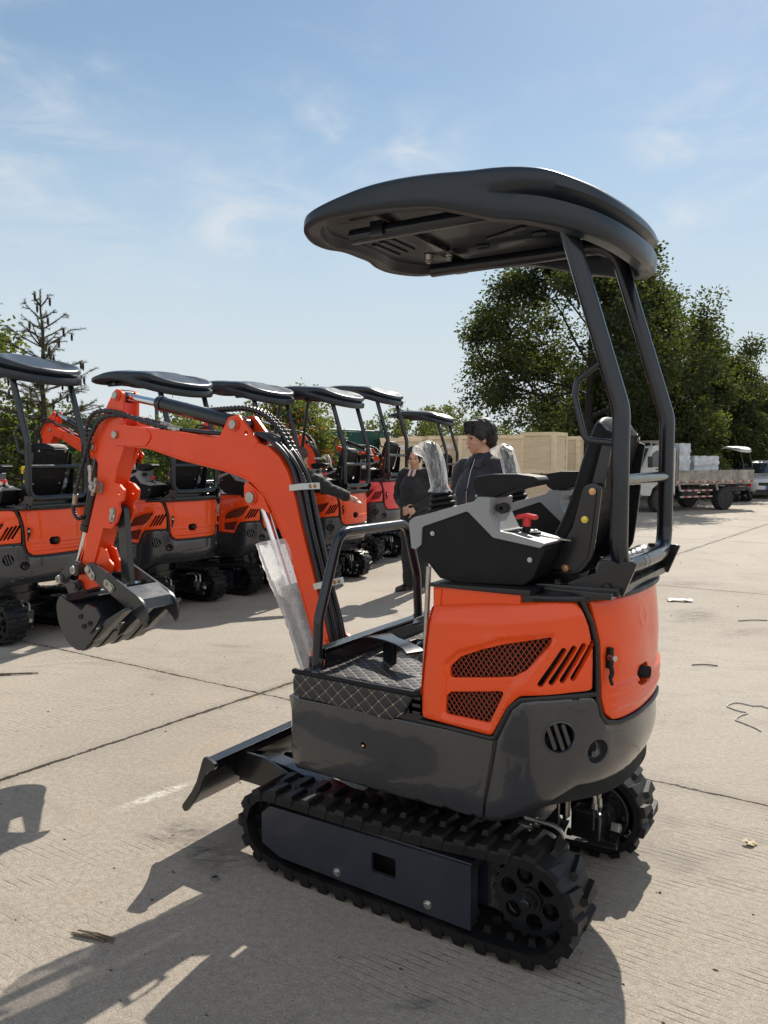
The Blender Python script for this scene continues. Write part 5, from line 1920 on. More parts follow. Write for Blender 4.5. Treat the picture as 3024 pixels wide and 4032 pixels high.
    moss = t.math('MULTIPLY', blob(-0.70, 4.97, .5, .06, math.atan2(.803, .596)), t.maprange(t.noise(22, 5, 0.7), 0.42, 0.58, 0.0, 0.8))
    c = t.mix(moss, c, (0.095, 0.090, 0.030))
    c = t.mix(jn, c, (0.030, 0.024, 0.018))
    t.set('Base Color', c)
    t.set('Roughness', t.maprange(mid, 0.3, 0.7, 0.78, 0.95))
    t.set('Specular IOR Level', 0.25)
    h = t.math('ADD', t.math('MULTIPLY', grit, 0.35), t.math('MULTIPLY', fine, 0.6))
    h = t.math('SUBTRACT', h, t.math('MULTIPLY', groove, 0.55))
    h = t.math('SUBTRACT', h, t.math('MULTIPLY', jn, 3.0))
    n = t.bump(h, 0.8, 0.009)
    t.set('Normal', t.bump(t.noise(1.2, 4), 0.12, 0.05, n))
    MATS['concrete'] = t.mat
ground_material()
m = MB()
m.add([(-260, -30, 0), (260, -30, 0), (260, 420, 0), (-260, 420, 0)], [(0, 1, 2, 3)])
tag(m.build('ground', 'concrete', flat=True), kind='structure')

# ================================================================== the excavators
GROUP_ROW = 'mini excavators parked in a row'
ex = build_excavator('nearest orange and slate mini excavator with bubble wrap on its boom cylinder', None)
ex.location = (0.28282, 2.78986, 0)
ex.rotation_euler = (0, 0, R(147.2))
bpy.context.view_layer.update()

def recolour(o, pairs):
    for c in [o] + list(o.children_recursive):
        if c.type == 'MESH':
            for i, sl in enumerate(c.material_slots):
                nm = sl.material.name if sl.material else ''
                if nm in pairs:
                    sl.link = 'OBJECT'
                    sl.material = MATS[pairs[nm]]
for _k, _m in list(MATS.items()):
    _m.name = _k
row = [
    ('orange mini excavator at the left edge, its canopy cut by the frame', (-3.277, 6.683), 152.5, 1.0, None),
    ('orange mini excavator parked behind the raised arm of the nearest machine', (-2.412, 7.993), 146.5, 1.0, None),
    ('orange mini excavator half hidden behind the vertical boom of the nearest machine', (-1.690, 8.985), 148.0, 1.0, None),
    ('orange mini excavator with four canopy posts beside the woman pointing', (-0.900, 9.62), 151.5, 1.0, None),
    ('red mini excavator with a rounded tail parked in front of the green fence', (-0.42, 11.6), 152.0, 1.08, 'red'),
    ('farthest orange mini excavator, parked in front of the stacked crates', (0.60, 13.6), 155.0, 0.98, None),
]
EXC = []
for lab, (x, y), hd, scl, colr in row:
    c = copy_tree(ex)
    c.location = (x, y, 0)
    c.rotation_euler = (0, 0, R(hd))
    c.scale = (scl,) * 3
    c['label'] = lab
    c['group'] = GROUP_ROW
    if colr == 'red':
        recolour(c, {'orange_paint': 'red_paint'})
    EXC.append(c)
# their booms stand a little higher than the nearest machine's: turn the arm parts about the boom foot
ARM = ('boom', 'arm_cylinder', 'bucket_cylinder', 'dipper', 'bucket_link', 'bucket', 'thumb', 'hose', 'hose_clamp', 'boom_cylinder')
for c, lift in zip(EXC, (9.0, 10.5, 10.0, 10.0, 8.0, 6.0)):
    Mx = Matrix.Translation((0.575, 0, 0.67)) @ Matrix.Rotation(R(-lift), 4, 'Y') @ Matrix.Translation((-0.575, 0, -0.67))
    for ch in c.children:
        if ch.name.split('.')[0] in ARM:
            ch.matrix_local = Mx
# the four-post machine gets its two front posts
m = MB()
for sy in (1, -1):
    m = MB()
    m.tube(fillet([(0.36, sy * 0.33, 0.76), (0.40, sy * 0.33, 1.45), (0.25, sy * 0.29, 2.24)], 0.15, 8), 0.022, 14)
    m.build('front_post', 'tube_paint', EXC[3], 50)

# dark machine with a canopy behind the truck
dk = copy_tree(ex)
dk.location = (12.45, 27.4, 0)
dk.rotation_euler = (0, 0, R(118))
dk.scale = (0.82,) * 3
dk['label'] = 'dark mini excavator with a pale canopy roof standing behind the flatbed truck'
dk['group'] = ''
del dk['group']
mat('dark_machine', (0.02, 0.022, 0.024), 0.4)
mat('pale_canopy', (0.55, 0.55, 0.55), 0.4)
recolour(dk, {'orange_paint': 'dark_machine', 'orange_paint_arm': 'dark_machine', 'canopy_plastic': 'pale_canopy', 'slate_paint': 'dark_machine'})
EX_M = ex.matrix_world.copy()

# ------------------------------------------------------------------ wrappings on the machines
def grip_bag(M, sy, label, group, seed):
    """clear bag pulled over a joystick grip, gathered at the boot and flaring at the top"""
    r = random.Random(seed)
    base = Vector((-0.092, sy * 0.300, 1.300)); axis = Vector((0.18, 0, 1)).normalized()
    m = MB()
    S = 40
    rows = []
    N = 22
    ph = [r.uniform(0, 6.28) for _ in range(6)]
    flare = 0.5 + 0.5 * (sy < 0)
    for i in range(N + 1):
        t = i / N
        c = base + axis * (0.095 + 0.172 * t) + Vector((0.020 * t ** 2, 0, 0))
        rr = 0.0265 + 0.003 * math.sin(t * PI * 1.1) + 0.003 * t
        if t < 0.10:
            rr += 0.012 * (1 - t / 0.10)
        cap = 1.0
        if t > 0.86:
            cap = math.sqrt(max(0.0, 1 - ((t - 0.86) / 0.14) ** 2)) * 0.97 + 0.03
        row = []
        for k in range(S):
            a = 2 * PI * k / S
            w = 1 + 0.08 * math.sin(3 * a + ph[0] + 2 * t) + 0.06 * math.sin(7 * a + ph[1] - 3 * t) + 0.05 * math.sin(11 * a + ph[2] + 5 * t)
            q = rr * w * cap
            # a loose corner standing out at the top
            fl = max(0, math.cos(a - (0.2 if sy > 0 else 0.4))) ** 10 * 0.030 * smooth01((t - 0.62) / 0.25) * (1 if t < 0.97 else 0.4)
            fl += max(0, math.cos(a - 2.6)) ** 10 * (0.034 if sy < 0 else 0.006) * smooth01((t - 0.68) / 0.25) * (1 if t < 0.97 else 0.4)
            q += fl
            p = c + Vector((math.cos(a) * q, math.sin(a) * q, -fl * 0.5))
            row.append(p)
        rows.append(row)
    vs = [p for rw in rows for p in rw]
    fs = [(a * S + k, a * S + (k + 1) % S, (a + 1) * S + (k + 1) % S, (a + 1) * S + k) for a in range(N) for k in range(S)]
    fs.append(tuple(N * S + k for k in range(S)))
    c0 = M @ base
    Mi = Matrix.Translation(-c0) @ M
    m.T = Mi
    m.add(vs, fs)
    o = m.build('plastic_bag', 'clear_film', None, 60)
    o.location = c0
    tag(o, label, 'plastic bag', group)
    return o
GB = 'clear bags over joystick grips'
grip_bag(EX_M, 1, 'clear plastic bag over the nearer joystick of the foreground excavator', GB, 3)
grip_bag(EX_M, -1, 'crumpled clear bag flaring over the farther joystick of the foreground excavator', GB, 4)
bpy.context.view_layer.update()
for i, (c, w) in enumerate(zip(EXC, ('left edge excavator', 'excavator behind the raised arm', 'excavator behind the vertical boom', 'four post excavator', 'red excavator', 'farthest excavator'))):
    for sy in (1, -1):
        grip_bag(c.matrix_world, sy, 'small clear bag on the %s joystick of the %s' % ('near' if sy > 0 else 'far', w), GB, 10 + i * 2 + sy)

# bubble wrap round the boom cylinder of the foreground machine
m = MB()
r = random.Random(5)
S, N = 56, 46
a, b = Vector((0.862, 0.012, 1.150)), Vector((0.640, 0.0, 0.585))
ax = (b - a).normalized()
e1 = Vector((0, 1, 0)); e2 = ax.cross(e1).normalized()
rows = []
for i in range(N + 1):
    t = i / N
    c = a.lerp(b, t)
    rad = 0.096 - 0.024 * t + 0.006 * math.sin(t * 9)
    row = []
    for k in range(S):
        an = 2 * PI * k / S
        q = rad * (1 + 0.05 * math.sin(2 * an + 1 + 3 * t) + 0.035 * math.sin(5 * an + 7 * t) + 0.02 * math.sin(9 * an - 11 * t))
        q += 0.004 * r.uniform(-1, 1)
        # uneven cut at the mouth
        sh = -ax * 0.018 * math.sin(an * 1.0 + 0.6) * max(0, 1 - t * 12)
        row.append(c + e1 * math.cos(an) * q * 0.86 + e2 * math.sin(an) * q + sh)
    rows.append(row)
vs = [p for rw in rows for p in rw]
fs = [(i * S + k, i * S + (k + 1) % S, (i + 1) * S + (k + 1) % S, (i + 1) * S + k) for i in range(N) for k in range(S)]
c0 = EX_M @ Vector((0.75, 0, 0.86))
m.T = Matrix.Translation(-c0) @ EX_M
m.add(vs, fs)
# loose lap of film hanging off the front side
lap = []
for i in range(17):
    t = i / 16
    c = a.lerp(b, 0.02 + 0.98 * t)
    for k in range(9):
        w = k / 8
        an = PI * 1.35 - 0.75 * w
        q = (0.092 - 0.02 * t) + 0.020 * w + 0.006 * math.sin(t * 14 + w * 3)
        lap.append(c + e1 * math.cos(an) * q * 0.9 - e2 * (-math.sin(an)) * q)
m.add(lap, [(i * 9 + k, i * 9 + k + 1, (i + 1) * 9 + k + 1, (i + 1) * 9 + k) for i in range(16) for k in range(8)])
o = m.build('bubble_wrap', 'bubble_film', None, 60)
o.location = c0
tag(o, 'bubble wrap sleeve round the boom cylinder of the foreground excavator', 'bubble wrap')
# brown protective sleeve showing through it
m = MB()
m.T = Matrix.Translation(-c0) @ EX_M
m.cyl(Vector((0.812, 0, 0.965)), Vector((0.640, 0, 0.56)), 0.052, 0.050, 24, bevel=0.004)
o = m.build('foam_sleeve', 'foam_sleeve', None, 50)
o.location = c0
tag(o, 'dark foam sleeve inside the bubble wrap on the boom cylinder', 'foam sleeve')
# wrapped roll behind the seat
m = MB()
m.T = EX_M
P = catmull([(-0.60, 0.21, 1.165), (-0.60, 0.10, 1.168), (-0.60, -0.05, 1.163), (-0.60, -0.20, 1.165)], 8)
m.tube(P, [0.040 + 0.005 * math.sin(i * 1.7) for i in range(len(P))], 18)
mat('grey_wrap', (0.10, 0.10, 0.11), 0.25, bump=0.9, bscale=28, coat=0.4)
o = m.build('wrapped_bundle', 'grey_wrap', None, 50)
tag(o, 'plastic wrapped grey bundle lying behind the seat of the foreground excavator', 'bundle')
# yellow-capped bottle standing on the leftmost machine
m = MB()
m.T = EXC[0].matrix_world
m.lathe([(0.0, 0), (0.042, 0), (0.045, 0.01), (0.045, 0.13), (0.03, 0.155), (0.03, 0.17), (0.0, 0.17)], (-0.44, 0.14, 1.225), 'Z', 20)
o = m.build('bottle', 'black_plastic', None, 40)
tag(o, 'dark bottle with yellow cap beside the seat of the leftmost excavator', 'bottle')
c = MB(); c.T = EXC[0].matrix_world
c.lathe([(0.0, 0.155), (0.040, 0.155), (0.042, 0.165), (0.040, 0.215), (0.0, 0.22)], (-0.44, 0.14, 1.225), 'Z', 12)
c.build('cap', 'yellow_plastic', o, 30)

# ================================================================== small things on the concrete
mat('rope_white', (0.46, 0.44, 0.40), 0.8, bump=0.5, bscale=200)
mat('paper', (0.66, 0.64, 0.60), 0.7)
mat('dry_leaf', (0.40, 0.31, 0.18), 0.7)
mat('twig', (0.055, 0.042, 0.030), 0.8)
mat('straw', (0.10, 0.075, 0.048), 0.8)
m = MB()
rp = [(2.46, 4.50), (2.316, 4.547), (2.296, 4.583), (2.24, 4.588), (2.191, 4.638), (2.146, 4.638), (2.085, 4.583), (2.095, 4.525), (2.12, 4.486), (2.147, 4.451), (2.083, 4.404), (2.023, 4.334), (2.037, 4.29), (2.07, 4.204), (2.079, 4.148)]
P = catmull([(x, y, 0.005) for x, y in rp], 7)
m.tube(P, [0.0042 + 0.0008 * math.sin(i * 1.9) for i in range(len(P))], 7)
tag(m.build('rope', 'rope_white', None), 'thin white rope lying loosely on the concrete at right', 'rope')
m = MB()
pts = []
for i in range(7):
    for k in range(4):
        pts.append((3.00 + 0.042 * i, 8.00 + 0.03 * k + 0.02 * math.sin(i), 0.008 + 0.018 * abs(math.sin(i * 1.3 + k)) ))
m.add(pts, [(i * 4 + k, i * 4 + k + 1, (i + 1) * 4 + k + 1, (i + 1) * 4 + k) for i in range(6) for k in range(3)])
m.add([(x, y, z + .0015) for x, y, z in pts], [(i * 4 + k, i * 4 + k + 1, (i + 1) * 4 + k + 1, (i + 1) * 4 + k)[::-1] for i in range(6) for k in range(3)])
tag(m.build('paper_scrap', 'paper', None), 'crumpled white scrap of paper on the concrete beside the orange tail', 'paper scrap')
m = MB()
for k, (dx, dy, rr) in enumerate(((0, 0, .018), (.018, .008, .014), (-.016, .009, .012))):
    q = circle2((1.424 + dx, 2.898 + dy), rr, 9)
    m.add([(x, y, 0.006 + .006 * math.sin(x * 90) + .004 * k) for x, y in q] + [(1.424 + dx, 2.898 + dy, 0.016)], [(i, (i + 1) % 9, 9) for i in range(9)])
tag(m.build('dry_leaf', 'dry_leaf', None), 'small dry yellow leaf on the concrete near the right track', 'leaf')
m = MB()
for i in range(9):
    o_ = rng.uniform(-.014, .014); a_ = rng.uniform(-.12, .12); s_ = rng.uniform(.8, 1.1)
    c_ = Vector((-0.913 + .004 * i - .016, 2.322 + o_, 0.004 + .002 * (i % 4)))
    d_ = Vector((math.cos(-.30 + a_), math.sin(-.30 + a_), 0)) * 0.066 * s_
    m.tube([c_ - d_, c_ + d_ * .1 + Vector((0, 0.003, .002)), c_ + d_], [0.0022, 0.0033, 0.0018], 6)
tag(m.build('stick_bundle', 'straw', None), 'small bundle of dry sticks lying in the shadow at lower left', 'sticks')
m = MB()
m.lathe([(0.0075, 0), (0.0125, 0), (0.0125, .013), (0.0075, .013), (0.0075, 0)], (-0.603, 2.648, 0.001), 'Z', 12, 0, False)
tag(m.build('steel_nut', 'zinc', None), 'small bright steel nut on the shaded concrete beside the track', 'nut')
m = MB()
m.tube(catmull([(-2.70, 5.255, .008), (-2.60, 5.262, .010), (-2.50, 5.285, .008), (-2.42, 5.298, .006)], 5), [0.008] * 6 + [0.006] * 7 + [0.004] * 3, 6)
tag(m.build('twig', 'straw', None), 'long dry twig on the concrete at the left edge', 'twig')
TW = 'dark twigs scattered on the concrete'
for i, (x, y, a_, ln, lab) in enumerate(((2.33, 5.50, -.1, .09, 'thin dark twig between the paper scrap and the rope'), (3.42, 7.05, .1, .14, 'dark twig at the right edge beyond the rope'))):
    m = MB()
    m.tube(catmull([(-ln, 0, .006), (0, .012, .009), (ln, -.004, .006)], 5), 0.0045, 6)
    o = m.build('twig', 'twig', None)
    o.location = (x, y, 0); o.rotation_euler = (0, 0, a_)
    tag(o, lab, 'twig', TW)
# fine litter: grit, crumbs and bits of leaf too many to count
m = MB()
r = random.Random(21)
for i in range(240):
    y = 1.9 + 9.5 * r.random() ** 1.6
    x = r.uniform(-.62, .62) * y
    s_ = r.choice((.003, .004, .004, .006, .009)) * (0.7 + y * 0.07)
    q = [(x + s_ * r.uniform(.5, 1.3) * math.cos(k * 1.256 + r.random()), y + s_ * r.uniform(.4, 1.1) * math.sin(k * 1.256), 0.0008) for k in range(5)]
    m.add(q + [(x, y, s_ * r.uniform(.4, .9))], [(k, (k + 1) % 5, 5) for k in range(5)])
tag(m.build('ground_litter', 'twig', None, flat=True), kind='stuff')
# ================================================================== vegetation
def leaf_mat(name, c1, c2, trans=0.35, sp=None):
    t = NT(name)
    t.n.remove(t.b)
    n = t.noise(1.1, 4, 0.6)
    n2 = t.noise(23, 2, 0.6)
    c = t.mix(t.maprange(n, 0.35, 0.65, 0, 1), c1, c2)
    c = t.mix(t.maprange(n2, 0.3, 0.7, 0.0, 0.6), c, tuple(x * 0.55 for x in c1))
    if sp is not None:
        c = t.mix(t.maprange(t.noise(3.3, 3, 0.6), sp[1], sp[1] + .08, 0, sp[2]), c, sp[0])
    d = t.new('ShaderNodeBsdfDiffuse'); tl = t.new('ShaderNodeBsdfTranslucent'); g = t.new('ShaderNodeBsdfGlossy')
    g.inputs['Roughness'].default_value = 0.5
    t.l.new(c, d.inputs['Color'])
    t.l.new(t.mix(0.5, c, (0.30, 0.36, 0.03)), tl.inputs['Color'])
    m1 = t.new('ShaderNodeMixShader'); m1.inputs[0].default_value = trans
    t.l.new(d.outputs[0], m1.inputs[1]); t.l.new(tl.outputs[0], m1.inputs[2])
    m2 = t.new('ShaderNodeMixShader'); m2.inputs[0].default_value = 0.025
    t.l.new(m1.outputs[0], m2.inputs[1]); t.l.new(g.outputs[0], m2.inputs[2])
    t.l.new(m2.outputs[0], t.out.inputs['Surface'])
    MATS[name] = t.mat
leaf_mat('leaf_dark', (0.012, 0.024, 0.012), (0.026, 0.044, 0.018), 0.24, ((0.070, 0.074, 0.020), 0.56, 0.8))
leaf_mat('leaf_mid', (0.050, 0.085, 0.022), (0.090, 0.120, 0.035), 0.38, ((0.20, 0.15, 0.03), 0.60, 0.7))
leaf_mat('leaf_light', (0.085, 0.120, 0.030), (0.150, 0.160, 0.045), 0.40, ((0.26, 0.19, 0.04), 0.58, 0.7))
leaf_mat('leaf_far', (0.060, 0.085, 0.035), (0.110, 0.115, 0.045), 0.30, ((0.20, 0.15, 0.05), 0.56, 0.7))
leaf_mat('leaf_bush', (0.050, 0.085, 0.025), (0.130, 0.150, 0.050), 0.40, ((0.42, 0.03, 0.03), 0.575, 1.0))
leaf_mat('needle', (0.045, 0.052, 0.022), (0.085, 0.075, 0.032), 0.15, ((0.16, 0.075, 0.028), 0.56, 0.8))
leaf_mat('cedar', (0.050, 0.100, 0.020), (0.120, 0.170, 0.035), 0.40)
mat('bark', (0.060, 0.048, 0.038), 0.9, var=0.3, nscale=14, bump=0.8, bscale=30)
mat('bark_dark', (0.030, 0.025, 0.021), 0.9, var=0.3, nscale=14, bump=0.8, bscale=30)

def leaves_mesh(name, matname, centers, radii, per, size, parent, seed, droop=0.0, aspect=0.55, flat=0.75):
    """many leaf-sized folded blades scattered through leaf clumps"""
    g = np.random.default_rng(seed)
    C = np.repeat(np.asarray(centers, float), per, 0)
    Rr = np.repeat(np.asarray(radii, float), per)
    n = len(C)
    d = g.normal(size=(n, 3)); d /= np.linalg.norm(d, axis=1)[:, None]
    rad = Rr * g.random(n) ** 0.45
    P = C + d * rad[:, None] * np.array([1, 1, flat])
    a = g.normal(size=(n, 3)) * np.array([1, 1, 0.55]) + d * 0.7
    a[:, 2] -= droop
    a /= np.linalg.norm(a, axis=1)[:, None]
    b = np.cross(a, g.normal(size=(n, 3))); b /= np.linalg.norm(b, axis=1)[:, None]
    nr = np.cross(a, b)
    L_ = size * g.uniform(0.6, 1.35, n)[:, None]
    w = L_ * aspect * 0.5
    v0 = P; v1 = P + a * L_ * 0.5 + b * w + nr * w * 0.35; v2 = P + a * L_; v3 = P + a * L_ * 0.5 - b * w + nr * w * 0.35
    V = np.stack([v0, v1, v2, v3], 1).reshape(-1, 3)
    me = bpy.data.meshes.new(name)
    me.vertices.add(len(V)); me.vertices.foreach_set('co', V.astype(np.float32).ravel())
    me.loops.add(n * 4); me.loops.foreach_set('vertex_index', np.arange(n * 4, dtype=np.int32))
    me.polygons.add(n); me.polygons.foreach_set('loop_start', np.arange(n, dtype=np.int32) * 4)
    me.materials.append(MATS[matname])
    me.update(calc_edges=True)
    o = bpy.data.objects.new(name, me)
    COL.objects.link(o)
    if parent is not None: o.parent = parent
    return o

def branch_tree(name, label, loc, height, crown_r, crown_z0, seed, leafmat, leaf, per, group=None, lean=(0, 0), trunk_r=0.16, barkm='bark', shape=None, clump=0.55, cat='tree', depth=4, nmain=9, fill=0):
    """tapered trunk and limbs; leaf clumps ride on the outer twigs"""
    r = random.Random(seed)
    root = empty(name, loc, 0, label, cat, group)
    m = MB()
    tips = []
    def inside(p):
        t = (p.z - crown_z0) / (height - crown_z0)
        if t < 0: return 0.3 + t
        w = shape(t) if shape else math.sqrt(max(0, 1 - (2 * t - 0.85) ** 2 / 1.35))
        q = math.hypot(p.x - lean[0] * t, p.y - lean[1] * t)
        return crown_r * w - q
    def grow(p, d, ln, rad, lvl):
        n = 5
        pts, rr = [p.copy()], [rad]
        q = p.copy(); dd = d.copy()
        for i in range(n):
            dd = (dd + Vector((r.gauss(0, .16), r.gauss(0, .16), r.gauss(0.03, .10)))).normalized()
            q = q + dd * ln / n
            pts.append(q.copy()); rr.append(rad * (1 - 0.62 * (i + 1) / n))
        m.tube(catmull(pts, 2), list(np.interp(np.linspace(0, 1, 2 * (len(pts) - 1) + 1), np.linspace(0, 1, len(rr)), rr)), 7 if lvl < 2 else 4, 0, False)
        if lvl >= depth - 1 or ln < 0.35:
            tips.append(q); 
            if lvl >= 2: tips.append(pts[3])
            return
        if lvl >= 2: tips.append(q)
        k = r.choice((3, 4)) if lvl < 2 else r.choice((2, 3, 3))
        for j in range(k):
            t = r.uniform(0.35, 1.0) if j else 1.0
            i0 = min(n - 1, int(t * n)); s0 = pts[i0].lerp(pts[i0 + 1], t * n - i0) if i0 < n else pts[-1]
            ang = r.uniform(0, 2 * PI); sp = r.uniform(0.35, 0.95)
            side = dd.orthogonal().normalized(); side.rotate(Matrix.Rotation(ang, 3, dd))
            nd = (dd * math.cos(sp) + side * math.sin(sp) + Vector((0, 0, .10))).normalized()
            l2 = ln * r.uniform(0.55, 0.80)
            end = s0 + nd * l2
            if inside(end) < -0.1:
                l2 *= 0.55
                nd = (nd + Vector((-s0.x, -s0.y, 0.3)).normalized() * 0.5).normalized()
            grow(s0, nd, l2, rad * (0.62 if j else 0.7) * (1 - .45 * t * (j > 0)), lvl + 1)
    # trunk
    tp = []
    H = height * 0.80
    for i in range(9):
        t = i / 8
        tp.append(Vector((lean[0] * t + r.gauss(0, .05) * height * .05, lean[1] * t + r.gauss(0, .05) * height * .05, H * t)))
    tr = [trunk_r * (1.35 if i == 0 else 1) * (1 - 0.85 * i / 8) for i in range(9)]
    m.tube(catmull(tp, 3), list(np.interp(np.linspace(0, 8, 25), range(9), tr)), 12)
    for k in range(nmain):
        t = 0.16 + 0.80 * (k + .5) / nmain + r.uniform(-.03, .03)
        z = max(crown_z0 * 0.85, H * t); i0 = min(7, int(z / H * 8))
        p = tp[i0].lerp(tp[i0 + 1], z / H * 8 - i0)
        a = k * 2.4 + r.uniform(-.4, .4)
        el = 0.15 + 0.85 * t
        d = Vector((math.cos(a) * math.cos(el), math.sin(a) * math.cos(el), math.sin(el)))
        tt = (z - crown_z0) / (height - crown_z0)
        w = shape(min(1, max(0.02, tt + .12))) if shape else 1
        grow(p, d, crown_r * (0.50 + 0.18 * w), tr[i0] * 0.55, 1)
    m.build('trunk', barkm, root, 60)
    pts = [t for t in tips]
    for i in range(fill):
        for _ in range(40):
            z = r.uniform(crown_z0, height - .25); a = r.uniform(0, 2 * PI)
            p = Vector((0, 0, z)); w = inside(p)
            if w <= 0.2: continue
            q = w * math.sqrt(r.uniform(.12, .92))
            t = (z - crown_z0) / (height - crown_z0)
            pts.append(Vector((lean[0] * t + q * math.cos(a), lean[1] * t + q * math.sin(a), z))); break
    leaves_mesh('crown', leafmat, [tuple(p) for p in pts], [clump * r.uniform(.6, 1.2) for _ in pts], per, leaf, root, seed, 0.25)
    return root

# the big tree behind the crates and its neighbours
branch_tree('broadleaf_tree', 'large dark broadleaf tree rising behind the roll bar and crates', (6.75, 25.5, 0), 7.5, 4.3, 2.2, 11, 'leaf_dark', 0.125, 105, 'trees behind the yard', fill=170,
            trunk_r=0.24, barkm='bark_dark', clump=0.62, depth=5, nmain=13, shape=lambda t: (0.80 + 0.35 * t) if t < .45 else max(0.05, 0.96 * math.sqrt(max(0, 1 - ((t - .45) / .57) ** 2))))
branch_tree('broadleaf_tree', 'round dark tree overlapping the right side of the largest tree', (10.2, 28.6, 0), 6.0, 3.0, 1.0, 12, 'leaf_dark', 0.125, 105, 'trees behind the yard', trunk_r=0.18, barkm='bark_dark', clump=0.62, depth=5, nmain=11, fill=90)
branch_tree('broadleaf_tree', 'dark tree standing above the back of the flatbed truck', (14.9, 33.6, 0), 5.1, 2.9, 0.5, 13, 'leaf_dark', 0.135, 120, 'trees behind the yard', trunk_r=0.16, barkm='bark_dark', clump=0.62, depth=4, nmain=12, fill=110)
branch_tree('broadleaf_tree', 'dense dark tree at the right edge above the white car', (19.9, 38.0, 0), 4.9, 3.2, 0.5, 14, 'leaf_dark', 0.15, 110, 'trees behind the yard', trunk_r=0.16, barkm='bark_dark', clump=0.66, depth=4, nmain=12, fill=120)
branch_tree('broadleaf_tree', 'small dark tree filling the gap behind the trunk of the largest tree', (8.9, 32.0, 0), 4.2, 3.0, 0.4, 15, 'leaf_dark', 0.15, 90, 'trees behind the yard', trunk_r=0.12, barkm='bark_dark', clump=0.66, depth=4, nmain=12, fill=90)
branch_tree('broadleaf_tree', 'low dense dark tree behind the dark machine and its pale roof', (12.9, 32.6, 0), 4.0, 2.6, 0.3, 19, 'leaf_dark', 0.15, 110, 'trees behind the yard', trunk_r=0.12, barkm='bark_dark', clump=0.66, depth=4, nmain=12, fill=100)
branch_tree('shrub', 'yellow green shrub in sunlight above the truck bed', (11.5, 28.6, 0), 3.7, 1.4, 0.2, 16, 'leaf_light', 0.10, 36, 'shrubs behind the truck', trunk_r=0.05, clump=0.38, depth=4, nmain=9, cat='shrub')
branch_tree('shrub', 'low green shrub behind the truck cab', (9.4, 28.6, 0), 2.5, 1.4, 0.1, 17, 'leaf_mid', 0.10, 34, 'shrubs behind the truck', trunk_r=0.05, clump=0.40, depth=4, nmain=9, cat='shrub')
branch_tree('shrub', 'broad green shrub behind the dark machine and truck tail', (14.9, 34.0, 0), 2.6, 1.9, 0.1, 18, 'leaf_mid', 0.11, 36, 'shrubs behind the truck', trunk_r=0.05, clump=0.45, depth=4, nmain=10, cat='shrub')

# far wood beyond the yard: one mass
r = random.Random(3)
cs, rs = [], []
for i in range(330):
    x = r.uniform(-60, 62); y = r.uniform(78, 96)
    h = 5.4 + 1.5 * math.sin(x * 0.31) + 0.9 * math.sin(x * 0.93 + 1) + r.uniform(-1.0, 1.2)
    k = 5
    for j in range(k):
        t = (j + .6) / k
        cs.append((x + r.gauss(0, .45), y + r.gauss(0, .4), h * t)); rs.append(1.15 * (1.15 - 0.72 * t) + .2)
o = leaves_mesh('far_wood', 'leaf_far', cs, rs, 70, 0.30, None, 5, 0.1, 0.8, 1.0)
tag(o, kind='stuff')

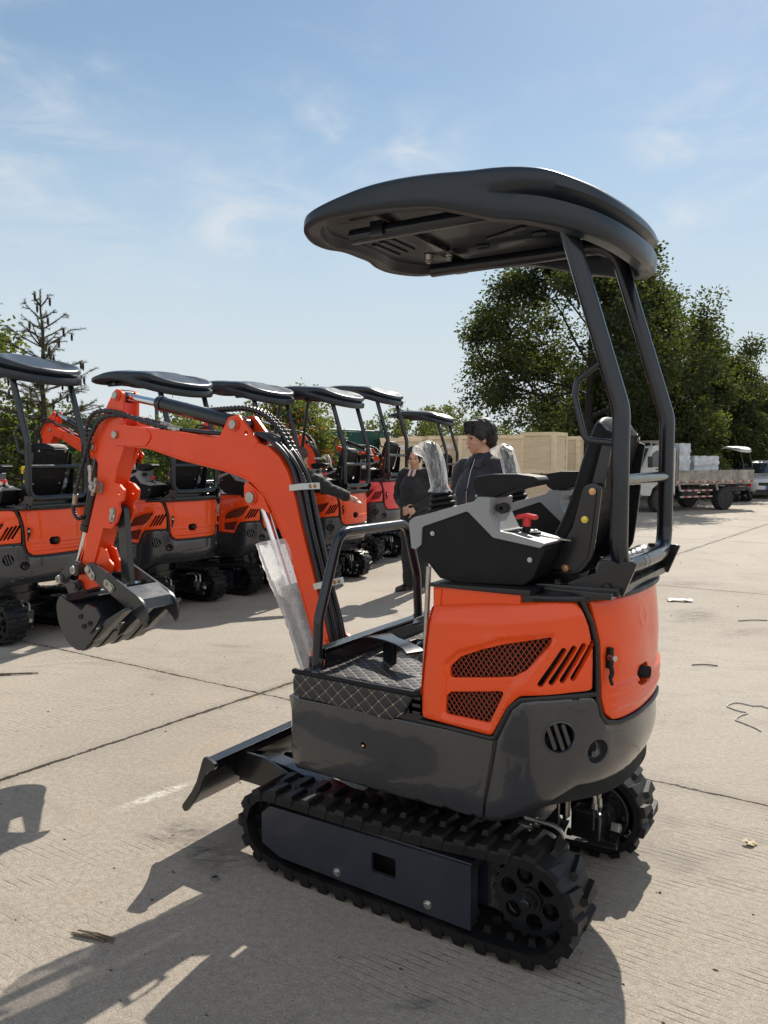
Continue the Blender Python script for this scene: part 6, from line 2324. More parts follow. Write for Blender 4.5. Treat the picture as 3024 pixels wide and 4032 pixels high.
# spruce by the fence on the left: bare leader, cones, ragged whorls
def spruce(loc, height, spread, seed, label, group, cones=True):
    r = random.Random(seed)
    root = empty('spruce_tree', loc, 0, label, 'tree', group)
    m = MB()
    P = [(r.gauss(0, .012), r.gauss(0, .012), height * i / 14) for i in range(15)]
    m.tube(P, [0.070 * (1 - i / 14.6) ** 0.9 + .004 for i in range(15)], 9)
    cs, rs = [], []
    segs = []
    z = 0.35
    while z < height - 0.12:
        t = z / height
        nb = r.choice((5, 6, 6)) if t < .8 else r.choice((3, 4))
        for k in range(nb):
            a = k * 2 * PI / nb + r.uniform(-.5, .5)
            ln = (spread * (1 - t) ** 0.75 * r.uniform(.55, 1.15) + 0.10)
            up = 0.05 + 0.75 * t ** 1.5 + r.uniform(-.08, .12)
            p0 = Vector((0, 0, z)); pts = [p0]
            q = p0.copy()
            for i in range(4):
                d = Vector((math.cos(a), math.sin(a), up + 0.30 * (i / 3) - .12)).normalized()
                q = q + d * ln / 4; pts.append(q.copy())
            m.tube(pts, [0.013 * (1 - t * .6), 0.011, 0.009, 0.006, 0.003], 5, 0, False)
            segs.append((pts, 1.0))
            for j in range(3 if ln < .5 else 7):
                f = r.uniform(.25, .98) * 4; i0 = min(3, int(f)); s0 = pts[i0].lerp(pts[i0 + 1], f - i0)
                a2 = a + r.choice((-1, 1)) * r.uniform(.5, 1.1)
                l2 = ln * r.uniform(.16, .40)
                e = s0 + Vector((math.cos(a2), math.sin(a2), r.uniform(-.15, .45))) * l2
                m.tube([s0, s0.lerp(e, .5), e], [0.006, 0.005, 0.003], 4, 0, False)
                segs.append(([s0, e], 0.9))
                if cones and t > .55 and r.random() < .22:
                    c = s0.lerp(e, .7)
                    m.tube([c, c + Vector((0, 0, -.035)), c + Vector((0, 0, -.09)), c + Vector((.004, 0, -.115))], [0.008, 0.019, 0.016, 0.004], 6)
        z += (0.20 if t < .7 else 0.15) * r.uniform(.8, 1.2)
    m.build('trunk', 'bark_dark', root, 60)
    # needles along every twig
    g = np.random.default_rng(seed)
    A, B = [], []
    for pts, w in segs:
        for i in range(len(pts) - 1):
            A.append(tuple(pts[i])); B.append(tuple(pts[i + 1]))
    A.append((0, 0, height - .30)); B.append((0, 0, height))
    A, B = np.array(A), np.array(B)
    ln = np.linalg.norm(B - A, axis=1)
    zt = A[:, 2] / height
    cnt = np.maximum(3, (ln * (430 - 200 * zt))).astype(int)
    cnt[-1] = 90
    idx = np.repeat(np.arange(len(A)), cnt)
    n = len(idx)
    f = g.random(n)[:, None]
    base = A[idx] * (1 - f) + B[idx] * f
    ax_ = (B - A)[idx]; ax_ /= np.linalg.norm(ax_, axis=1)[:, None]
    d = g.normal(size=(n, 3)); d -= ax_ * (d * ax_).sum(1)[:, None]; d /= np.linalg.norm(d, axis=1)[:, None]
    d = d * 0.8 + ax_ * 0.65
    d /= np.linalg.norm(d, axis=1)[:, None]
    L_ = g.uniform(0.024, 0.046, n)[:, None]
    b = np.cross(d, g.normal(size=(n, 3))); b /= np.linalg.norm(b, axis=1)[:, None]
    V = np.stack([base - b * .0022, base + b * .0022, base + d * L_ + b * .001, base + d * L_ - b * .001], 1).reshape(-1, 3)
    me = bpy.data.meshes.new('crown')
    me.vertices.add(len(V)); me.vertices.foreach_set('co', V.astype(np.float32).ravel())
    me.loops.add(n * 4); me.loops.foreach_set('vertex_index', np.arange(n * 4, dtype=np.int32))
    me.polygons.add(n); me.polygons.foreach_set('loop_start', np.arange(n, dtype=np.int32) * 4)
    me.materials.append(MATS['needle']); me.update(calc_edges=True)
    o = bpy.data.objects.new('crown', me); COL.objects.link(o); o.parent = root
    return root
GS = 'trees along the green fence'
spruce((-4.83, 11.0, 0), 3.88, 1.25, 8, 'sparse spruce with a bare pointed top and hanging cones', GS)
spruce((-4.62, 12.6, 0), 2.35, 0.9, 9, 'short spruce showing between the two leftmost canopies', GS, False)
branch_tree('broadleaf_tree', 'leafy green tree at the left edge beside the spruce', (-6.35, 11.3, 0), 3.5, 1.45, 0.9, 31, 'leaf_mid', 0.10, 40, GS, trunk_r=0.08, clump=0.38, depth=4, nmain=11)
branch_tree('shrub', 'red tipped photinia bush with pale leaves in front of the fence', (-1.72, 13.2, 0), 2.42, 0.92, 0.15, 32, 'leaf_bush', 0.075, 46, GS, trunk_r=0.05, clump=0.26, depth=4, nmain=12, cat='shrub')
branch_tree('shrub', 'feathery light green shrub beside the photinia bush', (-1.45, 13.9, 0), 2.62, 0.75, 0.7, 33, 'leaf_light', 0.075, 26, GS, trunk_r=0.035, clump=0.24, depth=4, nmain=9, cat='shrub')
branch_tree('shrub', 'dark green shrub behind the second canopy from the left', (-3.05, 12.6, 0), 2.18, 0.9, 0.2, 34, 'leaf_mid', 0.075, 36, GS, trunk_r=0.04, clump=0.28, depth=4, nmain=10, cat='shrub')

# ------------------------------------------------------------------ green fence and the creeper in front of it
def fence_mat():
    t = NT('green_mesh_cloth')
    s = t.new('ShaderNodeSeparateXYZ'); t.l.new(t.coord(), s.inputs[0])
    c = t.mix(t.noise(3, 5, 0.6), (0.006, 0.040, 0.032), (0.012, 0.075, 0.055))
    t.set('Base Color', c); t.set('Roughness', 0.75)
    t.set('Normal', t.bump(t.noise(2.2, 5, 0.6, t.coord((3, 1, 0.4)), 0.5), 0.6, 0.08))
    MATS['green_cloth'] = t.mat
fence_mat()
mat('fence_rail', (0.05, 0.09, 0.09), 0.5)
FA, FB = Vector((-9.6, 7.0, 0)), Vector((0.15, 19.2, 0))
fe = empty('fence', FA, math.atan2(FB.y - FA.y, FB.x - FA.x), 'long dark green cloth fence behind the row of excavators', 'fence')
FL = (FB - FA).length
m = MB()
vs = []
nx_, nz_ = 220, 8
for i in range(nx_ + 1):
    for k in range(nz_ + 1):
        x = FL * i / nx_; z = 0.04 + 2.12 * k / nz_
        vs.append((x, 0.018 * math.sin(x * 7.1 + z * 1.3) + 0.022 * math.sin(x * 2.3 + 1) * math.sin(z * 1.4), z + (0.02 * math.sin(x * 2.1) if k == nz_ else 0)))
vs2 = [(x, y + .006, z) for x, y, z in vs]
q = nz_ + 1
f1 = [(i * q + k, (i + 1) * q + k, (i + 1) * q + k + 1, i * q + k + 1) for i in range(nx_) for k in range(nz_)]
m.add(vs, f1)
m.add(vs2, [f[::-1] for f in f1])
m.build('fence_cloth', 'green_cloth', fe, 60)
m = MB(); m.cyl((0, .035, 2.17), (FL, .035, 2.17), 0.024, 0.024, 10)
m.build('top_rail', 'fence_rail', fe)
for i in range(8):
    m = MB(); x = 0.3 + i * (FL - .6) / 7
    m.cyl((x, .06, 0), (x, .06, 2.42), 0.035, 0.035, 10)
    m.build('fence_post', 'fence_rail', fe)
r = random.Random(41)
cs, rs = [], []
d_ = (FB - FA).normalized(); nrm_ = Vector((d_.y, -d_.x, 0))
for i in range(330):
    s_ = r.uniform(1.0, 8.6)
    p = FA + d_ * s_ + nrm_ * r.uniform(.15, .75)
    z = r.uniform(.15, 1.75) * (0.9 + .15 * math.sin(s_ * 1.7))
    cs.append((p.x, p.y, z)); rs.append(r.uniform(.14, .30))
hd = leaves_mesh('hedge', 'cedar', cs, rs, 60, 0.075, None, 44, 0.5, 0.4)
tag(hd, 'bright green cedar hedge along the left end of the green fence', 'hedge')

# ================================================================== crates
def plywood(name, c1, c2, rust):
    t = NT(name)
    w = t.noise(3.0, 6, 0.6, t.coord((1.0, 1.0, 4.0)), 1.2)
    c = t.mix(t.maprange(w, 0.35, 0.65, 0, 1), c1, c2)
    c = t.mix(t.maprange(t.noise(1.3, 5, 0.6, t.coord((0.8, 0.8, 3.5)), 1.0), 0.55, 0.70, 0, rust), c, (0.40, 0.24, 0.11))
    t.set('Base Color', c); t.set('Roughness', 0.75)
    t.set('Normal', t.bump(t.noise(60, 4, 0.6, t.coord((1, 1, 8))), 0.2, 0.004))
    MATS[name] = t.mat
plywood('plywood', (0.56, 0.45, 0.29), (0.66, 0.54, 0.37), 0.5)
plywood('batten_wood', (0.66, 0.52, 0.33), (0.76, 0.62, 0.42), 0.3)
plywood('pallet_wood', (0.25, 0.17, 0.10), (0.36, 0.25, 0.15), 0.3)
def make_crate(w, d, h):
    root = empty('wooden_crate', (0, 0, 0))
    hp = 0.11
    m = MB(); m.box((0, 0, hp + (h - hp) / 2), (w - .03, d - .03, h - hp - .01))
    m.build('panel', 'plywood', root, 30)
    bw, bt = 0.085, 0.022
    m = MB()
    for sx, sy, L1, rot in ((0, -1, w, 0), (0, 1, w, 0), (-1, 0, d, 1), (1, 0, d, 1)):
        for z in (hp + bw / 2, h - bw / 2):
            if rot: m.box((sx * (w / 2 - .003), 0, z), (bt, d, bw), None, 0, .003)
            else: m.box((0, sy * (d / 2 - .003), z), (w, bt, bw), None, 0, .003)
        for e in (-1, 1):
            if rot: m.box((sx * (w / 2 - .001), e * (d / 2 - bw / 2), hp + (h - hp) / 2), (bt, bw, h - hp - 2 * bw), None, 0, .003)
            else: m.box((e * (w / 2 - bw / 2), sy * (d / 2 - .001), hp + (h - hp) / 2), (bw, bt, h - hp - 2 * bw), None, 0, .003)
    m.build('frame', 'batten_wood', root, 30)
    m = MB()
    for y in (-1, 0, 1):
        m.box((0, y * (d / 2 - .06), 0.012), (w, .09, .022), None, 0, .003)
        for x in (-1, 0, 1):
            m.box((x * (w / 2 - .07), y * (d / 2 - .06), .054), (.12, .09, .062), None, 0, .003)
    for k in range(5):
        m.box((-w / 2 + .07 + k * (w - .14) / 4, 0, .097), (.10, d, .022), None, 0, .003)
    m.build('pallet', 'pallet_wood', root, 30)
    return root
proto = {}
GC = 'wooden shipping crates'
def crate(x, y, z, rz, size, label, paper=None):
    if size not in proto:
        c = proto[size] = make_crate(*size)
    else:
        c = copy_tree(proto[size])
        for k in list(c.children):
            if k.name.startswith('paper_label'): bpy.data.objects.remove(k)
    c.location = (x, y, z); c.rotation_euler = (0, 0, rz)
    tag(c, label, 'crate', GC)
    if paper:
        m = MB(); m.box((paper[0], -size[1] / 2 - .004, paper[1]), (.17, .003, .12))
        m.build('paper_label', 'paper', c, 30)
    return c
SZ1, SZ2, SZ3 = (1.02, 0.95, 1.03), (0.84, 0.82, 1.06), (1.0, 0.95, 1.00)
def cx_(px, y): return (px - 1512) / 3029 * y
spots = [(1572, 18.9, 'leftmost', SZ3, .05), (1655, 19.6, 'second', SZ1, .06), (1760, 19.2, 'third', SZ1, .04), (1875, 18.8, 'fourth', SZ1, .03), (1980, 18.5, 'fifth', SZ1, .05)]
for px, y, nm, sz, rz in spots:
    top = {'leftmost': 'leftmost', 'second': 'second from left', 'third': 'third from left, behind the standing woman', 'fourth': 'fourth from left, behind the young man', 'fifth': 'fifth from left, beside the tilted one'}[nm]
    crate(cx_(px, y), y, 0.0, rz, sz, 'lower plywood crate of the stack ' + top)
    crate(cx_(px, y), y, sz[2] + .002, rz + .02, sz, 'upper plywood crate of the stack ' + top, (.0, .78) if nm in ('leftmost', 'third') else None)
crate(cx_(2140, 18.2), 18.2, 0, R(-33), SZ2, 'lower plywood crate of the rightmost stack, turned cornerwise')
crate(cx_(2140, 18.2), 18.2, 1.062, R(-33), SZ2, 'upper plywood crate of the rightmost stack, turned cornerwise')
crate(cx_(2205, 19.6), 19.6, 0, R(-20), SZ1, 'lower sunlit crate peeping out behind the rightmost stack')
crate(cx_(2205, 19.6), 19.6, 1.032, R(-20), SZ1, 'upper sunlit crate peeping out behind the rightmost stack')

# ================================================================== flatbed truck
mat('truck_white', (0.48, 0.48, 0.46), 0.4, coat=0.2, var=0.08, nscale=3, dust=0.3)
mat('bed_paint', (0.27, 0.25, 0.21), 0.7, var=0.45, nscale=4, bump=0.3, bscale=18, dust=0.5)
mat('chassis', (0.022, 0.021, 0.020), 0.7, var=0.3, dust=0.3)
mat('tyre', (0.016, 0.016, 0.016), 0.8, var=0.2, dust=0.2)
mat('rim_steel', (0.12, 0.12, 0.12), 0.5, metal=0.6)
mat('car_glass', (0.015, 0.020, 0.024), 0.06, spec=0.8, coat=0.5)
mat('tail_red', (0.55, 0.02, 0.015), 0.3)
mat('strip_red', (0.34, 0.03, 0.03), 0.55, var=0.3, nscale=9, dust=0.5)
mat('strip_white', (0.42, 0.41, 0.38), 0.55, var=0.25, nscale=9, dust=0.5)
mat('lamp_clear', (0.55, 0.56, 0.56), 0.12, spec=0.8, coat=0.6)
mat('plate_blue', (0.01, 0.03, 0.35), 0.4)
mat('ink', (0.02, 0.02, 0.02), 0.7)
mat('stretch_film', (0.42, 0.45, 0.49), 0.22, bump=1.0, bscale=9, coat=0.4, var=0.25, nscale=7)
mat('car_white', (0.62, 0.63, 0.64), 0.25, coat=0.7, var=0.03)

def wheel(parent, c, rad, w, sy, name='wheel'):
    m = MB()
    x, y, z = c
    m.lathe([(rad * .62, -w / 2), (rad * .93, -w / 2), (rad, -w * .36), (rad, w * .36), (rad * .93, w / 2), (rad * .62, w / 2)], c, 'Y', 32)
    for k in range(28):
        a = 2 * PI * k / 28
        m.box((x + rad * math.cos(a), y, z + rad * math.sin(a)), (.035, w * .7, .018), Matrix.Rotation(-a - PI / 2 + .25, 3, 'Y'))
    o = m.build(name, 'tyre', parent, 40)
    m = MB()
    m.lathe([(0.0, w * .20), (rad * .22, w * .22), (rad * .24, w * .12), (rad * .50, w * .08), (rad * .58, w * .40), (rad * .64, w * .44), (rad * .64, 0.0)], c, (0, sy, 0), 28, 0, False)
    for k in range(6):
        a = 2 * PI * k / 6
        m.cyl((x + rad * .36 * math.cos(a), y + sy * w * .08, z + rad * .36 * math.sin(a)), (x + rad * .36 * math.cos(a), y + sy * w * .17, z + rad * .36 * math.sin(a)), rad * .035, rad * .03, 6)
    m.build('rim', 'rim_steel', o, 40)
    return o

tk = empty('flatbed_truck', (10.05, 22.8, 0), R(205.5), 'old white flatbed truck with a dented grey bed carrying wrapped goods', 'truck')
# truck frame: x forward from the rear axle (the near wheel stands at y = 0), body extends to -y... the far side
W_ = 1.52
def TY(v): return v            # +y is the truck's left; the camera sees its right... left flank
# near flank is at y = +0.10, far flank at y = -1.52
y0, y1 = 0.12, -1.48
yc = (y0 + y1) / 2
m = MB()
m.box((1.0, yc + .35, 0.60), (4.6, .09, .14)); m.box((1.0, yc - .35, 0.60), (4.6, .09, .14))
m.box((1.1, yc, .52), (.5, .4, .35)); m.box((0.0, yc, .36), (.14, 1.2, .14))
m.box((1.35, y0 - .25, .52), (.62, .26, .26), None, 0, .02)
m.build('chassis', 'chassis', tk, 30)
m = MB()
m.box((0.42, yc, 0.80), (3.06, 1.62, .06), None, 0, .005)
for yy in (y0 + .02, y1 - .02):
    m.box((0.42, yy, 1.00), (3.04, .03, .32), None, 0, .006)
    m.box((0.42, yy, 1.165), (3.06, .045, .03), None, 0, .005)
    m.box((0.42, yy, .855), (3.06, .045, .03), None, 0, .005)
    for x in (-1.08, -.1, .9, 1.93):
        m.box((x, yy, 1.0), (.05, .042, .32), None, 0, .004)
for x in (-1.11, 1.95):
    m.box((x, yc, 1.0), (.03, 1.6, .32), None, 0, .005)
m.box((1.98, yc, 1.36), (.035, 1.55, .06)); 
for yy in (y0 - .03, yc, y1 + .03):
    m.box((1.98, yy, 1.24), (.05, .05, 1.0), None, 0, .004)
for x in (0.38, 1.86):
    m.box((x, y0 - .02, .70), (.06, .04, .22), Matrix.Rotation(.35, 3, 'Y'))
m.build('cargo_bed', 'bed_paint', tk, 30)
for k in range(9):
    x = -1.0 + k * .36
    m = MB(); m.box((x, y0 + .046, .845), (.10, .004, .05)); m.build('reflector', 'strip_red', tk, 30)
    m = MB(); m.box((x + .12, y0 + .046, .845), (.10, .004, .05)); m.build('reflector', 'strip_white', tk, 30)
for z in (.60, .42):
    m = MB()
    n = 9
    for k in range(n):
        m.box((0.62 + k * .14, y0 - .03, z), (.14, .025, .045), None, k % 2)
    m.build('side_guard', ['strip_white', 'strip_red'], tk, 30)
m = MB()
for x in (.72, 1.5):
    m.box((x, y0 - .04, .56), (.02, .02, .36))
m.build('guard_strut', 'chassis', tk, 30)
for (x, yy, sy) in ((0, y0 - .14, 1), (0, y1 + .14, -1), (2.52, y0 - .14, 1), (2.52, y1 + .14, -1)):
    wheel(tk, (x, yy, .335), .335, .22 if x else .26, sy)
m = MB(); m.box((-1.13, y0 - .12, .83), (.05, .12, .32), None, 0, .01); m.build('tail_light', 'tail_red', tk, 30)
m = MB(); m.box((-1.13, y1 + .12, .83), (.05, .12, .32), None, 0, .01); m.build('tail_light', 'tail_red', tk, 30)
m = MB(); m.box((-1.14, yc, .62), (.01, .44, .14)); m.build('licence_plate', 'plate_blue', tk, 30)
# cab: rounded forward-control box with a raked windscreen
cabp = [(2.05, .50), (2.05, 1.78), (2.12, 1.86), (2.75, 1.88), (2.92, 1.82), (3.22, 1.26), (3.30, 1.12), (3.34, .75), (3.32, .50), (2.98, .48), (2.90, .68), (2.72, .80), (2.32, .80), (2.14, .68), (2.06, .48)]
m = MB()
m.prism(fillet(cabp, [.02, .04, .06, .1, .12, .05, .08, .06, .03, .02, .08, .1, .1, .08, .02], 4, True), y1 + .0, y0 + .0, 'uz', 0, .05)
cab = m.build('cab', 'truck_white', tk, 40)
m = MB()
sw = [(2.34, 1.28), (2.34, 1.72), (2.78, 1.74), (2.93, 1.66), (3.10, 1.28)]
m.prism(fillet(sw, .05, 4, True), y0 - .003, y0 + .006, 'uz', 0, .003)
m.build('side_window', 'car_glass', cab, 40)
m = MB()
m.prism(fillet(sw, .05, 4, True), y1 - .006, y1 + .003, 'uz', 0, .003)
m.build('side_window', 'car_glass', cab, 40)
m = MB()
a, b = Vector((3.235, 0, 1.27)), Vector((2.945, 0, 1.80)); nn = Vector((b.z - a.z, 0, -(b.x - a.x))).normalized()
for yy0, yy1 in ((y1 + .10, y0 - .10),):
    m.add([a + Vector((0, yy0, 0)) + nn * .012, a + Vector((0, yy1, 0)) + nn * .012, b + Vector((0, yy1 - .04, 0)) + nn * .012, b + Vector((0, yy0 + .04, 0)) + nn * .012,
           a + Vector((0, yy0, 0)) - nn * .01, a + Vector((0, yy1, 0)) - nn * .01, b + Vector((0, yy1 - .04, 0)) - nn * .01, b + Vector((0, yy0 + .04, 0)) - nn * .01],
          [(0, 1, 2, 3), (4, 7, 6, 5), (0, 4, 5, 1), (1, 5, 6, 2), (2, 6, 7, 3), (3, 7, 4, 0)])
m.build('windscreen', 'car_glass', cab, 30)
m = MB(); m.box((3.33, yc, .55), (.10, 1.56, .24), None, 0, .03); m.build('bumper', 'chassis', cab, 40)
for yy in (y0 - .20, y1 + .20):
    m = MB(); m.box((3.335, yy, .90), (.05, .26, .17), None, 0, .02); m.build('headlight', 'lamp_clear', cab, 40)
m = MB(); m.box((3.338, yc, .93), (.03, .8, .16), None, 0, .01); m.build('grille', 'chassis', cab, 40)
m = MB(); m.box((3.16, y0 + .16, 1.42), (.06, .16, .30), None, 0, .02); m.tube([(3.10, y0, 1.55), (3.16, y0 + .14, 1.58)], .012, 6); m.build('mirror', 'chassis', cab, 40)
m = MB(); m.box((2.74, y0 + .002, 1.22), (.11, .02, .03), None, 0, .004); m.build('handle', 'chassis', cab, 40)
m = MB(); m.tube([(3.26, yc - .3, 1.28), (3.12, yc + .05, 1.50)], .008, 5); m.build('wiper', 'chassis', cab, 40)
# hand-painted weight notice on the door
m = MB(); m.box((2.72, y0 + .004, 1.00), (.50, .006, .36), None, 0, .001); sg = m.build('door_notice', 'strip_white', cab, 30)
m = MB()
def stroke(x, z, w, h): m.box((x, y0 + .0085, z), (w, .002, h))
for k in range(5):
    x = 2.90 - k * .085
    stroke(x, 1.09, .055, .010); stroke(x, 1.06, .055, .010); stroke(x - .01, 1.07, .010, .065); stroke(x + .018, 1.055, .010, .045)
for x in (2.86, 2.62):
    stroke(x, .93, .055, .010); stroke(x, .965, .010, .06); stroke(x - .015, .905, .05, .010)
# the figure 3
for z, w in ((.965, .045), (.935, .035), (.905, .045)): stroke(2.74, z, w, .012)
stroke(2.722, .935, .012, .07)
m.build('lettering', 'ink', sg, 30)
# roof rack
m = MB()
for yy in (y0 - .2, y1 + .2): m.box((2.45, yy, 1.96), (.75, .03, .03))
for x in (2.15, 2.45, 2.78): m.box((x, yc, 1.98), (.03, 1.3, .025))
for x in (2.15, 2.78):
    for yy in (y0 - .2, y1 + .2): m.box((x, yy, 1.915), (.03, .03, .09))
m.box((2.48, yc, 2.01), (.5, 1.0, .03), None, 0, .01)
m.build('roof_rack', 'bed_paint', cab, 30)

def wrapped_load(loc, size, rz, seed, label):
    r = random.Random(seed)
    o = MB()
    bm = bmesh.new(); bmesh.ops.create_cube(bm, size=1.0)
    bmesh.ops.subdivide_edges(bm, edges=list(bm.edges), cuts=14, use_grid_fill=True)
    for v in bm.verts:
        p = Vector((v.co.x * size[0], v.co.y * size[1], (v.co.z + .5) * size[2]))
        k = 0.018 * math.sin(p.z * 42 + seed + p.x * 3) + 0.014 * math.sin(p.z * 19 + p.y * 6) + r.uniform(-.008, .008)
        if abs(v.co.z) < .49:
            d = Vector((p.x, p.y, 0)); d.normalize(); p += d * k
        else:
            p.z += .012 * math.sin(p.x * 17) * math.sin(p.y * 15) * (v.co.z > 0)
        v.co = p
    bm.verts.index_update()
    o.add([tuple(v.co) for v in bm.verts], [tuple(v.index for v in f.verts) for f in bm.faces])
    bm.free()
    ob = o.build('wrapped_load', 'stretch_film', None, 60)
    ob.location = loc; ob.rotation_euler = (0, 0, rz)
    tag(ob, label, 'wrapped goods', 'film wrapped goods on the truck bed')
    return ob
TM = Matrix.Translation((10.05, 22.8, 0)) @ Matrix.Rotation(R(205.5), 4, 'Z')
q = TM @ Vector((1.60, -.45, .832)); wrapped_load(q, (.42, .95, 1.12), R(205.5), 3, 'tall narrow stack in silvery film behind the truck cab')
q = TM @ Vector((0.72, -.48, .832)); wrapped_load(q, (.98, 1.0, .76), R(205.5), 5, 'low wide stack in silvery film on the middle of the truck bed')

# ================================================================== white cars
def make_car(label, loc, rz):
    root = empty('parked_car', loc, rz, label, 'car')
    # body lofted along x from side profile sections: (x, half width, z of sill, belt line z)
    lower = [(2.18, .50, .30, .58), (2.14, .70, .24, .68), (1.95, .82, .20, .78), (1.5, .88, .19, .86), (.9, .90, .19, .92), (0, .90, .19, .94), (-1.2, .90, .20, .96), (-1.9, .86, .24, .98), (-2.2, .76, .30, .92), (-2.26, .60, .40, .80)]
    m = MB()
    S = 24
    vs = []
    for x, hw, zs, zb in lower:
        for k in range(S):
            a = 2 * PI * k / S
            y = hw * math.copysign(abs(math.cos(a)) ** .35, math.cos(a)); z = (zs + zb) / 2 + (zb - zs) / 2 * math.copysign(abs(math.sin(a)) ** .45, math.sin(a))
            vs.append((x, y, z))
    n = len(lower)
    m.add(vs, [(i * S + k, i * S + (k + 1) % S, (i + 1) * S + (k + 1) % S, (i + 1) * S + k) for i in range(n - 1) for k in range(S)] + [tuple(range(S)), tuple((n - 1) * S + k for k in range(S))])
    ro = [(.98, .74, .92), (.35, .66, 1.36), (-.1, .63, 1.45), (-.8, .62, 1.46), (-1.3, .64, 1.38), (-1.95, .70, 1.00)]
    vs = []
    for x, hw, zt in ro:
        vs += [(x, -hw, .90), (x, -hw * .95, zt - .04), (x, -hw * .7, zt), (x, hw * .7, zt), (x, hw * .95, zt - .04), (x, hw, .90)]
    m.add(vs, [(i * 6 + k, i * 6 + k + 1, (i + 1) * 6 + k + 1, (i + 1) * 6 + k) for i in range(len(ro) - 1) for k in range(5)])
    bd = m.build('body', 'car_white', root, 50)
    m = MB()
    m.add([(.975, -.66, .955), (.975, .66, .955), (.385, .56, 1.345), (.385, -.56, 1.345)], [(0, 1, 2, 3)]); m.v = [(x + .012, y, z + .012) for x, y, z in m.v]
    m.build('windscreen', 'car_glass', bd, 30)
    for sy in (1, -1):
        m = MB()
        m.add([(.70, sy * .755, .97), (.30, sy * .70, 1.30), (-.75, sy * .675, 1.38), (-1.25, sy * .69, 1.30), (-1.55, sy * .745, .99)], [(0, 1, 2, 3, 4)])
        m.build('side_window', 'car_glass', bd, 30)
        m = MB(); m.ball((2.02, sy * .64, .66), (.12, .16, .075), 14, 8); m.build('headlight', 'lamp_clear', bd, 60)
        m = MB(); m.ball((.66, sy * .98, .98), (.06, .11, .07), 12, 8); m.build('mirror', 'car_white', bd, 60)
        for x in (1.36, -1.34):
            wheel(root, (x, sy * .78, .315), .315, .21, sy)
    m = MB(); m.box((2.155, 0, .56), (.06, .95, .13), None, 0, .02); m.build('grille', 'chassis', bd, 40)
    m = MB(); m.box((2.17, 0, .30), (.06, 1.1, .12), None, 0, .02); m.build('lower_grille', 'chassis', bd, 40)
    m = MB(); m.box((2.205, 0, .43), (.012, .44, .14), None, 0, .002); pl = m.build('licence_plate', 'plate_blue', bd, 30)
    m = MB()
    for k in range(7):
        y = -.18 + k * .058
        m.box((2.2125, y, .43), (.002, .030, .010)); m.box((2.2125, y - .012, .43), (.002, .008, .075)); m.box((2.2125, y, .463 if k % 2 else .40), (.002, .030, .010))
    m.build('lettering', 'strip_white', pl, 30)
    return root
make_car('white sedan facing the camera at the right edge beyond the truck', (15.35, 30.8, 0), R(-112))
make_car('white car partly hidden between the red excavator and the woman in black', (-1.95, 15.9, 0), R(4))
# ================================================================== people
from mathutils import noise as mnoise
def skin_mat():
    t = NT('skin')
    c = t.mix(t.maprange(t.noise(9, 5, 0.6), 0.3, 0.7, 0, 1), (0.40, 0.225, 0.150), (0.50, 0.300, 0.205))
    t.set('Base Color', c); t.set('Roughness', 0.5); t.set('Subsurface Weight', 0.12)
    t.b.inputs['Subsurface Radius'].default_value = (0.02, 0.008, 0.005)
    MATS['skin'] = t.mat
skin_mat()
mat('cloth_black', (0.010, 0.010, 0.012), 0.85, var=0.2, nscale=9, bump=0.5, bscale=36, sheen=0.15)
mat('cloth_navy', (0.012, 0.013, 0.020), 0.85, var=0.2, nscale=9, bump=0.5, bscale=30, sheen=0.15)
mat('cloth_pink', (0.52, 0.36, 0.35), 0.8, var=0.05)
mat('cloth_white', (0.60, 0.58, 0.55), 0.8, var=0.05)
mat('hair_black', (0.006, 0.0055, 0.0055), 0.6, var=0.3, nscale=40)
mat('hair_brown', (0.050, 0.020, 0.014), 0.42, var=0.3, nscale=30)
mat('shoe_leather', (0.010, 0.010, 0.010), 0.22, coat=0.4)
mat('lip', (0.36, 0.12, 0.10), 0.45)
mat('eye_dark', (0.012, 0.010, 0.010), 0.2)
mat('zip_metal', (0.45, 0.45, 0.45), 0.35, metal=1.0)

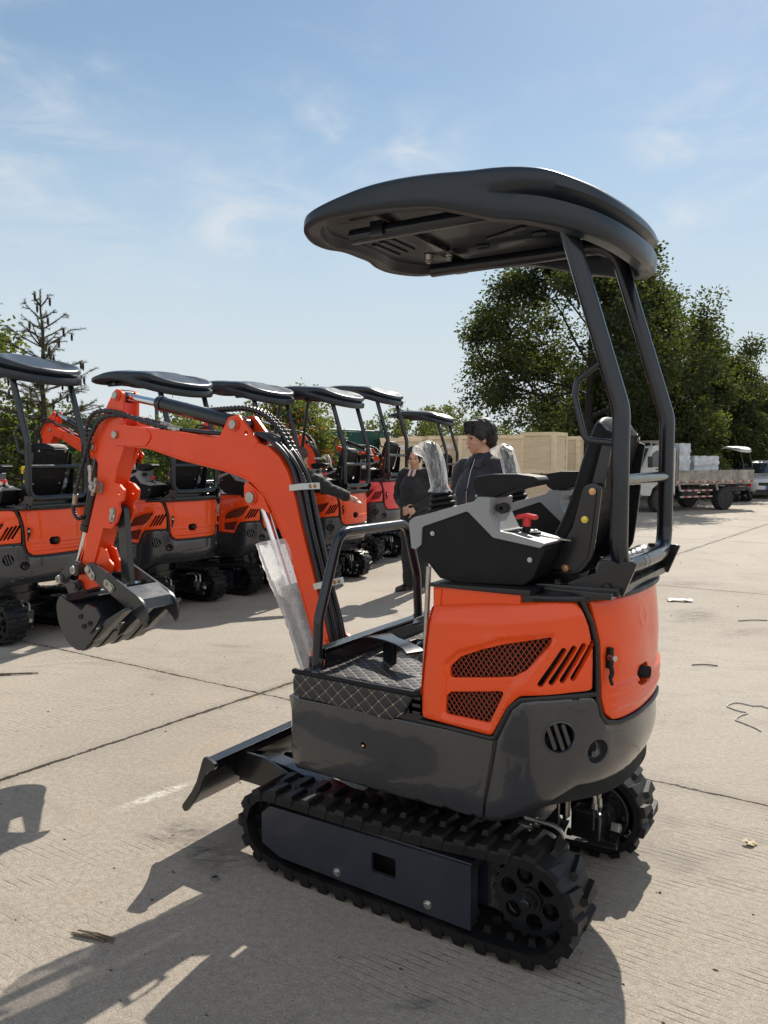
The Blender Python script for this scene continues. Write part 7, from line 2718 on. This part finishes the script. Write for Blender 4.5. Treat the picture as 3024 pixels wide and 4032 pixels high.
def fuse(name, shapes, voxel, matname, parent, smooth=6, crumple=0.0, cs=14.0):
    """one continuous skin over tapered limbs and ellipsoids"""
    m = MB()
    for s in shapes:
        if s[0] == 'c':                               # tapered limb through joints
            pts, rr = s[1], s[2]
            P = [Vector(p) for p in pts]
            if len(P) > 2:
                Q = catmull(P, 5); R2 = list(np.interp(np.linspace(0, len(P) - 1, len(Q)), range(len(P)), rr))
            else:
                Q = [tuple(P[0].lerp(P[1], i / 4)) for i in range(5)]; R2 = list(np.interp(np.linspace(0, 1, 5), (0, 1), rr))
            m.tube(Q, R2, 14, 0, True, squash=s[3] if len(s) > 3 else 1.0)
            m.ball(Q[0], R2[0] * .98, 12, 8); m.ball(Q[-1], R2[-1] * .98, 12, 8)
        else:
            m.ball(s[1], s[2], 18, 12, 0, s[3] if len(s) > 3 else None)
    o = m.build(name, matname, None, 80)
    md = o.modifiers.new('skin', 'REMESH'); md.mode = 'VOXEL'; md.voxel_size = voxel; md.use_smooth_shade = True
    if smooth:
        sm = o.modifiers.new('smooth', 'SMOOTH'); sm.factor = 0.5; sm.iterations = smooth
    dg = bpy.context.evaluated_depsgraph_get()
    me = bpy.data.meshes.new_from_object(o.evaluated_get(dg))
    o.modifiers.clear()
    o.data = me
    me.name = name
    if len(me.materials) == 0: me.materials.append(MATS[matname])
    if crumple:
        co = np.empty(len(me.vertices) * 3, np.float32); me.vertices.foreach_get('co', co); co = co.reshape(-1, 3)
        no = np.empty(len(me.vertices) * 3, np.float32); me.vertices.foreach_get('normal', no); no = no.reshape(-1, 3)
        for i in range(len(co)):
            p = Vector(co[i]) * cs; p.z *= 1.5
            co[i] += no[i] * crumple * (mnoise.noise(p) + 0.5 * mnoise.noise(p * 2.3))
        me.vertices.foreach_set('co', co.ravel())
    me.polygons.foreach_set('use_smooth', [True] * len(me.polygons))
    me.update()
    if parent is not None: o.parent = parent
    return o

def head_shapes(c, yaw, pitch, k=1.0):
    """skull, jaw, nose, brow, ears, lips round centre c; returns shapes and the head matrix"""
    M = Matrix.Translation(c) @ Matrix.Rotation(yaw, 4, 'Z') @ Matrix.Rotation(pitch, 4, 'Y') @ Matrix.Scale(k, 4)
    rot = (Matrix.Rotation(yaw, 3, 'Z') @ Matrix.Rotation(pitch, 3, 'Y'))
    def P(x, y, z): return M @ Vector((x, y, z))
    def E(x, y, z, rx, ry, rz): return ('e', P(x, y, z), (rx * k, ry * k, rz * k), rot)
    sh = [E(-.012, 0, .035, .092, .073, .088), E(.030, 0, -.030, .058, .060, .078), E(.050, 0, -.088, .028, .030, .024),
          E(.082, 0, -.012, .014, .011, .026), E(.098, 0, -.030, .013, .014, .011), E(.072, 0, .022, .022, .052, .014),
          E(.080, 0, -.066, .014, .024, .008), E(.076, 0, -.055, .012, .022, .006), E(.052, .040, -.030, .030, .026, .026), E(.052, -.040, -.030, .030, .026, .026),
          E(-.010, .076, -.012, .018, .008, .030), E(-.010, -.076, -.012, .018, .008, .030)]
    return sh, M, rot
def face_bits(parent, M, rot, k=1.0, brow='hair_black', lip=True):
    for sy in (1, -1):
        m = MB(); m.ball(M @ Vector((.0755, sy * .030, .004)), (.010 * k, .013 * k, .0045 * k), 10, 6, 0, rot); m.build('eye', 'eye_dark', parent, 60)
        m = MB(); m.tube([M @ Vector(p) for p in ((.083, sy * .014, .024), (.083, sy * .030, .030), (.070, sy * .050, .025))], [.0035 * k, .0045 * k, .0025 * k], 6); m.build('eyebrow', brow, parent, 60)
    if lip:
        m = MB(); m.tube([M @ Vector(p) for p in ((.083, -.022, -.061), (.094, 0, -.0605), (.083, .022, -.061))], [.003 * k, .0055 * k, .003 * k], 6); m.build('mouth', 'lip', parent, 60)

def hand_shapes(w, dirv, palm_n, curl=0.3, k=1.0, spread=0.12):
    """palm, four unequal fingers with knuckle bends and a thumb from the side of the palm"""
    d = Vector(dirv).normalized(); n = Vector(palm_n).normalized(); n = (n - d * n.dot(d)).normalized(); s = d.cross(n).normalized()
    w = Vector(w)
    sh = [('c', [w, w + d * .045 * k, w + d * .085 * k], [.026 * k, .034 * k, .032 * k], 0.62)]
    for i, (off, ln) in enumerate(((.030, .070), (.010, .080), (-.010, .074), (-.030, .058))):
        b = w + d * .085 * k + s * off * k
        fd = (d + s * off * spread * 30 * .12).normalized()
        p1 = b + fd * ln * .42 * k
        f2 = (fd * math.cos(curl) + n * math.sin(curl)).normalized(); p2 = p1 + f2 * ln * .34 * k
        f3 = (fd * math.cos(curl * 1.9) + n * math.sin(curl * 1.9)).normalized(); p3 = p2 + f3 * ln * .26 * k
        sh.append(('c', [b, p1, p2, p3], [.0095 * k, .0088 * k, .0080 * k, .0065 * k]))
    b = w + d * .025 * k + s * .028 * k
    t1 = b + (d * .55 + s * .75 + n * .25).normalized() * .045 * k
    t2 = t1 + (d * .85 + s * .35 + n * .35).normalized() * .034 * k
    sh.append(('c', [b, t1, t2], [.0125 * k, .0105 * k, .0080 * k]))
    return sh

def shoe(parent, heel, yaw, k=1.0, name='shoe'):
    M = Matrix.Translation(heel) @ Matrix.Rotation(yaw, 4, 'Z') @ Matrix.Scale(k, 4)
    m = MB(); m.T = M
    prof = [(-.045, .030, .075), (-.030, .036, .082), (.02, .036, .080), (.07, .040, .066), (.13, .046, .052), (.18, .044, .044), (.215, .032, .036), (.232, .012, .028)]
    S = 16; vs = []
    for x, hw, h in prof:
        for q in range(S):
            a = 2 * PI * q / S
            vs.append((x, hw * math.copysign(abs(math.cos(a)) ** .7, math.cos(a)), .012 + h / 2 + h / 2 * math.copysign(abs(math.sin(a)) ** .7, math.sin(a))))
    m.add(vs, [(i * S + q, i * S + (q + 1) % S, (i + 1) * S + (q + 1) % S, (i + 1) * S + q) for i in range(len(prof) - 1) for q in range(S)] + [tuple(range(S)), tuple((len(prof) - 1) * S + q for q in range(S))])
    m.prism([(-.045, -.032), (.06, -.036), (.14, -.048), (.20, -.042), (.235, -.015), (.235, .015), (.20, .042), (.14, .048), (.06, .036), (-.045, .032)], .008, .020, 'uv', 0, .002)
    m.box((-.012, 0, .012), (.062, .060, .024), None, 0, .003)
    m.box((.075, 0, .062), (.030, .074, .034), None, 0, .010)
    return m.build(name, 'shoe_leather', parent, 50)

def hair_tufts(parent, M, strands, matname, rad=.010, name='hair'):
    m = MB()
    for pts in strands:
        Q = catmull([M @ Vector(p) for p in pts], 4)
        n = len(Q)
        m.tube(Q, [rad * (0.75 + .5 * math.sin(PI * min(1, (i + 1) / n * 1.05)) ) * (1 - .75 * (i / (n - 1)) ** 3) for i in range(n)], 6)
    return m.build(name, matname, parent, 60)

# ------------------------------------------------------------------ woman in black facing the camera, hands clasped
def woman_standing():
    root = empty('person', (0.36, 8.72, 0), R(-122), 'woman in black cardigan and trousers standing with clasped hands behind the joystick', 'person', None)
    hs, M, rot = head_shapes(Vector((0.035, 0.0, 1.515)), R(18), R(12), 0.95)
    body = hs + [('c', [(0.0, 0, 1.33), (0.02, 0, 1.44)], [.055, .050]),
                 ('c', [(0, 0, .86), (0, 0, 1.02), (0.0, 0, 1.20), (-.01, 0, 1.33)], [.125, .105, .130, .075], 1.25),
                 ('c', [(0, .085, .88), (.015, .085, .47), (-.02, .085, .09)], [.085, .052, .034]), ('c', [(0, -.085, .88), (.015, -.085, .47), (-.02, -.085, .09)], [.085, .052, .034]),
                 ('c', [(-.01, .165, 1.32), (-.02, .235, 1.08), (.16, .060, .94)], [.050, .042, .028]), ('c', [(-.01, -.165, 1.32), (-.02, -.235, 1.08), (.16, -.050, .945)], [.050, .042, .028])]
    body += hand_shapes((.165, .055, .938), (.25, -1.0, -.35), (-.9, -.2, -.2), .75, .92) + hand_shapes((.178, -.045, .948), (.1, 1.0, -.30), (-1, .1, 0), .65, .92)
    b = fuse('body', body, .0065, 'skin', root, 4)
    face_bits(b, M, rot, .95)
    fuse('cardigan', [('c', [(0, 0, .80), (0, 0, 1.00), (.005, 0, 1.20), (-.01, 0, 1.325)], [.150, .135, .150, .090], 1.28),
                      ('c', [(-.01, .10, 1.345), (-.015, .175, 1.315), (-.03, .248, 1.08), (.14, .085, .955)], [.055, .066, .060, .042]),
                      ('c', [(-.01, -.10, 1.345), (-.015, -.175, 1.315), (-.03, -.248, 1.08), (.14, -.075, .96)], [.055, .066, .060, .042])], .011, 'cloth_black', root, 3, .010, 11)
    fuse('trousers', [('c', [(0, .080, .92), (.010, .092, .48), (-.015, .090, .065)], [.110, .082, .070]), ('c', [(0, -.080, .92), (.010, -.092, .48), (-.015, -.090, .065)], [.110, .082, .070])], .011, 'cloth_black', root, 3, .008, 12)
    m = MB()
    for sy in (1, -1):
        m.prism([(.055, 1.395), (.085, 1.375), (.122, 1.315), (.112, 1.305), (.07, 1.34)], *sorted((sy * .012, sy * .042)), 'uz', 0, .006)
    m.build('collar', 'cloth_pink', root, 50)
    shoe(root, (-.02, .092, 0), R(10)); shoe(root, (-.03, -.092, 0), R(-12))
    fuse('hair', [('e', M @ Vector((-.030, 0, .050)), (.098, .086, .090)), ('e', M @ Vector((-.065, 0, -.02)), (.055, .075, .075)),
                  ('e', M @ Vector((-.010, .066, .030)), (.062, .022, .062)), ('e', M @ Vector((-.010, -.066, .030)), (.062, .022, .062)), ('e', M @ Vector((-.095, 0, -.05)), (.030, .035, .05))], .009, 'hair_black', root, 3, .004, 50)
woman_standing()

# ------------------------------------------------------------------ young man in a black jacket, head turned left
def man_standing():
    root = empty('person', (0.665, 5.22, 0), R(-138), 'young man with thick black hair in a zipped black jacket, face in profile', 'person', None)
    hs, M, rot = head_shapes(Vector((0.03, 0.0, 1.638)), R(-30), R(3), .89)
    body = hs + [('c', [(-.01, 0, 1.44), (.005, -0.0, 1.56)], [.066, .060]),
                 ('c', [(0, 0, .92), (0, 0, 1.08), (0, 0, 1.28), (-.015, 0, 1.43)], [.145, .130, .155, .085], 1.3),
                 ('c', [(0, .095, .92), (.01, .10, .50), (-.02, .10, .09)], [.095, .06, .040]), ('c', [(0, -.095, .92), (.01, -.10, .50), (-.02, -.10, .09)], [.095, .06, .040]),
                 ('c', [(-.015, .20, 1.42), (-.03, .275, 1.14), (.06, .255, .90)], [.058, .048, .032]), ('c', [(-.015, -.20, 1.42), (-.03, -.275, 1.14), (.06, -.255, .90)], [.058, .048, .032])]
    body += hand_shapes((.062, .255, .89), (.15, 0, -1), (0, -1, 0), .4) + hand_shapes((.062, -.255, .89), (.15, 0, -1), (0, 1, 0), .4)
    b = fuse('body', body, .0065, 'skin', root, 4)
    face_bits(b, M, rot, .89)
    fuse('jacket', [('c', [(0, 0, .90), (0, 0, 1.08), (.005, 0, 1.28), (-.015, 0, 1.425)], [.155, .158, .165, .108], 1.25),
                    ('c', [(-.015, .11, 1.458), (-.02, .190, 1.420), (-.04, .268, 1.14), (.05, .250, .94)], [.056, .074, .068, .052]),
                    ('c', [(-.015, -.11, 1.458), (-.02, -.190, 1.420), (-.04, -.268, 1.14), (.05, -.250, .94)], [.056, .074, .068, .052]),
                    ('c', [(-.012, 0, 1.43), (0, 0, 1.505)], [.090, .078])], .011, 'cloth_navy', root, 3, .012, 9)
    m = MB()
    m.tube([(.080, .005, 1.50), (.122, .006, 1.42), (.168, .008, 1.28), (.164, .008, 1.08), (.157, .006, .93)], .0024, 6)
    m.build('zip', 'zip_metal', root)
    m = MB()
    for sy in (1, -1):
        m.prism([(.01, 1.530), (.055, 1.520), (.108, 1.455), (.09, 1.445), (.04, 1.48)], *sorted((sy * .015, sy * .070)), 'uz', 0, .012)
    m.build('collar', 'cloth_navy', root, 60)
    for z, y in ((1.26, .10), (1.17, .12), (1.26, -.09)):
        m = MB(); m.bolt((.172, y, z), (1, 0, 0), .006); m.build('press_stud', 'zip_metal', root)
    fuse('trousers', [('c', [(0, .085, .96), (.010, .10, .50), (-.01, .10, .06)], [.120, .088, .072]), ('c', [(0, -.085, .96), (.010, -.10, .50), (-.01, -.10, .06)], [.120, .088, .072])], .012, 'cloth_black', root, 3, .008, 12)
    shoe(root, (-.02, .10, 0), R(8), 1.1); shoe(root, (-.02, -.10, 0), R(-8), 1.1)
    # thick hair: fused cap with a swept fringe, plus loose tufts
    hr = fuse('hair', [('e', M @ Vector((-.024, 0, .062)), (.098, .084, .090)), ('e', M @ Vector((-.070, 0, .0)), (.050, .074, .070)), ('e', M @ Vector((.036, .0, .086)), (.050, .062, .034)),
                  ('e', M @ Vector((-.012, .070, .030)), (.050, .018, .045)), ('e', M @ Vector((-.012, -.070, .030)), (.050, .018, .045)),
                  ('e', M @ Vector((-.085, 0, -.045)), (.028, .055, .035))], .008, 'hair_black', root, 2, .007, 42)
    r = random.Random(9)
    st = []
    for i in range(120):
        a = r.uniform(-1.2, 1.2); x0 = r.uniform(-.05, .05)
        st.append([(x0, .05 * math.sin(a), .130 + .01 * math.cos(a)), (x0 + .05, .065 * math.sin(a), .125), (.085 + r.uniform(-.01, .012), .065 * math.sin(a), .080), (.092 + r.uniform(-.012, .006), .068 * math.sin(a), .045 + r.uniform(-.01, .01))])
    for i in range(170):
        a = r.uniform(0, 2 * PI)
        st.append([(-.02 + .03 * math.cos(a), .03 * math.sin(a), .140), (-.03 + .085 * math.cos(a), .075 * math.sin(a), .105), (-.035 + .100 * math.cos(a) * (1 if math.cos(a) < 0 else .8), .088 * math.sin(a), .045), (-.04 + .098 * math.cos(a) * (1 if math.cos(a) < 0 else .6), .086 * math.sin(a), .0 + r.uniform(-.02, .03))])
    hair_tufts(hr, M, st, 'hair_black', .0048, 'tuft')
man_standing()

# ------------------------------------------------------------------ woman behind the boom, arm stretched out to the right
def woman_pointing():
    root = empty('person', (-0.98, 8.55, 0), R(38), 'woman with long reddish hair in a black jacket stretching her arm out to the right', 'person', None)
    hs, M, rot = head_shapes(Vector((0.06, 0.0, 1.50)), R(-10), R(20), .95)
    sh, el, wr = (0.02, -.175, 1.335), (0.20, -.36, 1.19), (0.37, -.50, 1.085)
    body = hs + [('c', [(0.01, 0, 1.33), (0.035, 0, 1.43)], [.052, .050]), ('c', [(0, 0, .86), (0, 0, 1.02), (0.0, 0, 1.20), (0, 0, 1.33)], [.125, .105, .130, .075], 1.25),
                 ('c', [(0, .085, .88), (.015, .085, .47), (-.02, .085, .09)], [.085, .052, .034]), ('c', [(0, -.085, .88), (.015, -.085, .47), (-.02, -.085, .09)], [.085, .052, .034]),
                 ('c', [(0, .165, 1.32), (-.02, .215, 1.06), (.08, .19, .84)], [.050, .042, .028]), ('c', [sh, el, wr], [.050, .040, .027])]
    dv = (Vector(wr) - Vector(el)).normalized()
    body += hand_shapes((.085, .19, .83), (.2, 0, -1), (0, -1, 0), .35, .92) + hand_shapes(wr, dv, (0.2, .1, -1), .12, .95, .35)
    b = fuse('body', body, .0065, 'skin', root, 4)
    face_bits(b, M, rot, .95)
    fuse('jacket', [('c', [(0, 0, .72), (0, 0, .98), (.0, 0, 1.20), (0, 0, 1.325)], [.165, .150, .158, .092], 1.28),
                    ('c', [(0, .10, 1.345), (-.01, .180, 1.315), (-.03, .235, 1.06), (.07, .20, .88)], [.055, .066, .062, .050]),
                    ('c', [(0, -.10, 1.345), (0.01, -.175, 1.335), (.18, -.35, 1.195), (.345, -.485, 1.10)], [.055, .070, .070, .056])], .011, 'cloth_black', root, 3, .014, 10)
    fuse('trousers', [('c', [(0, .080, .92), (.010, .092, .48), (-.015, .090, .065)], [.110, .085, .075]), ('c', [(0, -.080, .92), (.010, -.092, .48), (-.015, -.090, .065)], [.110, .085, .075])], .012, 'cloth_black', root, 3, .008, 12)
    shoe(root, (-.02, .092, 0), R(10)); shoe(root, (-.03, -.092, 0), R(-12))
    hr = fuse('hair', [('e', M @ Vector((-.026, 0, .055)), (.100, .086, .086)), ('e', M @ Vector((-.065, 0, -.03)), (.055, .078, .10)),
                  ('c', [M @ Vector((-.05, .05, -.02)), M @ Vector((-.03, .085, -.16)), M @ Vector((.0, .10, -.30))], [.045, .045, .018]),
                  ('c', [M @ Vector((-.05, -.05, -.02)), M @ Vector((-.02, -.09, -.16)), M @ Vector((.02, -.12, -.32))], [.045, .048, .018]),
                  ('c', [M @ Vector((-.08, 0, -.02)), M @ Vector((-.09, 0, -.20)), M @ Vector((-.06, 0, -.36))], [.05, .055, .02])], .009, 'hair_brown', root, 2, .008, 40)
    r = random.Random(12); st = []
    for i in range(70):
        a = r.uniform(PI * .35, PI * 1.65); ca, sa = math.cos(a), math.sin(a)
        st.append([(-.03 + .06 * ca, .05 * sa, .10), (-.03 + .10 * ca, .092 * sa, .0), (-.03 + .11 * ca + r.uniform(-.02, .02), .115 * sa + r.uniform(-.02, .02), -.16), (.0 + .10 * ca + r.uniform(-.04, .05), .13 * sa + r.uniform(-.04, .04), -.30 + r.uniform(-.08, .05))])
    hair_tufts(hr, M, st, 'hair_brown', .007, 'tuft')
woman_pointing()
